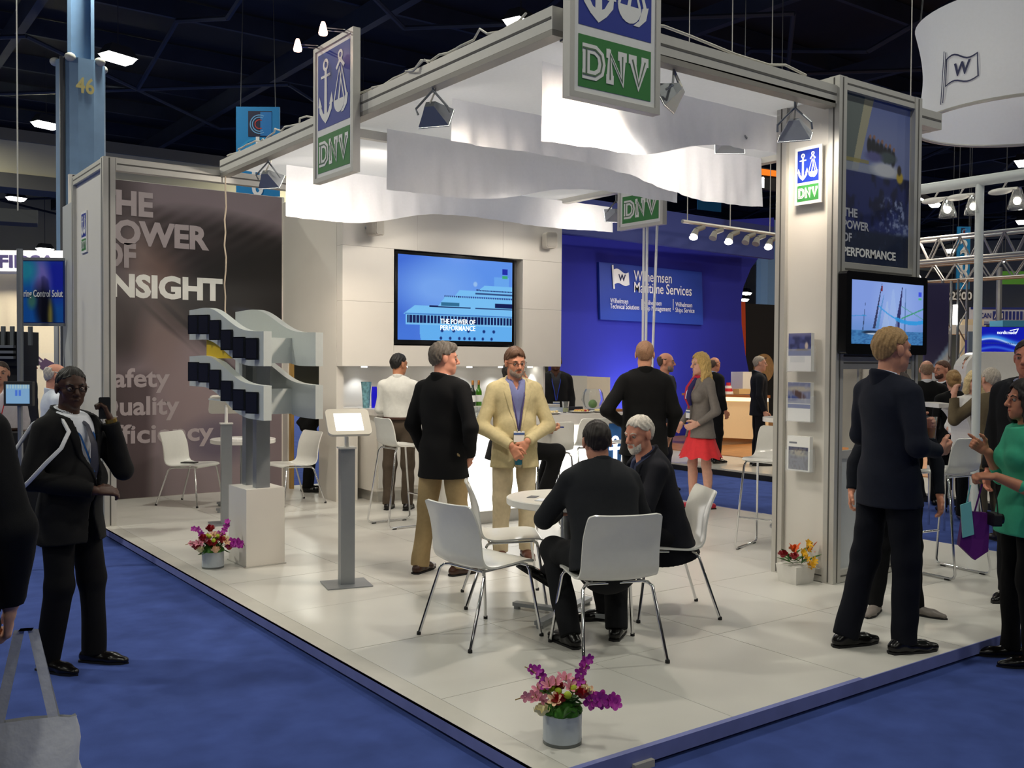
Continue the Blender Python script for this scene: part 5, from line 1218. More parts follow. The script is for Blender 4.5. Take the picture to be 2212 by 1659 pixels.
    if glasses:
        gm_ = mat('glasses_%d' % glasses[0], rgb(*glasses[:3]), .3); b = MB(); zo = glasses[3] if len(glasses) > 3 else 0.0
        yo = -.012 if zo else 0
        for sx in (-1, 1):
            b.tube([T(sx*.034+.021*math.cos(a)*(1), .100+yo-.10*abs(sx*.034+.021*math.cos(a))**1.5, .002+zo+.0155*math.sin(a)) for a in [2*math.pi*i/14 for i in range(15)]], .0019, 5)
            b.tube([T(sx*.055, .094+yo, .006+zo), T(sx*.079, .06, .008+zo*.9), T(sx*.084, -.012, .010+zo*.7)], .0019, 5)
        b.tube([T(-.013,.100+yo,.004+zo), T(0,.104+yo,.007+zo), T(.013,.100+yo,.004+zo)], .0018, 5); b.build('glasses', gm_, root)
    # ---- torso clothing
    sh = [Prim(J['shL']*.88+J['shR']*.12, J['shR']*.88+J['shL']*.12, .058*B**.5)]
    ch, wa, pe = J['chest'], J['waist'], J['pelvis']
    fl_ = (fw, 1.42)
    def torso(extra, zhem=None, flare=0.0):
        pr = [Prim(ch+up_c*.03, wa, (.170 if not female else .150)*B+extra, (.146 if not female else .122)*B+extra, fl_), Prim(wa, pe-up*.02, (.146 if not female else .122)*B+extra, (.160 if not female else .152)*B+extra, (fw, 1.34)), Prim(J['shL']*.88+J['shR']*.12, J['shR']*.88+J['shL']*.12, (.046 if not female else .038)*B**.4+extra), Prim(ch+up_c*.13, ch, .105*B+extra, .13*B+extra, (fw, 1.25))]
        pr += [Prim(J['neck']-up_c*.045-fw*.015+rt*sg_*.03, J['sh'+q_]*.8+J['neck']*.2-up_c*.0+up_c*.0, (.052 if not female else .040)+extra*.7, .044*B**.4+extra) for q_, sg_ in (('R',1),('L',-1))]
        if female: pr += [Ell(ch+fw*.075+rt*.07-up_c*.035, (.075+extra,.06+extra,.07+extra)), Ell(ch+fw*.075-rt*.07-up_c*.035, (.075+extra,.06+extra,.07+extra))]
        if belly: pr.append(Ell(wa+fw*(.045+belly*.5)-up*.01, (.135*B+extra,.09+belly+extra,.16+extra)))
        if zhem is not None: pr.append(Prim(pe-up*.02, pe-up*(.96-zhem+.06), .160*B+extra, .175*B+extra+flare, (fw, 1.3)))
        return pr
    def sleeves(extra, upto=1.0):
        pr = []
        for sd in 'RL':
            s_, e_, w_ = J['sh'+sd], J['el'+sd], J['wr'+sd]; fd = nrm(w_-e_); r0 = (.055 if not female else .046)*B**.4
            pr.append(Prim(s_, e_, r0+extra, r0*.84+extra))
            if upto >= 1: pr.append(Prim(e_, w_+fd*.03, r0*.84+extra, r0*.66+extra*.8, clip=[(w_-fd*.004, fd)]))
            elif upto > 0: q = e_+(w_-e_)*upto; pr.append(Prim(e_, q+fd*.02, r0*.84+extra, r0*.72+extra, clip=[(q, fd)]))
        return pr
    neck_pl = (J['neck']+up_c*.018, nrm(up_c+fw*.35))
    if top is not None:      # shirt / blouse
        zt = pe-up*.04; long_ = jacket is None
        pr = torso(-.010 if jacket is not None else (.004 if top[0] != 'blouse' else .018), hem-.02 if (skirt is None and top[0] == 'blouse') else None)
        sl = 1.0 if top[0] in ('shirt', 'blouse', 'dress') else .0
        if jacket is None or True: pr = pr+(sleeves(-.006 if jacket is not None else .003, sl if top[0] != 'blouse' else .45) if jacket is None else [])
        pls = [neck_pl, ((pe+up*.055) if top[0] != 'blouse' else pe-up*(.96-hem), -up)]
        tm = mat('cloth_%d_%d_%d' % tuple(top[1]), rgb(*top[1]), .8, noise=.05, nscale=30, bump=.15, bscale=500)
        sdf_obj('shirt' if top[0] != 'blouse' else 'blouse', pr, vc, tm, root, k=.024, planes=pls, wrinkle=.003 if jacket is None else .0, seed=seed, cuts=[] if (tie is not None or not collar or top[0] == 'blouse') else [lambda G: np.maximum(np.abs((G-J['neck'])@rt)-.42*np.maximum(0, (G-J['neck'])@up_c+.085), .02-((G-J['neck'])@fw))])
        if collar:
            cp = Prim(J['neck']-up_c*.02-fw*.006, J['neck']+up_c*.030-fw*.012, .073*f_, .066*f_, clip=[(J['neck']+up_c*.034-fw*.012, nrm(up_c+fw*.30)), (J['neck']-up_c*.03, -up_c)])
            nb = hc; inn = lambda G: Prim(J['neck']-up_c*.06, T(0,-.02,-.05), .060*f_, .056*f_).d(G)
            vcut = lambda G: np.maximum(np.abs((G-J['neck'])@rt)-.02-.5*np.maximum(0, -((G-J['neck'])@up_c)*0+.0), -((G-J['neck'])@fw)+.03)
            sdf_obj('collar', [cp], min(vc, .007), tm, root, k=.01, cuts=[inn, vcut])
    if tie is not None:
        b = MB(); pts = []; ow = lambda z: 0
        base = J['neck']-up_c*.015+fw*.062; pr_ = [(0, .020), (.05, .016), (.16, .026), (.30, .036), (.36, .004)]
        vsL = []; 
        for dz, hw in pr_:
            off = fw*(.052+min(dz, .12)*.42+belly*(.6 if dz > .15 else .1)); c_ = base-up_c*dz+off*(1 if dz > 0 else .2); vsL += [c_-rt*hw, c_+fw*.008, c_+rt*hw, c_-fw*.006]
        fs = []
        for i in range(len(pr_)-1): fs += [(i*4+q, i*4+(q+1) % 4, (i+1)*4+(q+1) % 4, (i+1)*4+q) for q in range(4)]
        b.add(vsL, fs+[(3,2,1,0)]); b.build('tie', mat('tie_%d_%d_%d' % tuple(tie), rgb(*tie), .5), root, smooth=60)
    if jacket is not None:
        jc = tuple(jacket); jm = mat('jacket_%d_%d_%d' % jc, rgb(*jc), .82, noise=.07, nscale=40, bump=.2, bscale=600, spec=.25)
        pr = torso(.016, hem, .012 if not female else .03)+sleeves(.008)
        hp_ = pe-up*(.96-hem)
        def vcut(G):
            q = G-J['neck']; x = np.abs(q@rt+.0); z = (q@up_c); zb_ = button-1.475
            wtop = opening*np.clip((z-zb_)/(-zb_), 0, 1.2); wlow = openlow*np.clip((zb_-z)/.35, 0, 1.3)**1.3; wd = np.where(z > zb_, wtop, wlow)+.0015
            return np.maximum(x-wd, -((G-ch)@fw)+.0)
        sdf_obj('jacket', pr, vc, jm, root, k=.024, cuts=[vcut], planes=[neck_pl, (hp_, -up)], wrinkle=.0045, seed=seed+1)
        # lapels and collar roll
        if det >= 1:
            lp = [p for p in torso(.0215)]
            def lcut(D, G):
                q = G-J['neck']; x = np.abs(q@rt); z = q@up_c; zb_ = button-1.475; t = np.clip((z-zb_)/(-zb_), 0, 1.2); inner = opening*t; wl = inner+.058*np.clip(t*1.25, 0, 1)*np.where(z > -.075, .72, 1)
                keep = np.maximum(np.maximum(inner-x, x-wl), np.maximum(zb_-z, -((G-ch)@fw))); return np.maximum(D, keep)
            sdf_obj('lapels', lp, vc, jm, root, k=.035, planes=[neck_pl], post=lcut)
            cp = Prim(J['neck']-up_c*.045-fw*.012, J['neck']+up_c*.030-fw*.026,   .086*f_*B**.3, .075*f_, clip=[(J['neck']+up_c*.030-fw*.02, nrm(up_c+fw*.35))])
            inn = lambda G: Prim(J['neck']-up_c*.08-fw*.0, T(0,-.02,-.05), .072*f_, .063*f_).d(G)
            front = lambda G: (.028-(G-J['neck'])@fw)*-1+0*G[..., 0]
            sdf_obj('jacket_collar', [cp], min(vc, .008), jm, root, k=.01, cuts=[inn, lambda G: .03-((G-J['neck'])@fw)])
    # ---- legs
    if bottom is not None:
        bm2 = mat('trousers_%d_%d_%d' % tuple(bottom), rgb(*bottom), .85, noise=.06, nscale=30, bump=.15, bscale=500, spec=.2)
        wide = .004 if not female else -.006
        pr = [Prim(J['hipR']*.85+J['hipL']*.15, J['hipL']*.85+J['hipR']*.15, .094*B+wide), Prim(pe+up*.06, pe-up*.02, .135*B, .150*B, (fw, 1.35), clip=[(pe+up*.085, up)])]
        for sd in 'RL':
            hi, kn, an = J['hip'+sd], J['kn'+sd], J['an'+sd]; sd_ = nrm(an-kn)
            pr += [Prim(hi, kn, .088*B**.5+wide, .070*B**.3+wide), Prim(kn, an+sd_*.06, .070*B**.3+wide, .060+wide, clip=[(an+sd_*.035, sd_)])]
        sdf_obj('trousers', pr, vc, bm2, root, k=.03, wrinkle=.005, seed=seed+2)
        if jacket is None and top is not None and top[0] == 'shirt':
            b = MB(); ring = []
            for i in range(25):
                a = 2*math.pi*i/24; ring.append(pe+up*.07+rt*(.156*B)*math.cos(a)+fw*(.120*B+belly*.6*max(0, math.sin(a)))*math.sin(a))
            b.tube(ring, .017, 6); b.build('belt', mat('belt_brown', rgb(60,36,26), .4), root, smooth=60)
    if skirt is not None:
        sm_ = mat('skirt_%d_%d_%d' % tuple(skirt), rgb(*skirt), .8, noise=.05)
        n = 60; b = MB(); vs = []
        for j in range(8):
            t = j/7; z = 1.0-.42*t
            for i in range(n):
                a = 2*math.pi*i/n; pl_ = 1+.07*t*math.sin(a*9+1); r = (.132+.13*t**1.6)*pl_; vs.append((r*1.05*math.cos(a), r*.86*math.sin(a), z-.012*t*math.sin(a*9+1)))
        b.add(vs, [(j*n+i, j*n+(i+1) % n, (j+1)*n+(i+1) % n, (j+1)*n+i) for j in range(7) for i in range(n)]); b.build('skirt', sm_, root, smooth=80)
    if shoes is not None:
        sm2 = mat('shoe_%d_%d_%d' % tuple(shoes), rgb(*shoes), .25 if sum(shoes) < 150 else .45, spec=.5)
        for sd, sg in (('R', 1), ('L', -1)):
            an = J['an'+sd]; fo = nrm(J['toe'+sd]); upv = V3(0,0,1); sl_ = nrm(np.cross(fo, upv)); upv = np.cross(sl_, fo); g0 = an-upv*.09; wk = .9 if female else 1.0
            pr = [Prim(g0-fo*.055+upv*.033, g0+fo*.03+upv*.036, .037*wk, .040*wk), Prim(g0+fo*.03+upv*.034, g0+fo*.12+upv*.026, .041*wk, .042*wk, (upv, 1.15)), Prim(g0+fo*.12+upv*.024, g0+fo*.195+upv*.020, .042*wk, .026*wk, (upv, 1.2))]
            if not female: pr.append(Prim(g0-fo*.02+upv*.06, g0-fo*.01+upv*.085, .042, .040))
            sh_ = sdf_obj('shoe', pr, min(vc, .009), sm2, root, k=.02, planes=[(g0+upv*.001, -upv)])
            if sh_ and det >= 1:
                b = MB(); out = [(-.095,.0),(-.08,.033),(-.02,.036),(.06,.043),(.13,.045),(.19,.03),(.224,.0)]; pts = out+[(x, -y) for x, y in out[::-1][1:-1]]
                vs = [g0+fo*x+sl_*y*wk+upv*z for z in (.0, .012) for x, y in pts]; n = len(pts); b.add(vs, [tuple(range(n-1,-1,-1)), tuple(range(n, 2*n))]+[(i, (i+1) % n, (i+1) % n+n, i+n) for i in range(n)]); b.build('sole', M_black, sh_)
    if extras: extras(root, J, dict(up=up, rt=rt, fw=fw, up_c=up_c, T=T, HR=HR, belly=belly))
    root.scale = (k_, k_, k_)
    return root, J
def ext_lanyard(colr, badge=True, length=.36, off=.0):
    def f(root, J, F):
        rt, fw, up_c = F['rt'], F['fw'], F['up_c']; b = MB(); be = F['belly']
        for sx in (-1, 1):
            pts = [J['neck']+rt*sx*.062-fw*.03+up_c*.01, J['neck']+rt*sx*.066+fw*.045-up_c*.015, J['chest']+rt*sx*.055+fw*(.128)+up_c*.05, J['chest']+rt*sx*.03+fw*(.145+be*.3)-up_c*.06, J['chest']+rt*sx*.006+fw*(.145+be)-up_c*(length-.2)]
            b.tube(pts, .0055, 5)
        lo = b.build('lanyard', mat('lanyard_%d_%d_%d' % tuple(colr), rgb(*colr), .6), root, smooth=60)
        if badge:
            c = J['chest']+fw*(.152+be)-up_c*(length-.2+.05); q = [c+rt*x+up_c*z+fw*y for y in (0,.004) for x, z in ((-.045,-.055),(.045,-.055),(.045,.035),(-.045,.035))]
            MB().add(q, [(0,1,2,3),(7,6,5,4),(0,4,5,1),(1,5,6,2),(2,6,7,3),(3,7,4,0)]).build('badge', M_paper, lo)
            q = [c+rt*x+up_c*z+fw*y for y in (-.0,.006) for x, z in ((-.045,.005),(.045,.005),(.045,.02),(-.045,.02))]
            MB().add(q, [(0,1,2,3),(7,6,5,4),(0,4,5,1),(1,5,6,2),(2,6,7,3),(3,7,4,0)]).build('badge_stripe', mat('badge_blue', rgb(60,90,150), .5), lo)
    return f
# ---------------------------------------------------------------- the people
IR = (.807, -.59); AW = (.59, .807)              # picture right, away from the camera
def fdir(r, a): return facing(IR[0]*r+AW[0]*a, IR[1]*r+AW[1]*a)
PALE, TAN, RUDDY, BROWN = (214,164,138), (196,142,112), (206,140,118), (70,46,36)
SEAT = dict(pelvis=(0,-.06,.53), waist=(0,-.03,.67), chest=(0,.04,.86), neck=(0,.09,1.03), head=(0,.14,1.175), shR=(.178,.07,.955), shL=(-.178,.07,.955),
            hipR=(.10,-.02,.52), hipL=(-.10,-.02,.52), knR=(.15,.42,.50), knL=(-.15,.42,.50), anR=(.14,.36,.09), anL=(-.14,.36,.09))
def seat(**k): d = dict(SEAT); d.update(k); return d

# man on the phone, left aisle
def phone_extras(root, J, F):
    ext_lanyard((24,84,150), False)(root, J, F)
    T = J['wrL']; d = nrm(V3(.02,-.02,.16)); 
    c = T+V3(.035,-.03,.085); b = MB(); R = Matrix.Translation(c) @ Matrix.Rotation(.5, 4, 'Z') @ Matrix.Rotation(.25, 4, 'Y'); b.box(-.012,.006,-.03,.03,-.06,.065, R)
    b.build('wristwatch_hidden', M_black, root) if False else None
    w = MB(); fd = nrm(J['wrL']-J['elL']); w.tube([J['wrL']+fd*.0, J['wrL']+fd*.022], .033, 12); w.build('wristwatch', mat('gold_watch', rgb(170,140,70), .3, metal=.8), root)
pB = (1.175, 5.665, 0)
rootB, JB = person('man in a black suit and glasses phoning in the left aisle', pB, fdir(1, -.32), 1.635, build=1.12, belly=.03, skin=BROWN, hair='crop', haircol=(22,18,16), glasses=(24,20,18), head=(-.55,-.06,0), det=2,
       jacket=(17,17,19), top=('shirt', (212,216,226)), tie=(26,30,52), bottom=(15,15,17), shoes=(14,12,12), opening=.10, button=1.02, openlow=.06, hem=.74,
       pose=dict(elL=(-.24,.18,1.13), wrL=(-.165,.155,1.42), elR=(.27,-.03,1.12), wrR=(.08,.24,1.05), anR=(.10,-.06,.09), anL=(-.12,.06,.09), knL=(-.11,.06,.50), toeR=(.1,1,0), toeL=(-.15,1,0)),
       hands=dict(L=dict(d=(.25,-.30,1), n=(.6,-.75,0), t=(.3,-.8,.5), curl=.75), R=dict(d=(-.8,.55,-.1), n=(0,-.5,-.6), t=(0,.3,.9), curl=.5)), extras=phone_extras)
# phone held at his ear
def world_of(root, v): bpy.context.view_layer.update(); return root.matrix_world @ Vector(v)
hpos = world_of(rootB, tuple(JB['wrL']+V3(.035,-.02,.085)))
o = MB().prism(rrect(-.03,.03,-.06,.06,.008), -.006, .006).build('mobile_phone', M_black, loc=hpos, rz=rootB.rotation_euler.z-.9); tag(o, 'black mobile phone at the ear of the man in the left aisle', 'phone')
def tote(label, top_pts, loc, rz, w, h, d, mt, cat='bag'):
    t = thing('tote_bag', label, cat, loc, rz)
    b = MB(); n = 10; vs = []; 
    for j in range(n+1):
        z = h*j/n; bulge = d*(.45+.55*math.sin(math.pi*min(1, .15+.8*j/n)))*(1-.55*(j/n)**3); ww = w*(1-.10*j/n)
        for i in range(16):
            a = 2*math.pi*i/16; ca, sa = math.cos(a), math.sin(a); vs.append((ww/2*math.copysign(abs(ca)**.45, ca)+.006*math.sin(j*1.7+i), bulge/2*math.copysign(abs(sa)**.7, sa), z+.004*math.sin(i*2.1)))
    b.add(vs, [(j*16+i, j*16+(i+1) % 16, (j+1)*16+(i+1) % 16, (j+1)*16+i) for j in range(n) for i in range(16)]+[tuple(range(15,-1,-1))]); b.build('sack', mt, t, smooth=70)
    for sgn in (-1, 1):
        s_ = MB(); pts = [(-w*.25, sgn*.012, h-.02)]+[tuple(p) for p in top_pts]+[(w*.25, sgn*.012, h-.02)]
        for i in range(len(pts)-1):
            a, c = Vector(pts[i]), Vector(pts[i+1]); e = Vector((0,.018,0)) if abs((c-a).z) < abs((c-a).x)*.3 else Vector((.016,0,0))
            s_.add([a-e, a+e, c+e, c-e], [(0,1,2,3)])
        s_.build('handle', mt, t)
    return t
M_tote = mat('tote_white', rgb(206,208,214), .7, noise=.04, nscale=20, bump=.2, bscale=40)
# strap over B's shoulder + bag behind his right side
sh = world_of(rootB, tuple(JB['shR']+V3(-.06,-.02,.075)))
rz_ = rootB.rotation_euler.z
bag = thing('shoulder_bag', 'white cloth shoulder bag hanging behind the man on the phone', 'bag', (0,0,0))
bl = world_of(rootB, (.20,-.30,.60)); b = MB(); 
tmp = tote('x', [], (0,0,0), 0, .34, .36, .10, M_tote); sack = [c for c in tmp.children if c.name.startswith('sack')][0]
sack.parent = bag; [bpy.data.objects.remove(c) for c in list(tmp.children)]; bpy.data.objects.remove(tmp)
bag.location = bl; bag.rotation_euler = (0, 0, rz_+1.25)
inv = (Matrix.Translation(bl) @ Matrix.Rotation(rz_+1.25, 4, 'Z')).inverted()
strap = []
for lp in ((.24,-.26,.96), (.33,-.10,1.02), (.325,.02,1.12), (.30,.11,1.22), (.235,.155,1.30), (.155,.135,1.385), (.125,.06,1.455), (.125,-.03,1.475), (.14,-.13,1.42), (.22,-.20,1.25), (.28,-.24,1.08), (.22,-.32,.96)): strap.append(inv @ world_of(rootB, lp))
s_ = MB(); s_.tube(strap, .011, 6); s_.build('strap', M_tote, bag, smooth=60)

# dark-suited man cut by the left picture edge with a carrier bag
rootA, JA = person('dark-suited man cut off by the left picture edge, carrying a white bag', (.285, 3.42, 0), facing(.15, 1), 1.82, build=1.1, skin=PALE, hair='short', haircol=(50,40,34), det=1, jacket=(20,20,22), top=('shirt', (200,204,214)), bottom=(16,16,18), shoes=(14,12,12), hem=.80,
       pose=dict(elR=(.25,-.04,1.11), wrR=(.235,.06,.86)), hands=dict(R=dict(curl=.9)))
hA = world_of(rootA, tuple(JA['wrR']+V3(.01,.02,-.09)))
tote('white carrier bag hanging from the hand at the left picture edge', [(-.02,0,.66),(.02,0,.66)], (hA.x+.03, hA.y-.03, hA.z-.655), -.35, .34, .37, .11, M_tote)

# man in black jacket and khaki trousers
person('grey-haired man in a black jacket and khaki trousers standing with his back turned', (3.88, 6.18, P), fdir(.50, .85), 1.735, build=1.08, skin=(208,146,122), hair='full', haircol=(92,84,76), head=(-.75,-.02,.0), det=2, jacket=(15,15,17), top=('shirt', (222,226,236)), bottom=(164,142,104), shoes=(62,38,28), hem=.735,
       pose=dict(elR=(.285,-.06,1.12), wrR=(.185,.08,.90), elL=(-.26,-.04,1.12), wrL=(-.20,.08,.88), anR=(.13,.03,.09), anL=(-.17,-.05,.09), knR=(.12,.03,.5), knL=(-.14,.0,.5), toeR=(.35,1,0), toeL=(-.1,1,0)), hands=dict(R=dict(curl=.5), L=None))
# man in beige blazer
person('bearded man with glasses in a beige linen blazer holding a can', (4.675, 6.36, P), fdir(.22, -1), 1.705, build=1.06, belly=.012, skin=(200,138,110), hair='full', haircol=(94,66,48), beard=('full', (146,128,116)), glasses=(40,24,18), head=(.16,-.14,.05), det=2, jacket=(196,182,140), top=('shirt', (112,118,164)), collar=True, bottom=(206,192,160), shoes=(84,44,32), opening=.075, button=.99, openlow=.06, hem=.76,
       pose=dict(elR=(.285,.03,1.10), wrR=(.075,.225,.955), elL=(-.285,.03,1.10), wrL=(-.055,.235,.99)),
       hands=dict(R=dict(d=(-.45,.25,-.8), n=(-.4,-1,0), t=(-.8,.2,.3), curl=.7), L=dict(d=(.55,.1,-.75), n=(0,-1,-.3), t=(.6,.2,.6), curl=.55)), extras=ext_lanyard((70,60,110), True, .42))
fH = fdir(.22, -1); pc = Vector((4.675, 6.36, P)) + Matrix.Rotation(fH, 3, 'Z') @ Vector((.015, .215, .78))
t = thing('drink_can', 'small teal labelled bottle held by the man in the beige blazer', 'bottle', pc); MB().lathe([(.028,0),(.031,.01),(.031,.09),(.028,.10),(.015,.115)], 14).build('body', mat('teal_label', rgb(20,90,110), .25), t, smooth=40); MB().lathe([(.026,-.022),(.028,0)], 14).build('base', M_glass, t)
# white shirt man at the back counter
person('man in a white shirt and brown trousers at the back counter, seen from behind', (5.17, 9.13, P), fdir(.15, 1), 1.67, build=1.08, skin=(176,120,90), hair='short', haircol=(14,12,12), head=(-.55,-.05,0), det=1, top=('shirt', (206,206,200)), bottom=(74,64,54), shoes=(20,16,14),
       pose=dict(elR=(.225,.02,1.12), wrR=(.14,.24,1.10), elL=(-.225,.02,1.12), wrL=(-.12,.24,1.10)))
# person on a bar stool with a phone, behind the beige blazer
pI = at_d(1101, 790, 8.75); SI = seat(neck=(0,.02,1.05), head=(0,.05,1.20), chest=(0,-.01,.87), shR=(.178,.0,.965), shL=(-.178,.0,.965)); 
for k_ in SI: SI[k_] = tuple(np.array(SI[k_])+np.array([0,0,.30 if k_[:2] != 'an' else .19]))
rootI, JI = person('person in black seated on a bar stool behind the beige blazer, holding a phone', (pI.x, pI.y, P), fdir(1, .1), 1.72, skin=TAN, hair='short', haircol=(30,24,20), det=1, jacket=(22,22,24), top=('shirt', (60,60,66)), bottom=(20,20,22), shoes=(14,12,12), hem=.84,
       pose=dict(SI, anR=(.12,.30,.36), anL=(-.12,.30,.36), elR=(.24,.10,.98), wrR=(.14,.31,1.0), elL=(-.24,.12,.98), wrL=(-.10,.30,.99)), hands=dict(R=dict(d=(-.1,1,.1), n=(0,0,1), t=(1,.2,0), curl=.6)))
hp2 = world_of(rootI, tuple(JI['wrR']+V3(-.01,.11,.03))); o = MB().box(-.03,.03,-.06,.06,-.005,.005).build('mobile_phone', mat('phone_blue', rgb(60,72,130), .25), loc=hp2, rz=rootI.rotation_euler.z); tag(o, 'blue-lit mobile phone held in front of the glowing bar', 'phone')
# bartender behind the wall edge
pJ = at_d(1200, 790, 13.6)
person('person in a dark jacket with a blue lanyard behind the bar', (pJ.x, pJ.y, 0), fdir(.05, -1), 1.80, skin=(96,64,50), hair='crop', haircol=(20,16,14), det=0, jacket=(24,24,26), top=('shirt', (46,46,52)), bottom=(20,20,22), shoes=(14,12,12), extras=ext_lanyard((36,60,170), True, .40))
# person in black behind the display, in the doorway
person('person in black standing in the doorway beside the eye poster, mostly hidden by the display', (4.985, 10.98, P), fdir(1, .1), 1.55, skin=TAN, hair='short', haircol=(24,20,18), det=0, jacket=(14,14,15), top=('shirt', (220,222,226)), bottom=(13,13,14), shoes=(12,11,11), hem=.84,
       pose=dict(waist=(0,.07,1.08), chest=(0,.2,1.24), neck=(0,.30,1.38), head=(0,.37,1.50), shR=(.178,.24,1.32), shL=(-.178,.24,1.32), elR=(.24,.2,1.06), wrR=(.12,.26,.90), elL=(-.24,.2,1.06), wrL=(-.12,.36,.90)))
# broad man in black from behind
person('broad fair-haired man in a black jacket standing before the bar with his back turned', (6.18, 6.42, P), fdir(.05, 1), 1.79, build=1.14, skin=(206,150,122), hair='crop', haircol=(150,112,84), head=(-.15,.0,0), det=1, jacket=(12,12,13), top=('shirt', (24,28,70)), bottom=(16,16,18), shoes=(14,12,12), hem=.74,
       pose=dict(elL=(-.34,-.12,1.13), wrL=(-.20,.03,1.02), elR=(.27,-.02,1.11), wrR=(.24,.12,.90)), hands=dict(L=dict(curl=.6, d=(.5,.6,-.4)), R=dict(curl=.7)))
# woman, grey jacket, red skirt
def scarf(root, J, F):
    cols = [mat('scarf_red', rgb(190,30,60), .7), mat('scarf_navy', rgb(36,34,92), .7), mat('scarf_white', rgb(220,214,224), .7)]
    b = MB(); c = J['neck']; ring = [c+F['rt']*.078*math.cos(a)+F['fw']*(.075*math.sin(a)+.005)+F['up_c']*(.012-.02*math.sin(a)) for a in [2*math.pi*i/16 for i in range(17)]]; b.tube(ring, .026, 8); so = b.build('scarf', cols[0], root, smooth=60)
    for sx in (-1, 1):
        b = MB(); b.tube([c+F['rt']*sx*.03+F['fw']*.085-F['up_c']*.02, J['chest']+F['fw']*.145+F['rt']*sx*.03+F['up_c']*.05, J['chest']+F['fw']*.165+F['rt']*sx*.025-F['up_c']*.06, J['waist']+F['fw']*.135+F['rt']*sx*.02+F['up_c']*.06], [.03,.034,.03,.018], 8); b.build('scarf_tail', cols[0] if sx > 0 else cols[1], so, smooth=60)
    b = MB(); b.tube([c+F['fw']*.10-F['up_c']*.03, J['chest']+F['fw']*.172, J['chest']+F['fw']*.18-F['up_c']*.07], .013, 6); b.build('scarf_fold', cols[2], so, smooth=60)
    ext_lanyard((190,40,70), True, .38)(root, J, F)
person('blonde woman in a grey jacket, red scarf and red skirt with hand in pocket', (7.93, 7.36, P), fdir(-1, -.30), 1.70, female=True, skin=(222,172,150), hair='long', haircol=(196,164,98), head=(.0,-.06,0), det=2, jacket=(122,116,110), top=('shirt', (180,40,70)), skirt=(226,52,58), shoes=(196,40,66), legskin=True, collar=False, hem=.80, opening=.06, button=1.12, extras=scarf,
       pose=dict(elL=(-.25,-.06,1.10), wrL=(-.165,.11,.97), elR=(.23,.0,1.10), wrR=(.17,.15,.95), anR=(.09,.05,.09), anL=(-.08,-.07,.09), knR=(.09,.05,.5), knL=(-.085,-.03,.5)), hands=dict(L=dict(d=(.4,.75,-.35), curl=.3), R=dict(curl=.5)))
# background trio by the blue sail wall
pL = at_d(1437, 790, 12.6)
person('balding bearded man in a light shirt and dark vest behind the blonde woman', (pL.x, pL.y, 0), fdir(1, -.25), 1.80, build=1.15, skin=(196,136,110), hair='ring', haircol=(76,60,52), beard=('full', (130,112,100)), det=0, jacket=(44,46,56), top=('shirt', (120,140,180)), bottom=(30,30,36), shoes=(14,12,12))
person('balding man in a black suit facing right behind the blonde woman', (11.55, 10.45, .1), fdir(.9, .55), 1.66, skin=(190,130,104), hair='ring', haircol=(92,74,62), det=0, jacket=(14,14,16), top=('shirt', (150,170,210)), bottom=(14,14,16), shoes=(12,11,11))
person('man in a dark suit with sunglasses pushed up on his head near the cream counter', (11.87, 9.83, .1), fdir(1, -.05), 1.68, skin=(204,148,124), hair='crop', haircol=(150,138,126), glasses=(26,22,20,.085), det=1, jacket=(16,18,26), top=('shirt', (150,170,205)), bottom=(15,16,22), shoes=(12,11,11))
# seated pair at the round table
person('heavy dark-haired man in a dark suit seated with his back to the viewer', (3.60, 4.055, P), facing(.42, 1), 1.70, build=1.22, skin=(198,140,116), hair='short', haircol=(34,26,22), head=(-.12,-.12,-.04), det=2, jacket=(34,36,40), top=('shirt', (196,204,222)), bottom=(24,25,28), shoes=(13,12,12), hem=.90,
       pose=seat(elR=(.30,.20,.72), wrR=(.16,.42,.72), elL=(-.30,.20,.72), wrL=(-.16,.42,.72), knR=(.20,.36,.50), knL=(-.19,.38,.50), anR=(.15,.19,.09), anL=(-.17,.09,.09), toeR=(.5,.9,0), toeL=(-.3,1,0)))
rootQ, JQ = person('white-haired man with a goatee and navy jacket seated at the round table', (4.43, 4.47, P), facing(-1, .42), 1.69, build=1.16, belly=.04, skin=(206,142,118), hair='short', haircol=(200,192,180), beard=('goatee', (206,200,190)), head=(.42,-.16,0), det=2, jacket=(17,18,27), top=('shirt', (32,42,74)), collar=True, bottom=(20,20,24), shoes=(13,12,12), hem=.78, opening=.09, button=.98,
       pose=seat(elR=(.27,.20,.72), wrR=(.06,.36,.72), elL=(-.27,.20,.72), wrL=(-.06,.36,.70), knR=(.10,.45,.60), knL=(-.10,.45,.50), anR=(.05,.72,.28), anL=(-.12,.40,.09), toeR=(0,.85,.55), toeL=(0,1,0)))
# navy suit man with a beer, right
cupR = {}
rootR, JR = person('fair-haired man in a navy suit holding a beer beside the poster tower', (4.90, 3.14, P), fdir(1, .34), 1.80, build=1.02, skin=(212,150,124), hair='short', haircol=(166,132,88), head=(-.02,.03,0), det=2, jacket=(24,28,42), top=('shirt', (206,214,236)), bottom=(17,19,28), shoes=(13,12,13), hem=.79,
       pose=dict(elR=(.24,-.02,1.13), wrR=(.17,.17,1.09), elL=(-.24,.0,1.15), wrL=(-.08,.20,1.19), anR=(.09,.04,.09), knR=(.10,.04,.5), anL=(-.11,-.17,.09), knL=(-.105,-.05,.50), toeR=(.05,1,0), toeL=(-.05,1,0)),
       hands=dict(R=dict(d=(-.3,1,.1), n=(-.8,-.2,.3), t=(0,.2,1), curl=.35), L=dict(d=(.35,.9,.25), n=(1,-.3,.1), t=(.1,.1,1), curl=.65)))
cp_ = world_of(rootR, tuple(JR['wrL']+V3(.065,.085,-.05)))
t = thing('beer_cup', 'clear plastic cup of amber beer held by the navy-suited man', 'cup', cp_)
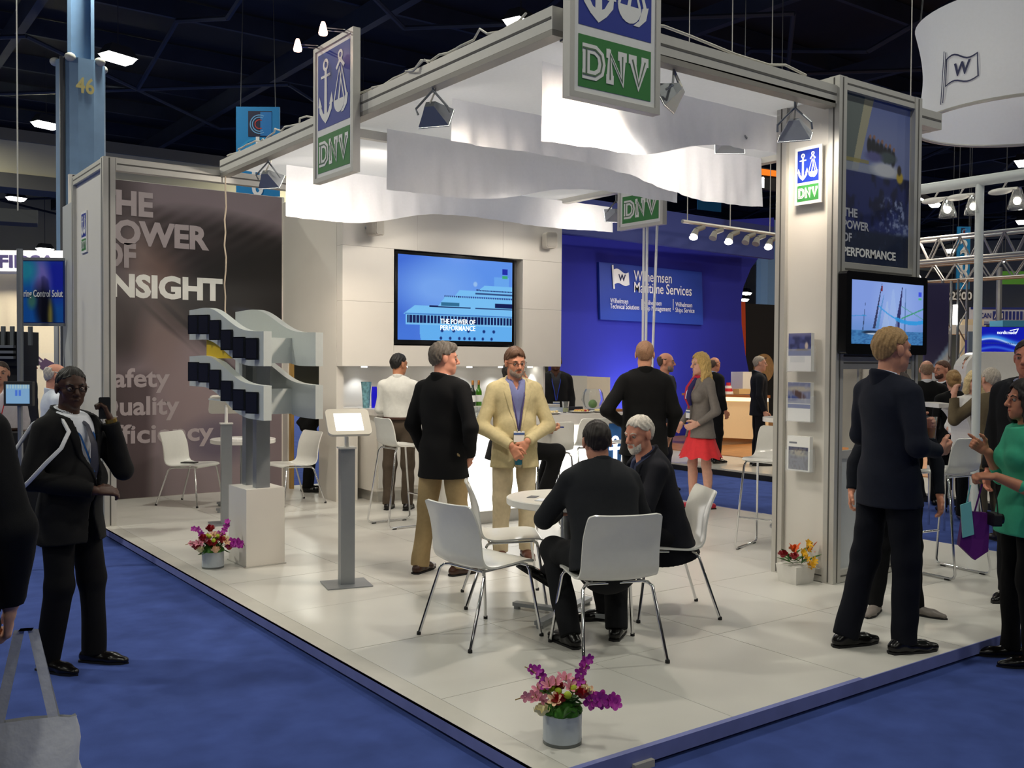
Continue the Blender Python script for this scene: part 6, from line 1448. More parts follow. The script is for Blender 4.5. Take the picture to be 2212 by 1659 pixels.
MB().lathe([(.030,0),(.042,.125),(.040,.125),(.028,.006)], 18).build('cup', M_glass, t, smooth=50); MB().lathe([(.027,.006),(.0335,.062)], 18).build('beer', mat('amber_beer', rgb(186,110,40), .1), t, smooth=50)
# short woman behind him
person('short dark-haired woman in black mostly hidden behind the navy-suited man', (5.64, 3.55, P), fdir(-.15, -1), 1.54, female=True, skin=(196,134,108), hair='long', haircol=(46,30,24), head=(.25,.05,0), det=1, jacket=(16,20,30), top=('shirt', (30,34,44)), bottom=(18,18,20), shoes=(128,120,114), collar=False, hem=.86,
       pose=dict(elR=(.30,.0,1.10), wrR=(.33,.06,.90), elL=(-.27,.0,1.10), wrL=(-.27,.08,.88), anR=(.14,0,.09), anL=(-.14,0,.09), toeR=(.5,1,0), toeL=(-.9,.6,0)), hands=dict(R=dict(curl=.45), L=dict(curl=.3)))
# woman in green, right edge
rootT, JT = person('dark-haired woman in a green blouse gesturing at the right picture edge', (5.555, 2.71, 0), fdir(-1, .05), 1.59, female=True, build=1.12, skin=(190,128,100), hair='bob', haircol=(26,18,17), head=(.05,.02,0), det=2, top=('blouse', (58,172,134)), bottom=(12,12,13), shoes=(14,12,12), collar=False, armskin=True, hem=.80,
       pose=dict(elL=(-.26,.04,1.08), wrL=(-.18,.25,1.17), elR=(.24,.04,1.12), wrR=(.13,.17,1.29), anR=(.11,.02,.09), anL=(-.11,-.02,.09)),
       hands=dict(L=dict(d=(.1,1,.02), n=(.3,0,-1), t=(1,0,.2), curl=.8), R=dict(d=(.0,.85,.55), n=(-.9,.1,0), t=(0,.1,1), curl=.85, pt=[0])))
def local_thing(name, label, cat, root, lp, drz=0.0): return thing(name, label, cat, world_of(root, lp), root.rotation_euler.z+drz)
t = local_thing('handbag', 'black leather shoulder bag at the hip of the woman in green', 'bag', rootT, (-.30,-.10,.80))
b = MB(); b.ball((0,0,.13), (.075,.19,.125), 16, 10); b.build('body', mat('black_leather', (.012,.012,.014), .35, bump=.3, bscale=60), t, smooth=60)
b = MB(); b.tube([(0,.15,.18),(.10,.12,.42),(.16,.08,.60),(.14,.0,.66),(.10,-.08,.58),(.0,-.14,.2)], .010, 6); b.build('strap', MATS['black_leather'], t, smooth=60)
t = local_thing('pouch', 'purple cloth pouch dangling from the hand of the woman in green', 'pouch', rootT, (-.14,.36,.66)); b = MB(); b.add([(-.02,-.075,.26),(-.02,.06,.27),(-.02,.085,.08),(-.02,.0,0),(-.02,-.07,.05),(.02,-.075,.26),(.02,.06,.27),(.02,.085,.08),(.02,.0,0),(.02,-.07,.05)], [(0,1,2,3,4),(9,8,7,6,5),(0,5,6,1),(1,6,7,2),(2,7,8,3),(3,8,9,4),(4,9,5,0)]); b.build('cloth', mat('purple_cloth', rgb(96,22,116), .7), t); MB().tube([(0,0,.26),(0,-.02,.34),(-.02,-.03,.42)], .005, 6).build('cord', mat('purple_cloth', rgb(96,22,116), .7), t)
t = local_thing('lanyard_tag', 'pale turquoise tags on ribbons hanging from the hand of the woman in green', 'tag', rootT, (-.17,.42,.82)); b = MB(); b.add([(-.01,-.04,0),(-.01,.02,-.02),(-.01,.035,.16),(-.01,-.02,.18),(.0,-.04,0),(.0,.02,-.02),(.0,.035,.16),(.0,-.02,.18)], [(0,1,2,3),(7,6,5,4),(0,4,5,1),(1,5,6,2),(2,6,7,3),(3,7,4,0)]); b.build('tag', mat('turquoise_card', rgb(120,196,196), .5), t); MB().tube([(0,0,.17),(0,-.02,.27)], .004, 5).build('ribbon', MATS['turquoise_card'], t)
t = local_thing('compact_camera', 'small black camera hanging beside the purple pouch', 'camera', rootT, (-.20,.27,.88)); MB().prism(rrect(-.055,.055,0,.07,.012), -.02, .02).build('body', M_black, t); MB().lathe([(.026,0),(.028,.03)], 16, (0,0,0), Matrix.Translation((.01,-.02,.035)) @ Matrix.Rotation(math.pi/2, 4, 'X')).build('lens', M_bezel, t); MB().tube([(-.05,0,.06),(-.03,.0,.14),(.0,.0,.2)], .004, 5).build('strap', M_black, t)
# smiling man behind her
person('smiling dark-haired man in a dark suit behind the woman in green', (6.62, 3.22, P), fdir(-.75, -.65), 1.765, build=1.08, skin=(206,134,110), hair='short', haircol=(40,30,26), head=(.1,-.02,0), det=1, jacket=(22,22,25), top=('shirt', (150,160,190)), bottom=(16,16,18), shoes=(14,12,12))
# crowd further right
def crowd(label, px, dep, h, face, z=0.0, **k):
    p = at_d(px, 790, dep); return person(label, (p.x, p.y, z), face, h, **k)
crowd('grey-haired man in a brown jacket seen from behind, reaching for the white pipe', 2142, 9.2, 1.64, fdir(-.15, 1), build=1.12, skin=(206,150,126), hair='short', haircol=(168,158,146), det=1, jacket=(98,86,66), top=('shirt', (200,200,205)), bottom=(80,74,62), shoes=(30,24,20), hem=.74, head=(-.1,-.1,0), pose=dict(elL=(-.36,.06,1.22), wrL=(-.30,.16,1.46)), hands=dict(L=dict(d=(.3,.3,.9), curl=.5)))
crowd('blonde woman in a white blouse facing the viewer behind the white pipe', 2104, 10.4, 1.60, fdir(-.1, -1), female=True, skin=(222,172,150), hair='bob', haircol=(214,190,140), det=0, top=('shirt', (226,224,222)), bottom=(16,16,18), shoes=(14,12,12), collar=False, pose=dict(elR=(.27,-.02,1.10), wrR=(.24,.16,.98)))
crowd('bald man in a black suit seen from behind, right of the poster tower', 2002, 11.6, 1.72, fdir(.3, 1), skin=(206,150,126), hair='ring', haircol=(150,120,96), det=0, jacket=(12,12,14), top=('shirt', (214,214,220)), bottom=(12,12,14), shoes=(12,11,11))
crowd('brown-bearded man in a suit and tie facing left in the crowd', 2036, 12.3, 1.72, fdir(-1, -.35), skin=(200,140,114), hair='short', haircol=(84,54,38), beard=('full', (80,50,36)), det=0, jacket=(22,24,34), top=('shirt', (220,222,230)), tie=(70,76,110), bottom=(18,18,22), shoes=(12,11,11))
crowd('woman with blonde hair in a bun and black jacket seen from behind', 2060, 11.0, 1.60, fdir(.1, 1), female=True, skin=(214,160,136), hair='bun', haircol=(150,116,70), det=0, jacket=(10,10,12), top=('shirt', (20,20,22)), bottom=(12,12,14), shoes=(12,11,11), collar=False)
crowd('man in a dark suit with striped tie facing left, half hidden by the white pipe', 2098, 12.8, 1.78, fdir(-1, -.2), skin=(196,140,116), hair='short', haircol=(104,90,76), det=0, jacket=(16,16,22), top=('shirt', (226,228,232)), tie=(60,60,80), bottom=(16,16,18), shoes=(12,11,11))
# left background
crowd('bald older man in a white shirt just behind the man on the phone', 118, 8.6, 1.63, fdir(.75, .6), skin=(206,146,124), hair='ring', haircol=(186,178,170), det=1, top=('shirt', (206,212,224)), bottom=(40,40,46), shoes=(14,12,12), head=(-.1,-.2,0))
crowd('dark-haired person in black in the far left background near the bottle picture', 60, 13.5, 1.68, fdir(.8, .6), skin=(190,136,110), hair='short', haircol=(16,14,14), det=0, jacket=(12,12,13), top=('shirt', (30,30,34)), bottom=(14,14,16), shoes=(12,11,11))
crowd('person in a suit with a blue shirt in the far left background beside the pole', 30, 12.0, 1.62, fdir(.2, -1), skin=(120,78,58), hair='crop', haircol=(20,16,14), det=0, jacket=(18,18,22), top=('shirt', (150,170,210)), bottom=(16,16,18), shoes=(12,11,11))
crowd('person in a white and red shirt at the far left picture edge', 2, 9.7, 1.64, fdir(.4, -1), skin=(200,146,120), hair='short', haircol=(60,46,38), det=0, top=('shirt', (214,206,210)), bottom=(20,20,24), shoes=(12,11,11), extras=ext_lanyard((190,30,40), False))
# ---------------------------------------------------------------- neighbouring blue booth
def plane_poly(b, pix, y, d=.06):
    pts = [at_y(px, py, y) for px, py in pix]; return b.prism([(p.x, p.z) for p in pts], y, y+d)
np_ = struct(box_obj('floor_neighbour', 11.05, 30, 2.0, 18, 0, .10, mat('neighbour_floor', rgb(206,200,190), .2, noise=.03)))
o = box_obj('wood_floor', 12.6, 29.5, 3.0, 17.5, .10, .112, mat('warm_wood', rgb(176,120,70), .35, noise=.15, nscale=6)); o.parent = np_; o.location = o.location-np_.location
MB().box(-.02, .02, -8, 8, 0, .075).build('edge_rail', M_black, np_, loc=(-9.475-.02, 0, .0))
YS = 14.6
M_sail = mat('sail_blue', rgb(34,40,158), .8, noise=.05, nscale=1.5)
sw = struct(thing('wall_sail', 'large deep blue curved sail wall of the neighbouring booth', 'wall', (0,0,0)))
b = MB(); plane_poly(b, [(1195,495),(1195,1000),(1640,1000),(1628,880),(1621,820),(1610,765),(1602,700),(1601,655),(1606,620),(1622,580),(1645,548),(1672,528),(1672,470)], YS, .15); b.build('sail_panel', M_sail, sw)
b = MB(); plane_poly(b, [(1195,418),(1195,500),(1672,560),(1672,490)], YS-.9, .12); b.build('header', mat('header_blue', rgb(62,78,140), .7), sw) if False else b.build('header_band', mat('header_blue', rgb(52,64,132), .7), sw)
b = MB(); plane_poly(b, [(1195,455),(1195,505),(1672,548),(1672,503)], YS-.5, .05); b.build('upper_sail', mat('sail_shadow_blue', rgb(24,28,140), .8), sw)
b = MB(); plane_poly(b, [(1294,566),(1297,690),(1519,702),(1516,588)], YS-.06, .055); b.build('name_panel', mat('name_panel_blue', rgb(36,66,168), .5), sw)
def wtext(s, px, py, x2, size, y=YS-.075, mt=None, bold=.015):
    p = at_y(px, py, y); q = at_y(x2, py, y); return text(s, size, mt or mat('lit_white_print', (.95,.95,.95), .5), sw, (p.x, y, p.z), bold=bold, width=q.x-p.x)
wtext('Wilhelmsen', 1369, 606, 1451, .30, bold=.006); wtext('Maritime Services', 1370, 631, 1494, .30, bold=.006)
for s1_, s2_, xa, xb1, xb2, py in (('Wilhelmsen', 'Technical Solutions', 1318, 1357, 1381, 654), ('Wilhelmsen', 'Ship Management', 1391, 1429, 1449, 658), ('Wilhelmsen', 'Ships Service', 1459, 1495, 1500, 662)):
    wtext(s1_, xa, py, xb1, .14, bold=0); wtext(s2_, xa, py+12, xb2, .14, bold=0)
for px in (1386, 1454):
    b = MB(); plane_poly(b, [(px,646),(px,670),(px+1,670),(px+1,646)], YS-.075, .01); b.build('divider', M_wtext, sw)
def flag_mark(b, b2, cx, cz, s, y0, y1):
    pole = [(cx-.5*s, cz+.52*s), (cx-.40*s, cz-.5*s)]
    stroke(b2, pole, .09*s, y0, y1)
    top_ = [(cx-.44*s+.88*s*t, cz+.33*s+.07*s*math.sin(t*6.3)-.08*s*t) for t in [i/10 for i in range(11)]]
    bot = [(cx-.38*s+.88*s*t, cz-.30*s+.06*s*math.sin(t*6.3)+.02*s*t) for t in [i/10 for i in range(11)]]
    for i in range(10): b.prism([top_[i], top_[i+1], bot[i+1], bot[i]], y0, y1)
    return top_, bot
p = at_y(1341, 600, YS-.075); b, b2 = MB(), MB(); flag_mark(b, b2, p.x, p.z, .46, YS-.085, YS-.075); b.build('flag_mark', MATS['lit_white_print'], sw); b2.build('flag_pole', M_wtext, sw)
text('W', .18, mat('navy_print', rgb(28,34,84), .5), sw, (p.x-.07, YS-.088, p.z-.06), bold=.03)
# track lights in front of the sail
t = thing('track_light', 'white track with spot lamps above the blue sail wall', 'lamp', (0,0,0)); a, c_ = at_y(1474, 478, YS-2), at_y(1672, 506, YS-2)
MB().tube([a, c_], .035, 8).build('track', M_alu, t)
for f_ in (.05, .5, .95): MB().tube([a.lerp(c_, f_), a.lerp(c_, f_)+Vector((0,0,ceil_z-a.lerp(c_, f_).z))], .01, 5).build('drop_rod', M_alu, t)
for px, lit in ((1508, 1), (1548, 0), (1583, 1), (1618, 0), (1640, 0), (1668, 1)):
    q = at_y(px, 482+(px-1474)*.14+8, YS-2); b = MB(); b.tube([q+Vector((.15,0,.05)), q+Vector((-.05,0,-.02))], .05, 8); b.tube([q+Vector((-.05,0,-.02)), q+Vector((-.13,-.02,-.14))], [.05,.075], 10); hd = b.build('spot_head', mat('spot_grey', rgb(120,118,112), .5), t, smooth=50)
    if lit: spot_light('track_spot', q+Vector((-.14,-.05,-.24)), (q.x-1.2, YS, 1.8), 40, 80, (.95,.95,1), .7, .06)
    if lit: MB().ball(q+Vector((-.14,-.02,-.17)), (.08,.08,.05)).build('lamp_face', M_lens, hd)
# low counters right of the tv wall
for nm, pix, y, colr, lab in (('low_counter', [(1234,811),(1234,1000),(1268,1000),(1268,812)], 12.3, rgb(176,190,198), 'pale grey low counter panel behind the bar'), ('low_counter', [(1268,813),(1268,1000),(1318,1000),(1318,815)], 11.75, rgb(224,212,190), 'cream low counter panel behind the bar')):
    b = MB(); plane_poly(b, pix, y, .5); tag(b.build(nm, mat('lc_%d' % pix[0][0], colr, .6)), lab, 'counter', 'low counters behind the bar')
# cream counter with wooden top, objects on it
yc = 12.4; ZT_ = at_y(1600, 852, yc-.05).z
rc = thing('reception_counter', 'cream reception counter with a wooden top in the neighbouring booth', 'counter', (0,0,0))
b = MB(); plane_poly(b, [(1548,866),(1548,945),(1660,950),(1660,868)], yc, .7); b.build('body', mat('cream_lacquer', rgb(228,204,166), .4), rc)
b = MB(); plane_poly(b, [(1560,945),(1560,975),(1650,980),(1650,948)], yc+.1, .5); b.build('plinth', mat('tan_plinth', rgb(170,144,112), .5), rc)
b = MB(); plane_poly(b, [(1545,852),(1545,857),(1664,860),(1664,854)], yc-.05, .85); b.build('wooden_top', mat('top_wood', rgb(150,96,56), .4), rc)
b = MB(); plane_poly(b, [(1552,858),(1552,865),(1660,868),(1660,860)], yc+.05, .6); b.build('lit_gap', mat('lit_gap', (1,.85,.6), .5, emit=1.2), rc)
def on_counter(px, dy): p = at_y(px, 850, yc+dy); return (p.x, yc+dy, ZT_)
tag(MB().box(-.24,.24,-.15,.15,0,.42).build('white_box', M_white, loc=on_counter(1609, .45)), 'tall white box on the cream reception counter', 'box')
t = thing('model_lighthouse', 'small red and white lighthouse model on the cream counter', 'model', on_counter(1573, .2))
for k, (r0, r1, z0, z1, mm) in enumerate(((.10,.09,0,.05,M_white), (.085,.075,.05,.11,mat('lh_red', rgb(190,30,40), .5)), (.07,.06,.11,.16,M_white), (.05,.04,.16,.22,MATS['lh_red']))): MB().lathe([(r0, z0), (r1, z1)], 12).build('band', mm, t)
tag(MB().box(-.16,.16,-.08,.08,0,.10).build('wooden_box', mat('box_wood', rgb(206,172,116), .6), loc=on_counter(1602, .08)), 'small wooden box on the cream reception counter', 'box')
tag(MB().box(-.13,.13,-.01,.01,0,.36).build('card_sign', M_paper, loc=on_counter(1640, .35)), 'white card standing on the cream counter beside the sunglasses man', 'sign')
# black exhibition wall with wooden disc, orange edge
b = MB(); plane_poly(b, [(1600,655),(1600,1000),(1700,1010),(1700,660)], 18, .1); o = b.build('black_partition', mat('partition_black', rgb(30,28,28), .7)); tag(o, 'black exhibition partition beyond the sail wall', 'partition')
b = MB(); plane_poly(b, [(1600,652),(1610,652),(1611,735),(1611,980),(1600,980)], 17.9, .05); tag(b.build('orange_banner', mat('orange_print', rgb(214,80,36), .6)), 'narrow orange banner edge beside the blue sail wall', 'banner')
q = at_y(1648, 795, 17.998); M = Matrix.Translation(q) @ Matrix.Rotation(math.pi/2, 4, 'X'); tag(MB().lathe([(.40,0),(.40,.06)], 32, (0,0,0), M).build('wooden_disc', mat('disc_wood', rgb(190,148,98), .6, noise=.12, nscale=12)), 'round wooden disc on the dark partition beside the sunglasses man', 'disc')
# far blue column "19"
q = at_d(1662, 700, 30); t = struct(thing('trim_3', 'far pale blue hall column with number 19', 'column', (q.x, q.y, 0))); MB().lathe([(.42,0),(.42,6.0)], 12).build('casing', mat('pale_blue_steel', rgb(120,156,196), .5), t, smooth=30)
text('19', .42, MATS['yellow_stencil'], t, (-.30,-.46, at_d(1650, 578, 30).z), rz=-.7, name='number')
# orange and black lit sign
zq = at_y(1660, 380, 13.0)
t = thing('lit_sign', 'black sign with an orange stripe and white letters seen left of the poster tower', 'sign', (0,0,0)); [MB().tube([(at_y(px_, 370, 13.0).x, 13.04, at_y(px_, 370, 13.0).z), (at_y(px_, 370, 13.0).x, 13.04, ceil_z)], .01, 4).build('wire', M_housing, t) for px_ in (1610, 1690)]; b = MB(); plane_poly(b, [(1600,352),(1600,402),(1700,415),(1700,372)], 13.0, .1); b.build('board', M_black, t); b = MB(); plane_poly(b, [(1600,358),(1600,372),(1700,372+12),(1700,372)], 12.97, .02); b.build('stripe', mat('orange_glow', rgb(240,120,20), .5, emit=.8), t)
p = at_y(1630, 401, 12.96); text('oli', .30, mat('white_glow', (1,1,1), .5, emit=1.2), t, (p.x-.12, 12.96, p.z), bold=.05, width=.42)
# blue banner scrap
b = MB(); plane_poly(b, [(1508,415),(1508,452),(1558,458),(1558,420)], 22, .04); sb = tag(b.build('hanging_banner', mat('banner_blue', rgb(34,140,200), .6)), 'bottom of a far light blue aisle banner above the sail wall', 'banner', 'aisle banners'); p_ = at_y(1533, 418, 22); MB().tube([(p_.x, 22.02, p_.z), (p_.x, 22.02, ceil_z)], .01, 4).build('wire', M_housing, sb)

# ---------------------------------------------------------------- round hanging sign with the flag mark
hs = thing('hanging_sign', 'big round white hanging sign with a blue W flag, top right', 'sign', (0,0,0)); cS = at_d(2243, 160, 10.65); RS = 1.22
zA_, zB_ = 4.34, 5.45
prof = []; 
for i in range(17):
    t_ = i/16; prof.append((RS*(1.03-.075*math.sin(math.pi*t_)), zA_+(zB_-zA_)*t_))
vs = [(r*math.cos(2*math.pi*k/64), r*math.sin(2*math.pi*k/64), z) for r, z in prof for k in range(64)]
b = MB(); b.add(vs, [(i*64+k, i*64+(k+1) % 64, (i+1)*64+(k+1) % 64, (i+1)*64+k) for i in range(16) for k in range(64)]); so = b.build('drum', mat('sign_fabric', rgb(242,245,252), .7, transl=.3), hs, smooth=60)
b = MB(); b.tube([(RS*1.03*math.cos(2*math.pi*k/48), RS*1.03*math.sin(2*math.pi*k/48), zA_) for k in range(49)], .018, 6); b.build('rim', M_alu, so)
hs.location = (cS.x, cS.y, 0)
def wrap(bm_, cx_ang, zc, sc, R_):
    out = []
    for x, y, z in bm_.v:
        a = cx_ang+x*sc/R_; r = R_-y; zz_ = zc+z*sc; tt = (zz_-zA_)/(zB_-zA_); r = RS*(1.03-.075*math.sin(math.pi*min(max(tt,0),1)))+.012-y*.2; out.append((r*math.cos(a), r*math.sin(a), zz_))
    bm_.v = out; return bm_
def flag_outline(zc, ang, sc):
    b, b2 = MB(), MB(); d0, d1 = MB(), MB(); top_, bot = flag_mark(d0, d1, 0, 0, 1.0, -.002, .002)
    stroke(b, top_+bot[::-1], .035, -.002, .002, closed=True); stroke(b, [(-.52,.54),(-.42,-.72)], .025, -.002, .002); stroke(b, [(-.46,.50),(-.36,-.70)], .025, -.002, .002)
    b.v = [(x, y, z) for x, y, z in b.v]; wrap(b, ang, zc, sc, RS)
    b.build('flag_outline', MATS['navy_print'], so)
    me = text_mesh('W', .42, bold=.03); n = len(me.vertices); b3 = MB(); b3.v = [(v.co.x-.17, v.co.y, v.co.z-.14) for v in me.vertices]; b3.f = [tuple(p.vertices) for p in me.polygons]; 
    wrap(b3, ang, zc, sc, RS); b3.build('letter_w', MATS['navy_print'], so)
def ang_of(px):   # front intersection angle on the drum for a pixel column
    d = ray(px, 150); d2 = Vector((d.x, d.y)).normalized(); c2 = Vector((cS.x, cS.y)); tb = d2.dot(c2); h2 = RS*RS-(c2.length_squared-tb*tb); pnt = d2*(tb-math.sqrt(max(h2, 0))); return math.atan2(pnt.y-c2.y, pnt.x-c2.x)
flag_outline(at_d(2066, 138, 10.0).z, ang_of(2068), .46)
for k in range(3):
    a = 2.0+k*2.1; MB().tube([(RS*math.cos(a), RS*math.sin(a), zB_), (RS*.6*math.cos(a), RS*.6*math.sin(a), ceil_z)], .01, 5).build('wire', M_housing, hs)

# ---------------------------------------------------------------- white pipe frame with glass spot lamps
pv = at_d(2106, 1010, 8.7); zt_ = at_d(2112, 398, 8.7).z
pfz = thing('pipe_frame', 'white tubular frame post and rail right of the poster tower', 'frame', (pv.x, pv.y, 0))
MB().tube([(0,0,0), (0,0,zt_)], .036, 14).build('post', mat('white_pipe', rgb(206,212,212), .4), pfz, smooth=60)
ye = at_x(1980, 415, pv.x).y-pv.y; MB().tube([(0,ye,zt_+.02), (0,-2.4,zt_+.02)], .048, 14).build('rail', mat('white_pipe', rgb(206,212,212), .4), pfz, smooth=60)
for k, px in enumerate((2030, 2085, 2178)):
    y_ = at_x(px, 410, pv.x).y; t = thing('glass_spotlight', ('leftmost glass-shaded spot lamp under the white pipe', 'glass-shaded spot lamp just left of the white post', 'glass-shaded spot lamp right of the white post')[k], 'lamp', (pv.x, y_, zt_-.03), 0, 'pipe lamps')
    MB().ball((0,.07,-.07), (.05,.11,.03), 12, 8).build('driver', M_whitegloss, t, smooth=60); MB().lathe([(.03,-.06),(.075,-.2),(.08,-.24),(.074,-.24),(.025,-.07)], 16, (0,-.08,0)).build('shade', M_glass, t, smooth=50); MB().ball((0,-.08,-.17), .032).build('bulb', mat('bulb_warm', (1,.9,.75), .4, emit=9.0), t, smooth=60)
    MB().tube([(0,.0,.03),(0,.05,-.05),(0,-.08,-.06)], .012, 6).build('stem', M_whitegloss, t)

# ---------------------------------------------------------------- trusses
M_trs = mat('truss_silver', rgb(150,152,156), .35, metal=.8)
def truss(label, a, b_, s, r, n, group='lighting trusses'):
    a, b_ = Vector(a), Vector(b_); t = thing('lighting_truss', label, 'truss', a, 0, group); d = b_-a; u = d.normalized(); up_ = Vector((0,0,1)) if abs(u.z) < .8 else Vector((1,0,0)); sd = u.cross(up_).normalized(); up_ = sd.cross(u)
    offs = [sd*s/2+up_*s/2, -sd*s/2+up_*s/2, -sd*s/2-up_*s/2, sd*s/2-up_*s/2]
    for o_ in offs: MB().tube([o_, d+o_], r, 6).build('chord', M_trs, t, smooth=60)
    for f in (1, 3):
        b = MB()
        for i in range(n):
            p0 = d*(i/n)+offs[f]; p1 = d*((i+1)/n)+offs[(f+1) % 4]; p2 = d*((i+.5)/n)
            if i % 2: b.tube([d*(i/n)+offs[(f+1) % 4], d*((i+1)/n)+offs[f]], r*.55, 5)
            else: b.tube([p0, p1], r*.55, 5)
        b.build('lacing', M_trs, t)
    return t
xT = 15.0
def tp(px, py): p = at_x(px, py, xT); return p
a_, b_ = tp(1975, 545), tp(2260, 522)
truss('upper long silver truss crossing the right background', (xT, a_.y, a_.z), (xT, b_.y, a_.z+.0), .36, .026, 12)
xT = 16.0; a_, b_ = tp(1960, 595), tp(2260, 588); truss('lower long silver truss crossing the right background', (xT, a_.y, a_.z), (xT, b_.y, a_.z), .30, .024, 12)
q = at_d(2061, 700, 15.3); zq = at_d(2061, 605, 15.3).z; tu = truss('upright silver truss with a light tube, right background', (q.x, q.y, 0), (q.x, q.y, zq), .26, .022, 12)
MB().tube([(-.16,-.1,at_d(2057,702,15.3).z), (-.16,-.1,at_d(2057,660,15.3).z)], .03, 8).build('light_tube', M_lens, tu)
# panels, signs and screens of the right background
def panel(name, label, cat, pix, dep_y, colr, d=.06, group=None, rough=.6, emit=0):
    b = MB(); plane_poly(b, pix, dep_y, d); return tag(b.build(name, mat('bg_%s_%d' % (name, pix[0][0]), colr, rough, emit=emit)), label, cat, group)
def bgpanel(name, label, cat, px0, py0, px1, py1, dep, colr, d=.06, group=None, emit=0.0, paint=None, nx=40, ny=30, hold=None):
    """a flat panel facing the camera side at distance dep, px box on the picture"""
    p0, p1 = at_d(px0, py1, dep), at_d(px1, py1, dep); wv = (p1-p0).length; h_ = (at_d(px0, py0, dep)-p0).length; c = (p0+p1)/2; rz = math.atan2(p1.y-p0.y, p1.x-p0.x)
    t = thing(name, label, cat, c, rz, group); MB().box(-wv/2, wv/2, 0, d, 0, h_).build('board', mat('bgc_%s_%d_%d' % (name, px0, py0), colr, .6, emit=emit), t)
    if hold == 'stand': [MB().box(x-.03, x+.03, .0, .04, .002-c.z, 0).build('support', M_silver, t) for x in (-wv*.4, wv*.4)]
    if hold == 'hang': [MB().tube([(x,.02,h_), (x,.02,ceil_z-c.z)], .008, 4).build('wire', M_housing, t) for x in (-wv*.4, wv*.4)]
    if paint: painted('picture', wv*.98, h_*.97, nx, ny, paint, M_scr if emit else M_print, t, (0, -.004, h_*.015))
    return t, wv, h_
def purple_poster(U, V):
    C = np.tile(L3(52,48,84), (len(U), 1)); C = mixc(C, (150,176,206), step(V-.25-.25*U, .06, .02)); C = mixc(C, (196,200,206), step(V-.2-.25*U, .06, .02)); C = mixc(C, (110,124,150), step(vnoise(U,V,8,4), .5, .8)*(V < .3)*.7); return C
bgpanel('graphic_wall', 'dark violet and pale graphic wall right of the poster tower', 'wall panel', 1995, 612, 2046, 900, 14.0, rgb(60,56,92), paint=purple_poster)
def aisle_banner(label, px0, py0, px1, py1, dep, digits, dy0, ddy):
    t, wv, h_ = bgpanel('aisle_banner', label, 'banner', px0, py0, px1, py1, dep, rgb(20,130,190), .04, 'aisle banners')
    s = wv/ (px1-px0); k = wv
    MB().box(-k*.22, k*.32, -.012, -.002, h_-k*.68, h_-k*.10).build('emblem_ground', mat('emblem_navy', rgb(22,26,58), .5), t)
    MB().box(k*.06, k*.32, -.014, -.012, h_-k*.66, h_-k*.12).build('emblem_ground', mat('emblem_sky', rgb(24,120,190), .5), t)
    for rr_, cm in ((.21, 'sky_ring'), (.16, 'sky_ring'), (.10, 'red_ring')):
        b = MB(); stroke(b, arc(k*.04, h_-k*.40, rr_*k, 60, 300, 20), .022*k, -.018, -.014); b.build('emblem_arc', mat(cm, rgb(190,60,50) if cm == 'red_ring' else rgb(110,170,215), .5), t)
    for rr_ in (.48, .38):
        b = MB(); stroke(b, arc(k*.02, h_-k*1.2, rr_*k, 20, 200, 20), .05*k, -.004, -.002); b.build('ring_print', mat('ring_print_blue', rgb(30,150,205), .6), t)
    for i, ch_ in enumerate(digits): text(ch_, (py1-py0)*s*.26, M_wtext, t, (0, -.02, h_-(dy0+i*ddy)*s), bold=.03, align='CENTER')
    MB().tube([(-k*.4,.02,h_), (-k*.3,.02,ceil_z-at_d(px0,py1,dep).z)], .01, 4).build('wire', M_housing, t); MB().tube([(k*.4,.02,h_), (k*.3,.02,ceil_z-at_d(px0,py1,dep).z)], .01, 4).build('wire', M_housing, t)
aisle_banner('light blue aisle banner with white digits behind the left canopy beam', 510, 232, 604, 424, 21.0, '1200', 100, 30)
aisle_banner('light blue aisle banner with digits 2200 behind the white pipe', 2066, 490, 2095, 625, 24.0, '2200', 54, 22)
t, wv, h_ = bgpanel('number_sign', 'black sign with white number 2200 in the right background', 'sign', 2052, 628, 2100, 650, 23.0, rgb(26,26,28), hold='hang'); text('2200', h_*1.05, M_wtext, t, (0,-.01,h_*.14), align='CENTER', bold=.03, width=None)
t, wv, h_ = bgpanel('company_sign', 'white and blue SCANAM sign with blue bars in the right background', 'sign', 2096, 664, 2230, 702, 20.0, rgb(214,218,230), hold='stand')
M_sb = mat('scan_blue', rgb(44,58,140), .5); px2 = wv/134
MB().box(-wv/2, wv/2, -.012, -.002, h_*.88, h_).build('blue_band', M_sb, t); MB().box(-wv/2, wv/2, -.012, -.002, 0, h_*.07).build('blue_band', M_sb, t)
MB().box(-wv/2+48*px2, -wv/2+72*px2, -.012, -.002, h_*.30, h_*.78).build('blue_block', M_sb, t)
for k in range(8): MB().box(-wv/2+(75+8*k)*px2, -wv/2+(80+8*k)*px2, -.012, -.002, h_*.30, h_*.78).build('blue_bar', M_sb, t)
text('SCAN', h_*.42, M_sb, t, (-wv/2+14*px2, -.014, h_*.38), bold=.02, width=30*px2); text('AM', h_*.42, M_wtext, t, (-wv/2+50*px2, -.016, h_*.38), bold=.02, width=19*px2); text('marine interior', h_*.16, M_sb, t, (-wv/2+16*px2, -.014, h_*.12), width=52*px2)
def nordic(U, V):
    C = np.tile(L3(16,24,170), (len(U), 1)); w_ = .5+.14*np.sin(U*5+.6); C = mixc(C, (60,140,230), np.exp(-((V-w_)/.09)**2)); C = mixc(C, (200,224,250), np.exp(-((V-w_+.06)/.03)**2)*.9); C = mixc(C, (60,110,220), np.exp(-((V-.18-.08*np.sin(U*6))/.05)**2)*.8); C = mixc(C, (40,60,120), ((np.abs(V-.40) < .03) & (np.mod(U*30, 1) > .3)).astype(float)*.8); return C
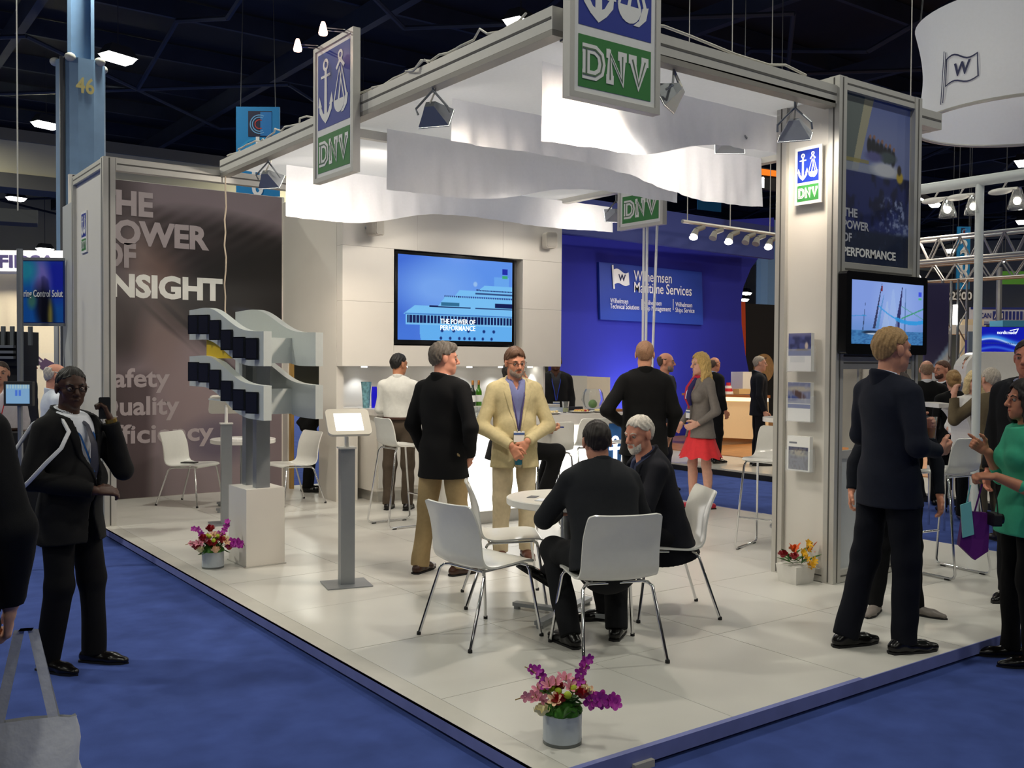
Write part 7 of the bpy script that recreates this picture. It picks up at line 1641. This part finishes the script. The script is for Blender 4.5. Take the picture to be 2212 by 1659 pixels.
t, wv, h_ = bgpanel('display_screen', 'blue wall screen reading nordicmade in the right background', 'screen', 2116, 706, 2230, 766, 13.5, (.01,.01,.012), .08, None, .01, nordic, 60, 36, hold='stand'); text('nordicmade', h_*.17, M_stext, t, (-wv*.18,-.012,h_*.74), bold=.01, width=wv*.36); b = MB(); stroke(b, [(wv*.06,h_*.86),(wv*.22,h_*.93),(wv*.18,h_*.78)], h_*.03, -.012, -.008); b.build('swoosh', M_stext, t)
t, wv, h_ = bgpanel('info_screen', 'small pale blue screen below the nordicmade display', 'screen', 2112, 778, 2166, 806, 13.4, (.02,.02,.02), .06, None, .01, lambda U, V: np.tile(L3(120,160,196), (len(U), 1)), 6, 4)
q = at_d(2160, 790, 12.6); t = thing('kiosk_body', 'white rounded kiosk under the nordicmade screen', 'kiosk', (q.x, q.y, 0), -YAW*1.2); MB().prism(rrect(-.42,.5,.0,at_d(2160,760,12.6).z,.25,6), 0, .5).build('shell', M_whitegloss, t)
bgpanel('navy_panel', 'narrow navy panel behind the white pipe', 'panel', 2084, 735, 2104, 1024, 14.5, rgb(26,26,110)); bgpanel('cream_panel', 'cream panel wall with shelves in the right background', 'wall panel', 2072, 690, 2120, 1000, 17.0, rgb(206,196,170)); bgpanel('green_banner', 'bright green hanging banner at the right edge', 'banner', 2164, 586, 2240, 614, 19.0, rgb(96,170,60), hold='hang'); bgpanel('blue_box_sign', 'turquoise box sign above the nordicmade screen', 'sign', 2166, 692, 2240, 712, 14.4, rgb(60,140,180), .4, hold='stand')
bgpanel('white_fascia', 'white booth fascia crossing behind the white pipe', 'fascia', 2040, 702, 2130, 722, 15.8, rgb(220,216,206), .3, hold='stand'); bgpanel('grey_sail', 'grey-blue angled stand panel behind the white pipe', 'panel', 2092, 716, 2110, 760, 14.2, rgb(110,128,150), .05, hold='stand')
q = at_d(2195, 900, 17.5); tag(MB().tube([(q.x,q.y,0), (q.x,q.y,at_d(2157,580,17.5).z)], .05, 8).build('grey_pole', M_silver), 'thin grey pole in front of the SCANAM sign', 'pole') if False else None
p_ = at_d(2157, 700, 17.5); tag(MB().tube([(0,0,0), (0,0,at_d(2157,578,17.5).z)], .05, 8).build('grey_pole', M_silver, loc=(p_.x, p_.y, 0)), 'thin grey pole in front of the SCANAM sign', 'pole')
# white arched counter among the crowd
q = at_d(2030, 1000, 9.9); t = thing('arched_counter', 'white glossy arched counter among the crowd right of the poster tower', 'counter', (q.x+.1, q.y, .10 if q.x > 11.05 else 0), -YAW)
pts = []; 
for i in range(13): a = math.radians(90-90*i/12); pts.append((-.02+.22*math.cos(a)*1.0, .98+.30*math.sin(a)))
out = [(-.17,1.28)]+pts+[(.20,.62)]; inn = [(.155,.62)]+[(x-.045 if i > 3 else x, z-.035) for i, (x, z) in list(enumerate(pts))[::-1]]+[(-.17,1.235)]
poly = out+inn; b = MB()
n_ = len(out)
for i in range(n_-1): b.prism([out[i], out[i+1], inn[n_-2-i], inn[n_-1-i]], -.22, .22)
b.build('arch', M_whitegloss, t); MB().box(-.10,.20,-.2,.2,.56,.62).build('shelf', M_whitegloss, t); 
for x, y in ((-.08,-.18),(.17,-.18),(-.08,.18),(.17,.18)): MB().tube([(x,y,0),(x,y,.57)], .012, 6).build('leg', M_chrome, t)

# ---------------------------------------------------------------- left background
bgpanel('cream_booth_wall', 'cream lit booth wall in the left background', 'wall panel', -40, 590, 128, 1010, 15.5, rgb(226,212,184))
t, wv, h_ = bgpanel('box_sign', 'white box sign with dark block letters at the left edge', 'sign', -60, 541, 140, 586, 14.8, rgb(212,214,222), .5, hold='stand'); text('FIDSA', h_*.80, mat('indigo_print', rgb(52,46,84), .5), t, (-wv/2+58/200*wv, -.01, h_*.2), bold=.04, width=wv*.62)
def hydro(U, V):
    C = np.tile(L3(20,96,190), (len(U), 1)); C = mixc(C, (24,40,190), blob(U,V,.85,.75,.35,.35,1.0)); C = mixc(C, (130,120,214), blob(U,V,.48,.72,.2,.35,1.0,10)); C = mixc(C, (14,16,40), blob(U,V,.55,.2,.2,.4,.9,15)); C = mixc(C, (150,140,70), blob(U,V,.68,.1,.06,.25,1.0)); C = mixc(C, (40,160,190), blob(U,V,.1,.85,.25,.2,1.0)); C = mixc(C, (70,130,120), blob(U,V,.25,.35,.1,.12,1.0)); return C
t, wv, h_ = bgpanel('hanging_banner', 'blue swirling banner about control solutions hung on a pole, left background', 'banner', 46, 563, 138, 698, 10.5, rgb(30,60,150), .03, None, .0, hydro, 40, 60); text('ering Control Solut', h_*.155, M_wtext, t, (-wv/2+.005,-.012,h_*.42), bold=.02, width=wv*.98); MB().box(-wv/2,wv/2,-.01,.04,h_,h_+.03).build('top_bar', M_silver, t); MB().box(-wv/2,wv/2,-.01,.04,-.03,0).build('bottom_bar', M_silver, t)
p_ = at_d(44, 768, 10.3); tag(MB().tube([(0,0,0), (0,0,at_d(44,538,10.3).z)], .032, 10).build('banner_pole', M_silver, loc=(p_.x, p_.y, 0), smooth=60), 'grey pole carrying the blue banner at the left', 'pole')
t, wv, h_ = bgpanel('equipment_rack', 'dark machinery rack with grey bars behind the banner pole', 'machinery', -30, 716, 46, 790, 10.8, rgb(22,24,26), .4)
for k in range(3): MB().box(-wv/2+.02, wv*.35, -.06, 0, h_*(.2+.16*k), h_*(.28+.16*k)).build('bar', M_silver, t)
for k in range(5): MB().box(-wv/2+.08+k*.1, -wv/2+.12+k*.1, -.03, .0, h_*.6, h_*1.15).build('slat', mat('rack_grey', rgb(92,96,98), .6), t)
MB().box(-wv/2, wv/2, .05, .35, -at_d(20,790,10.8).z, 0).build('cabinet', mat('rack_black', rgb(16,16,18), .6), t)
t, wv, h_ = bgpanel('monitor', 'small monitor with a pale blue diagram on a stand at the left edge', 'monitor', 8, 824, 70, 877, 7.6, (.03,.03,.032), .04, None, 0.01, lambda U, V: mixc(mixc(np.tile(L3(120,160,196), (len(U), 1)), (70,110,200), ((np.abs(U-.44) < .05) | (np.abs(U-.6) < .05)).astype(float)*((V > .4) & (V < .7))), (180,200,190), ((V > .8) & (np.mod(U*9, 1) > .4)).astype(float)*.6), 40, 26)
for ch_ in t.children:
    if ch_.name.startswith('picture'): ch_.scale = (.84, 1, .80); ch_.location.z = h_*.10
MB().tube([(0,.03,0), (0,.05,-at_d(40,877,7.6).z)], .02, 8).build('stand', M_silver, t)
t, wv, h_ = bgpanel('bottle_poster', 'picture of a tilted dark bottle on the cream wall at the left', 'poster', 62, 762, 122, 800, 15.46, rgb(224,212,188), .02)
b = MB(); stroke(b, [(-wv*.32,h_*.82),(wv*.05,h_*.35)], h_*.34, -.014, -.004); b.build('bottle_neck', mat('bottle_violet', rgb(80,60,84), .5), t); b = MB(); stroke(b, [(wv*.0,h_*.42),(wv*.45,h_*.05)], h_*.62, -.014, -.004); b.build('bottle_body', MATS['bottle_violet'], t); b = MB(); stroke(b, [(-wv*.36,h_*.88),(-wv*.28,h_*.77)], h_*.40, -.018, -.014); b.build('bottle_cap', mat('cap_pale', rgb(176,168,170), .5), t); b = MB(); stroke(b, [(-wv*.18,h_*.68),(-wv*.02,h_*.48)], h_*.09, -.018, -.014); b.build('bottle_stripe', MATS['cap_pale'], t)
p_ = at_d(115, 700, 9.8); tag(MB().box(-.5,.25,-.2,.3,0,.95).build('black_table', mat('table_black', rgb(16,16,20), .6), loc=(p_.x-.3, p_.y, 0)), 'black draped table behind the bald man at the left', 'table')
# fill lamps added at the neighbouring stands, fixtures included
def flush_lamp(label, loc, aim, size, power, colr, base):
    t = thing('added_lamp', label, 'lamp', loc, 0, 'stand lamps'); d = (Vector(aim)-Vector(loc)).normalized(); M = d.to_track_quat('-Z', 'Y').to_matrix().to_4x4()
    MB().box(-size/2, size/2, -size/4, size/4, .0, .08, M).build('housing', M_housing, t); MB().box(-size/2+.02, size/2-.02, -size/4+.02, size/4-.02, -.004, .0, M).build('lens', M_lens, t)
    if base == 'ceil': MB().tube([(0,0,.06), (0,0,ceil_z-loc[2])], .01, 5).build('drop_rod', M_alu, t)
    elif base: MB().tube([(0,0,-.0), (0,0,base-loc[2])], .015, 6).build('leg', M_alu, t)
    area_light('added_light', Vector(loc)+d*.03, aim, size, size/2, power, colr, 160)
flush_lamp('warm lamp hanging over the wooden floor of the neighbouring booth', (14.5, 9.0, 4.4), (14.0, 10.5, 0), .9, 110, (1,.80,.55), 'ceil')
flush_lamp('floor lamp washing the lower part of the blue sail wall', (13.6, 13.6, .45), (13.6, 14.6, 1.9), .8, 28, (.8,.85,1), .113)
lw_p = at_d(40, 700, 13.6); flush_lamp('lamp over the cream booth wall in the left background', (lw_p.x, lw_p.y, 3.6), at_d(60, 720, 15.5), .5, 45, (1,.92,.78), 'ceil')
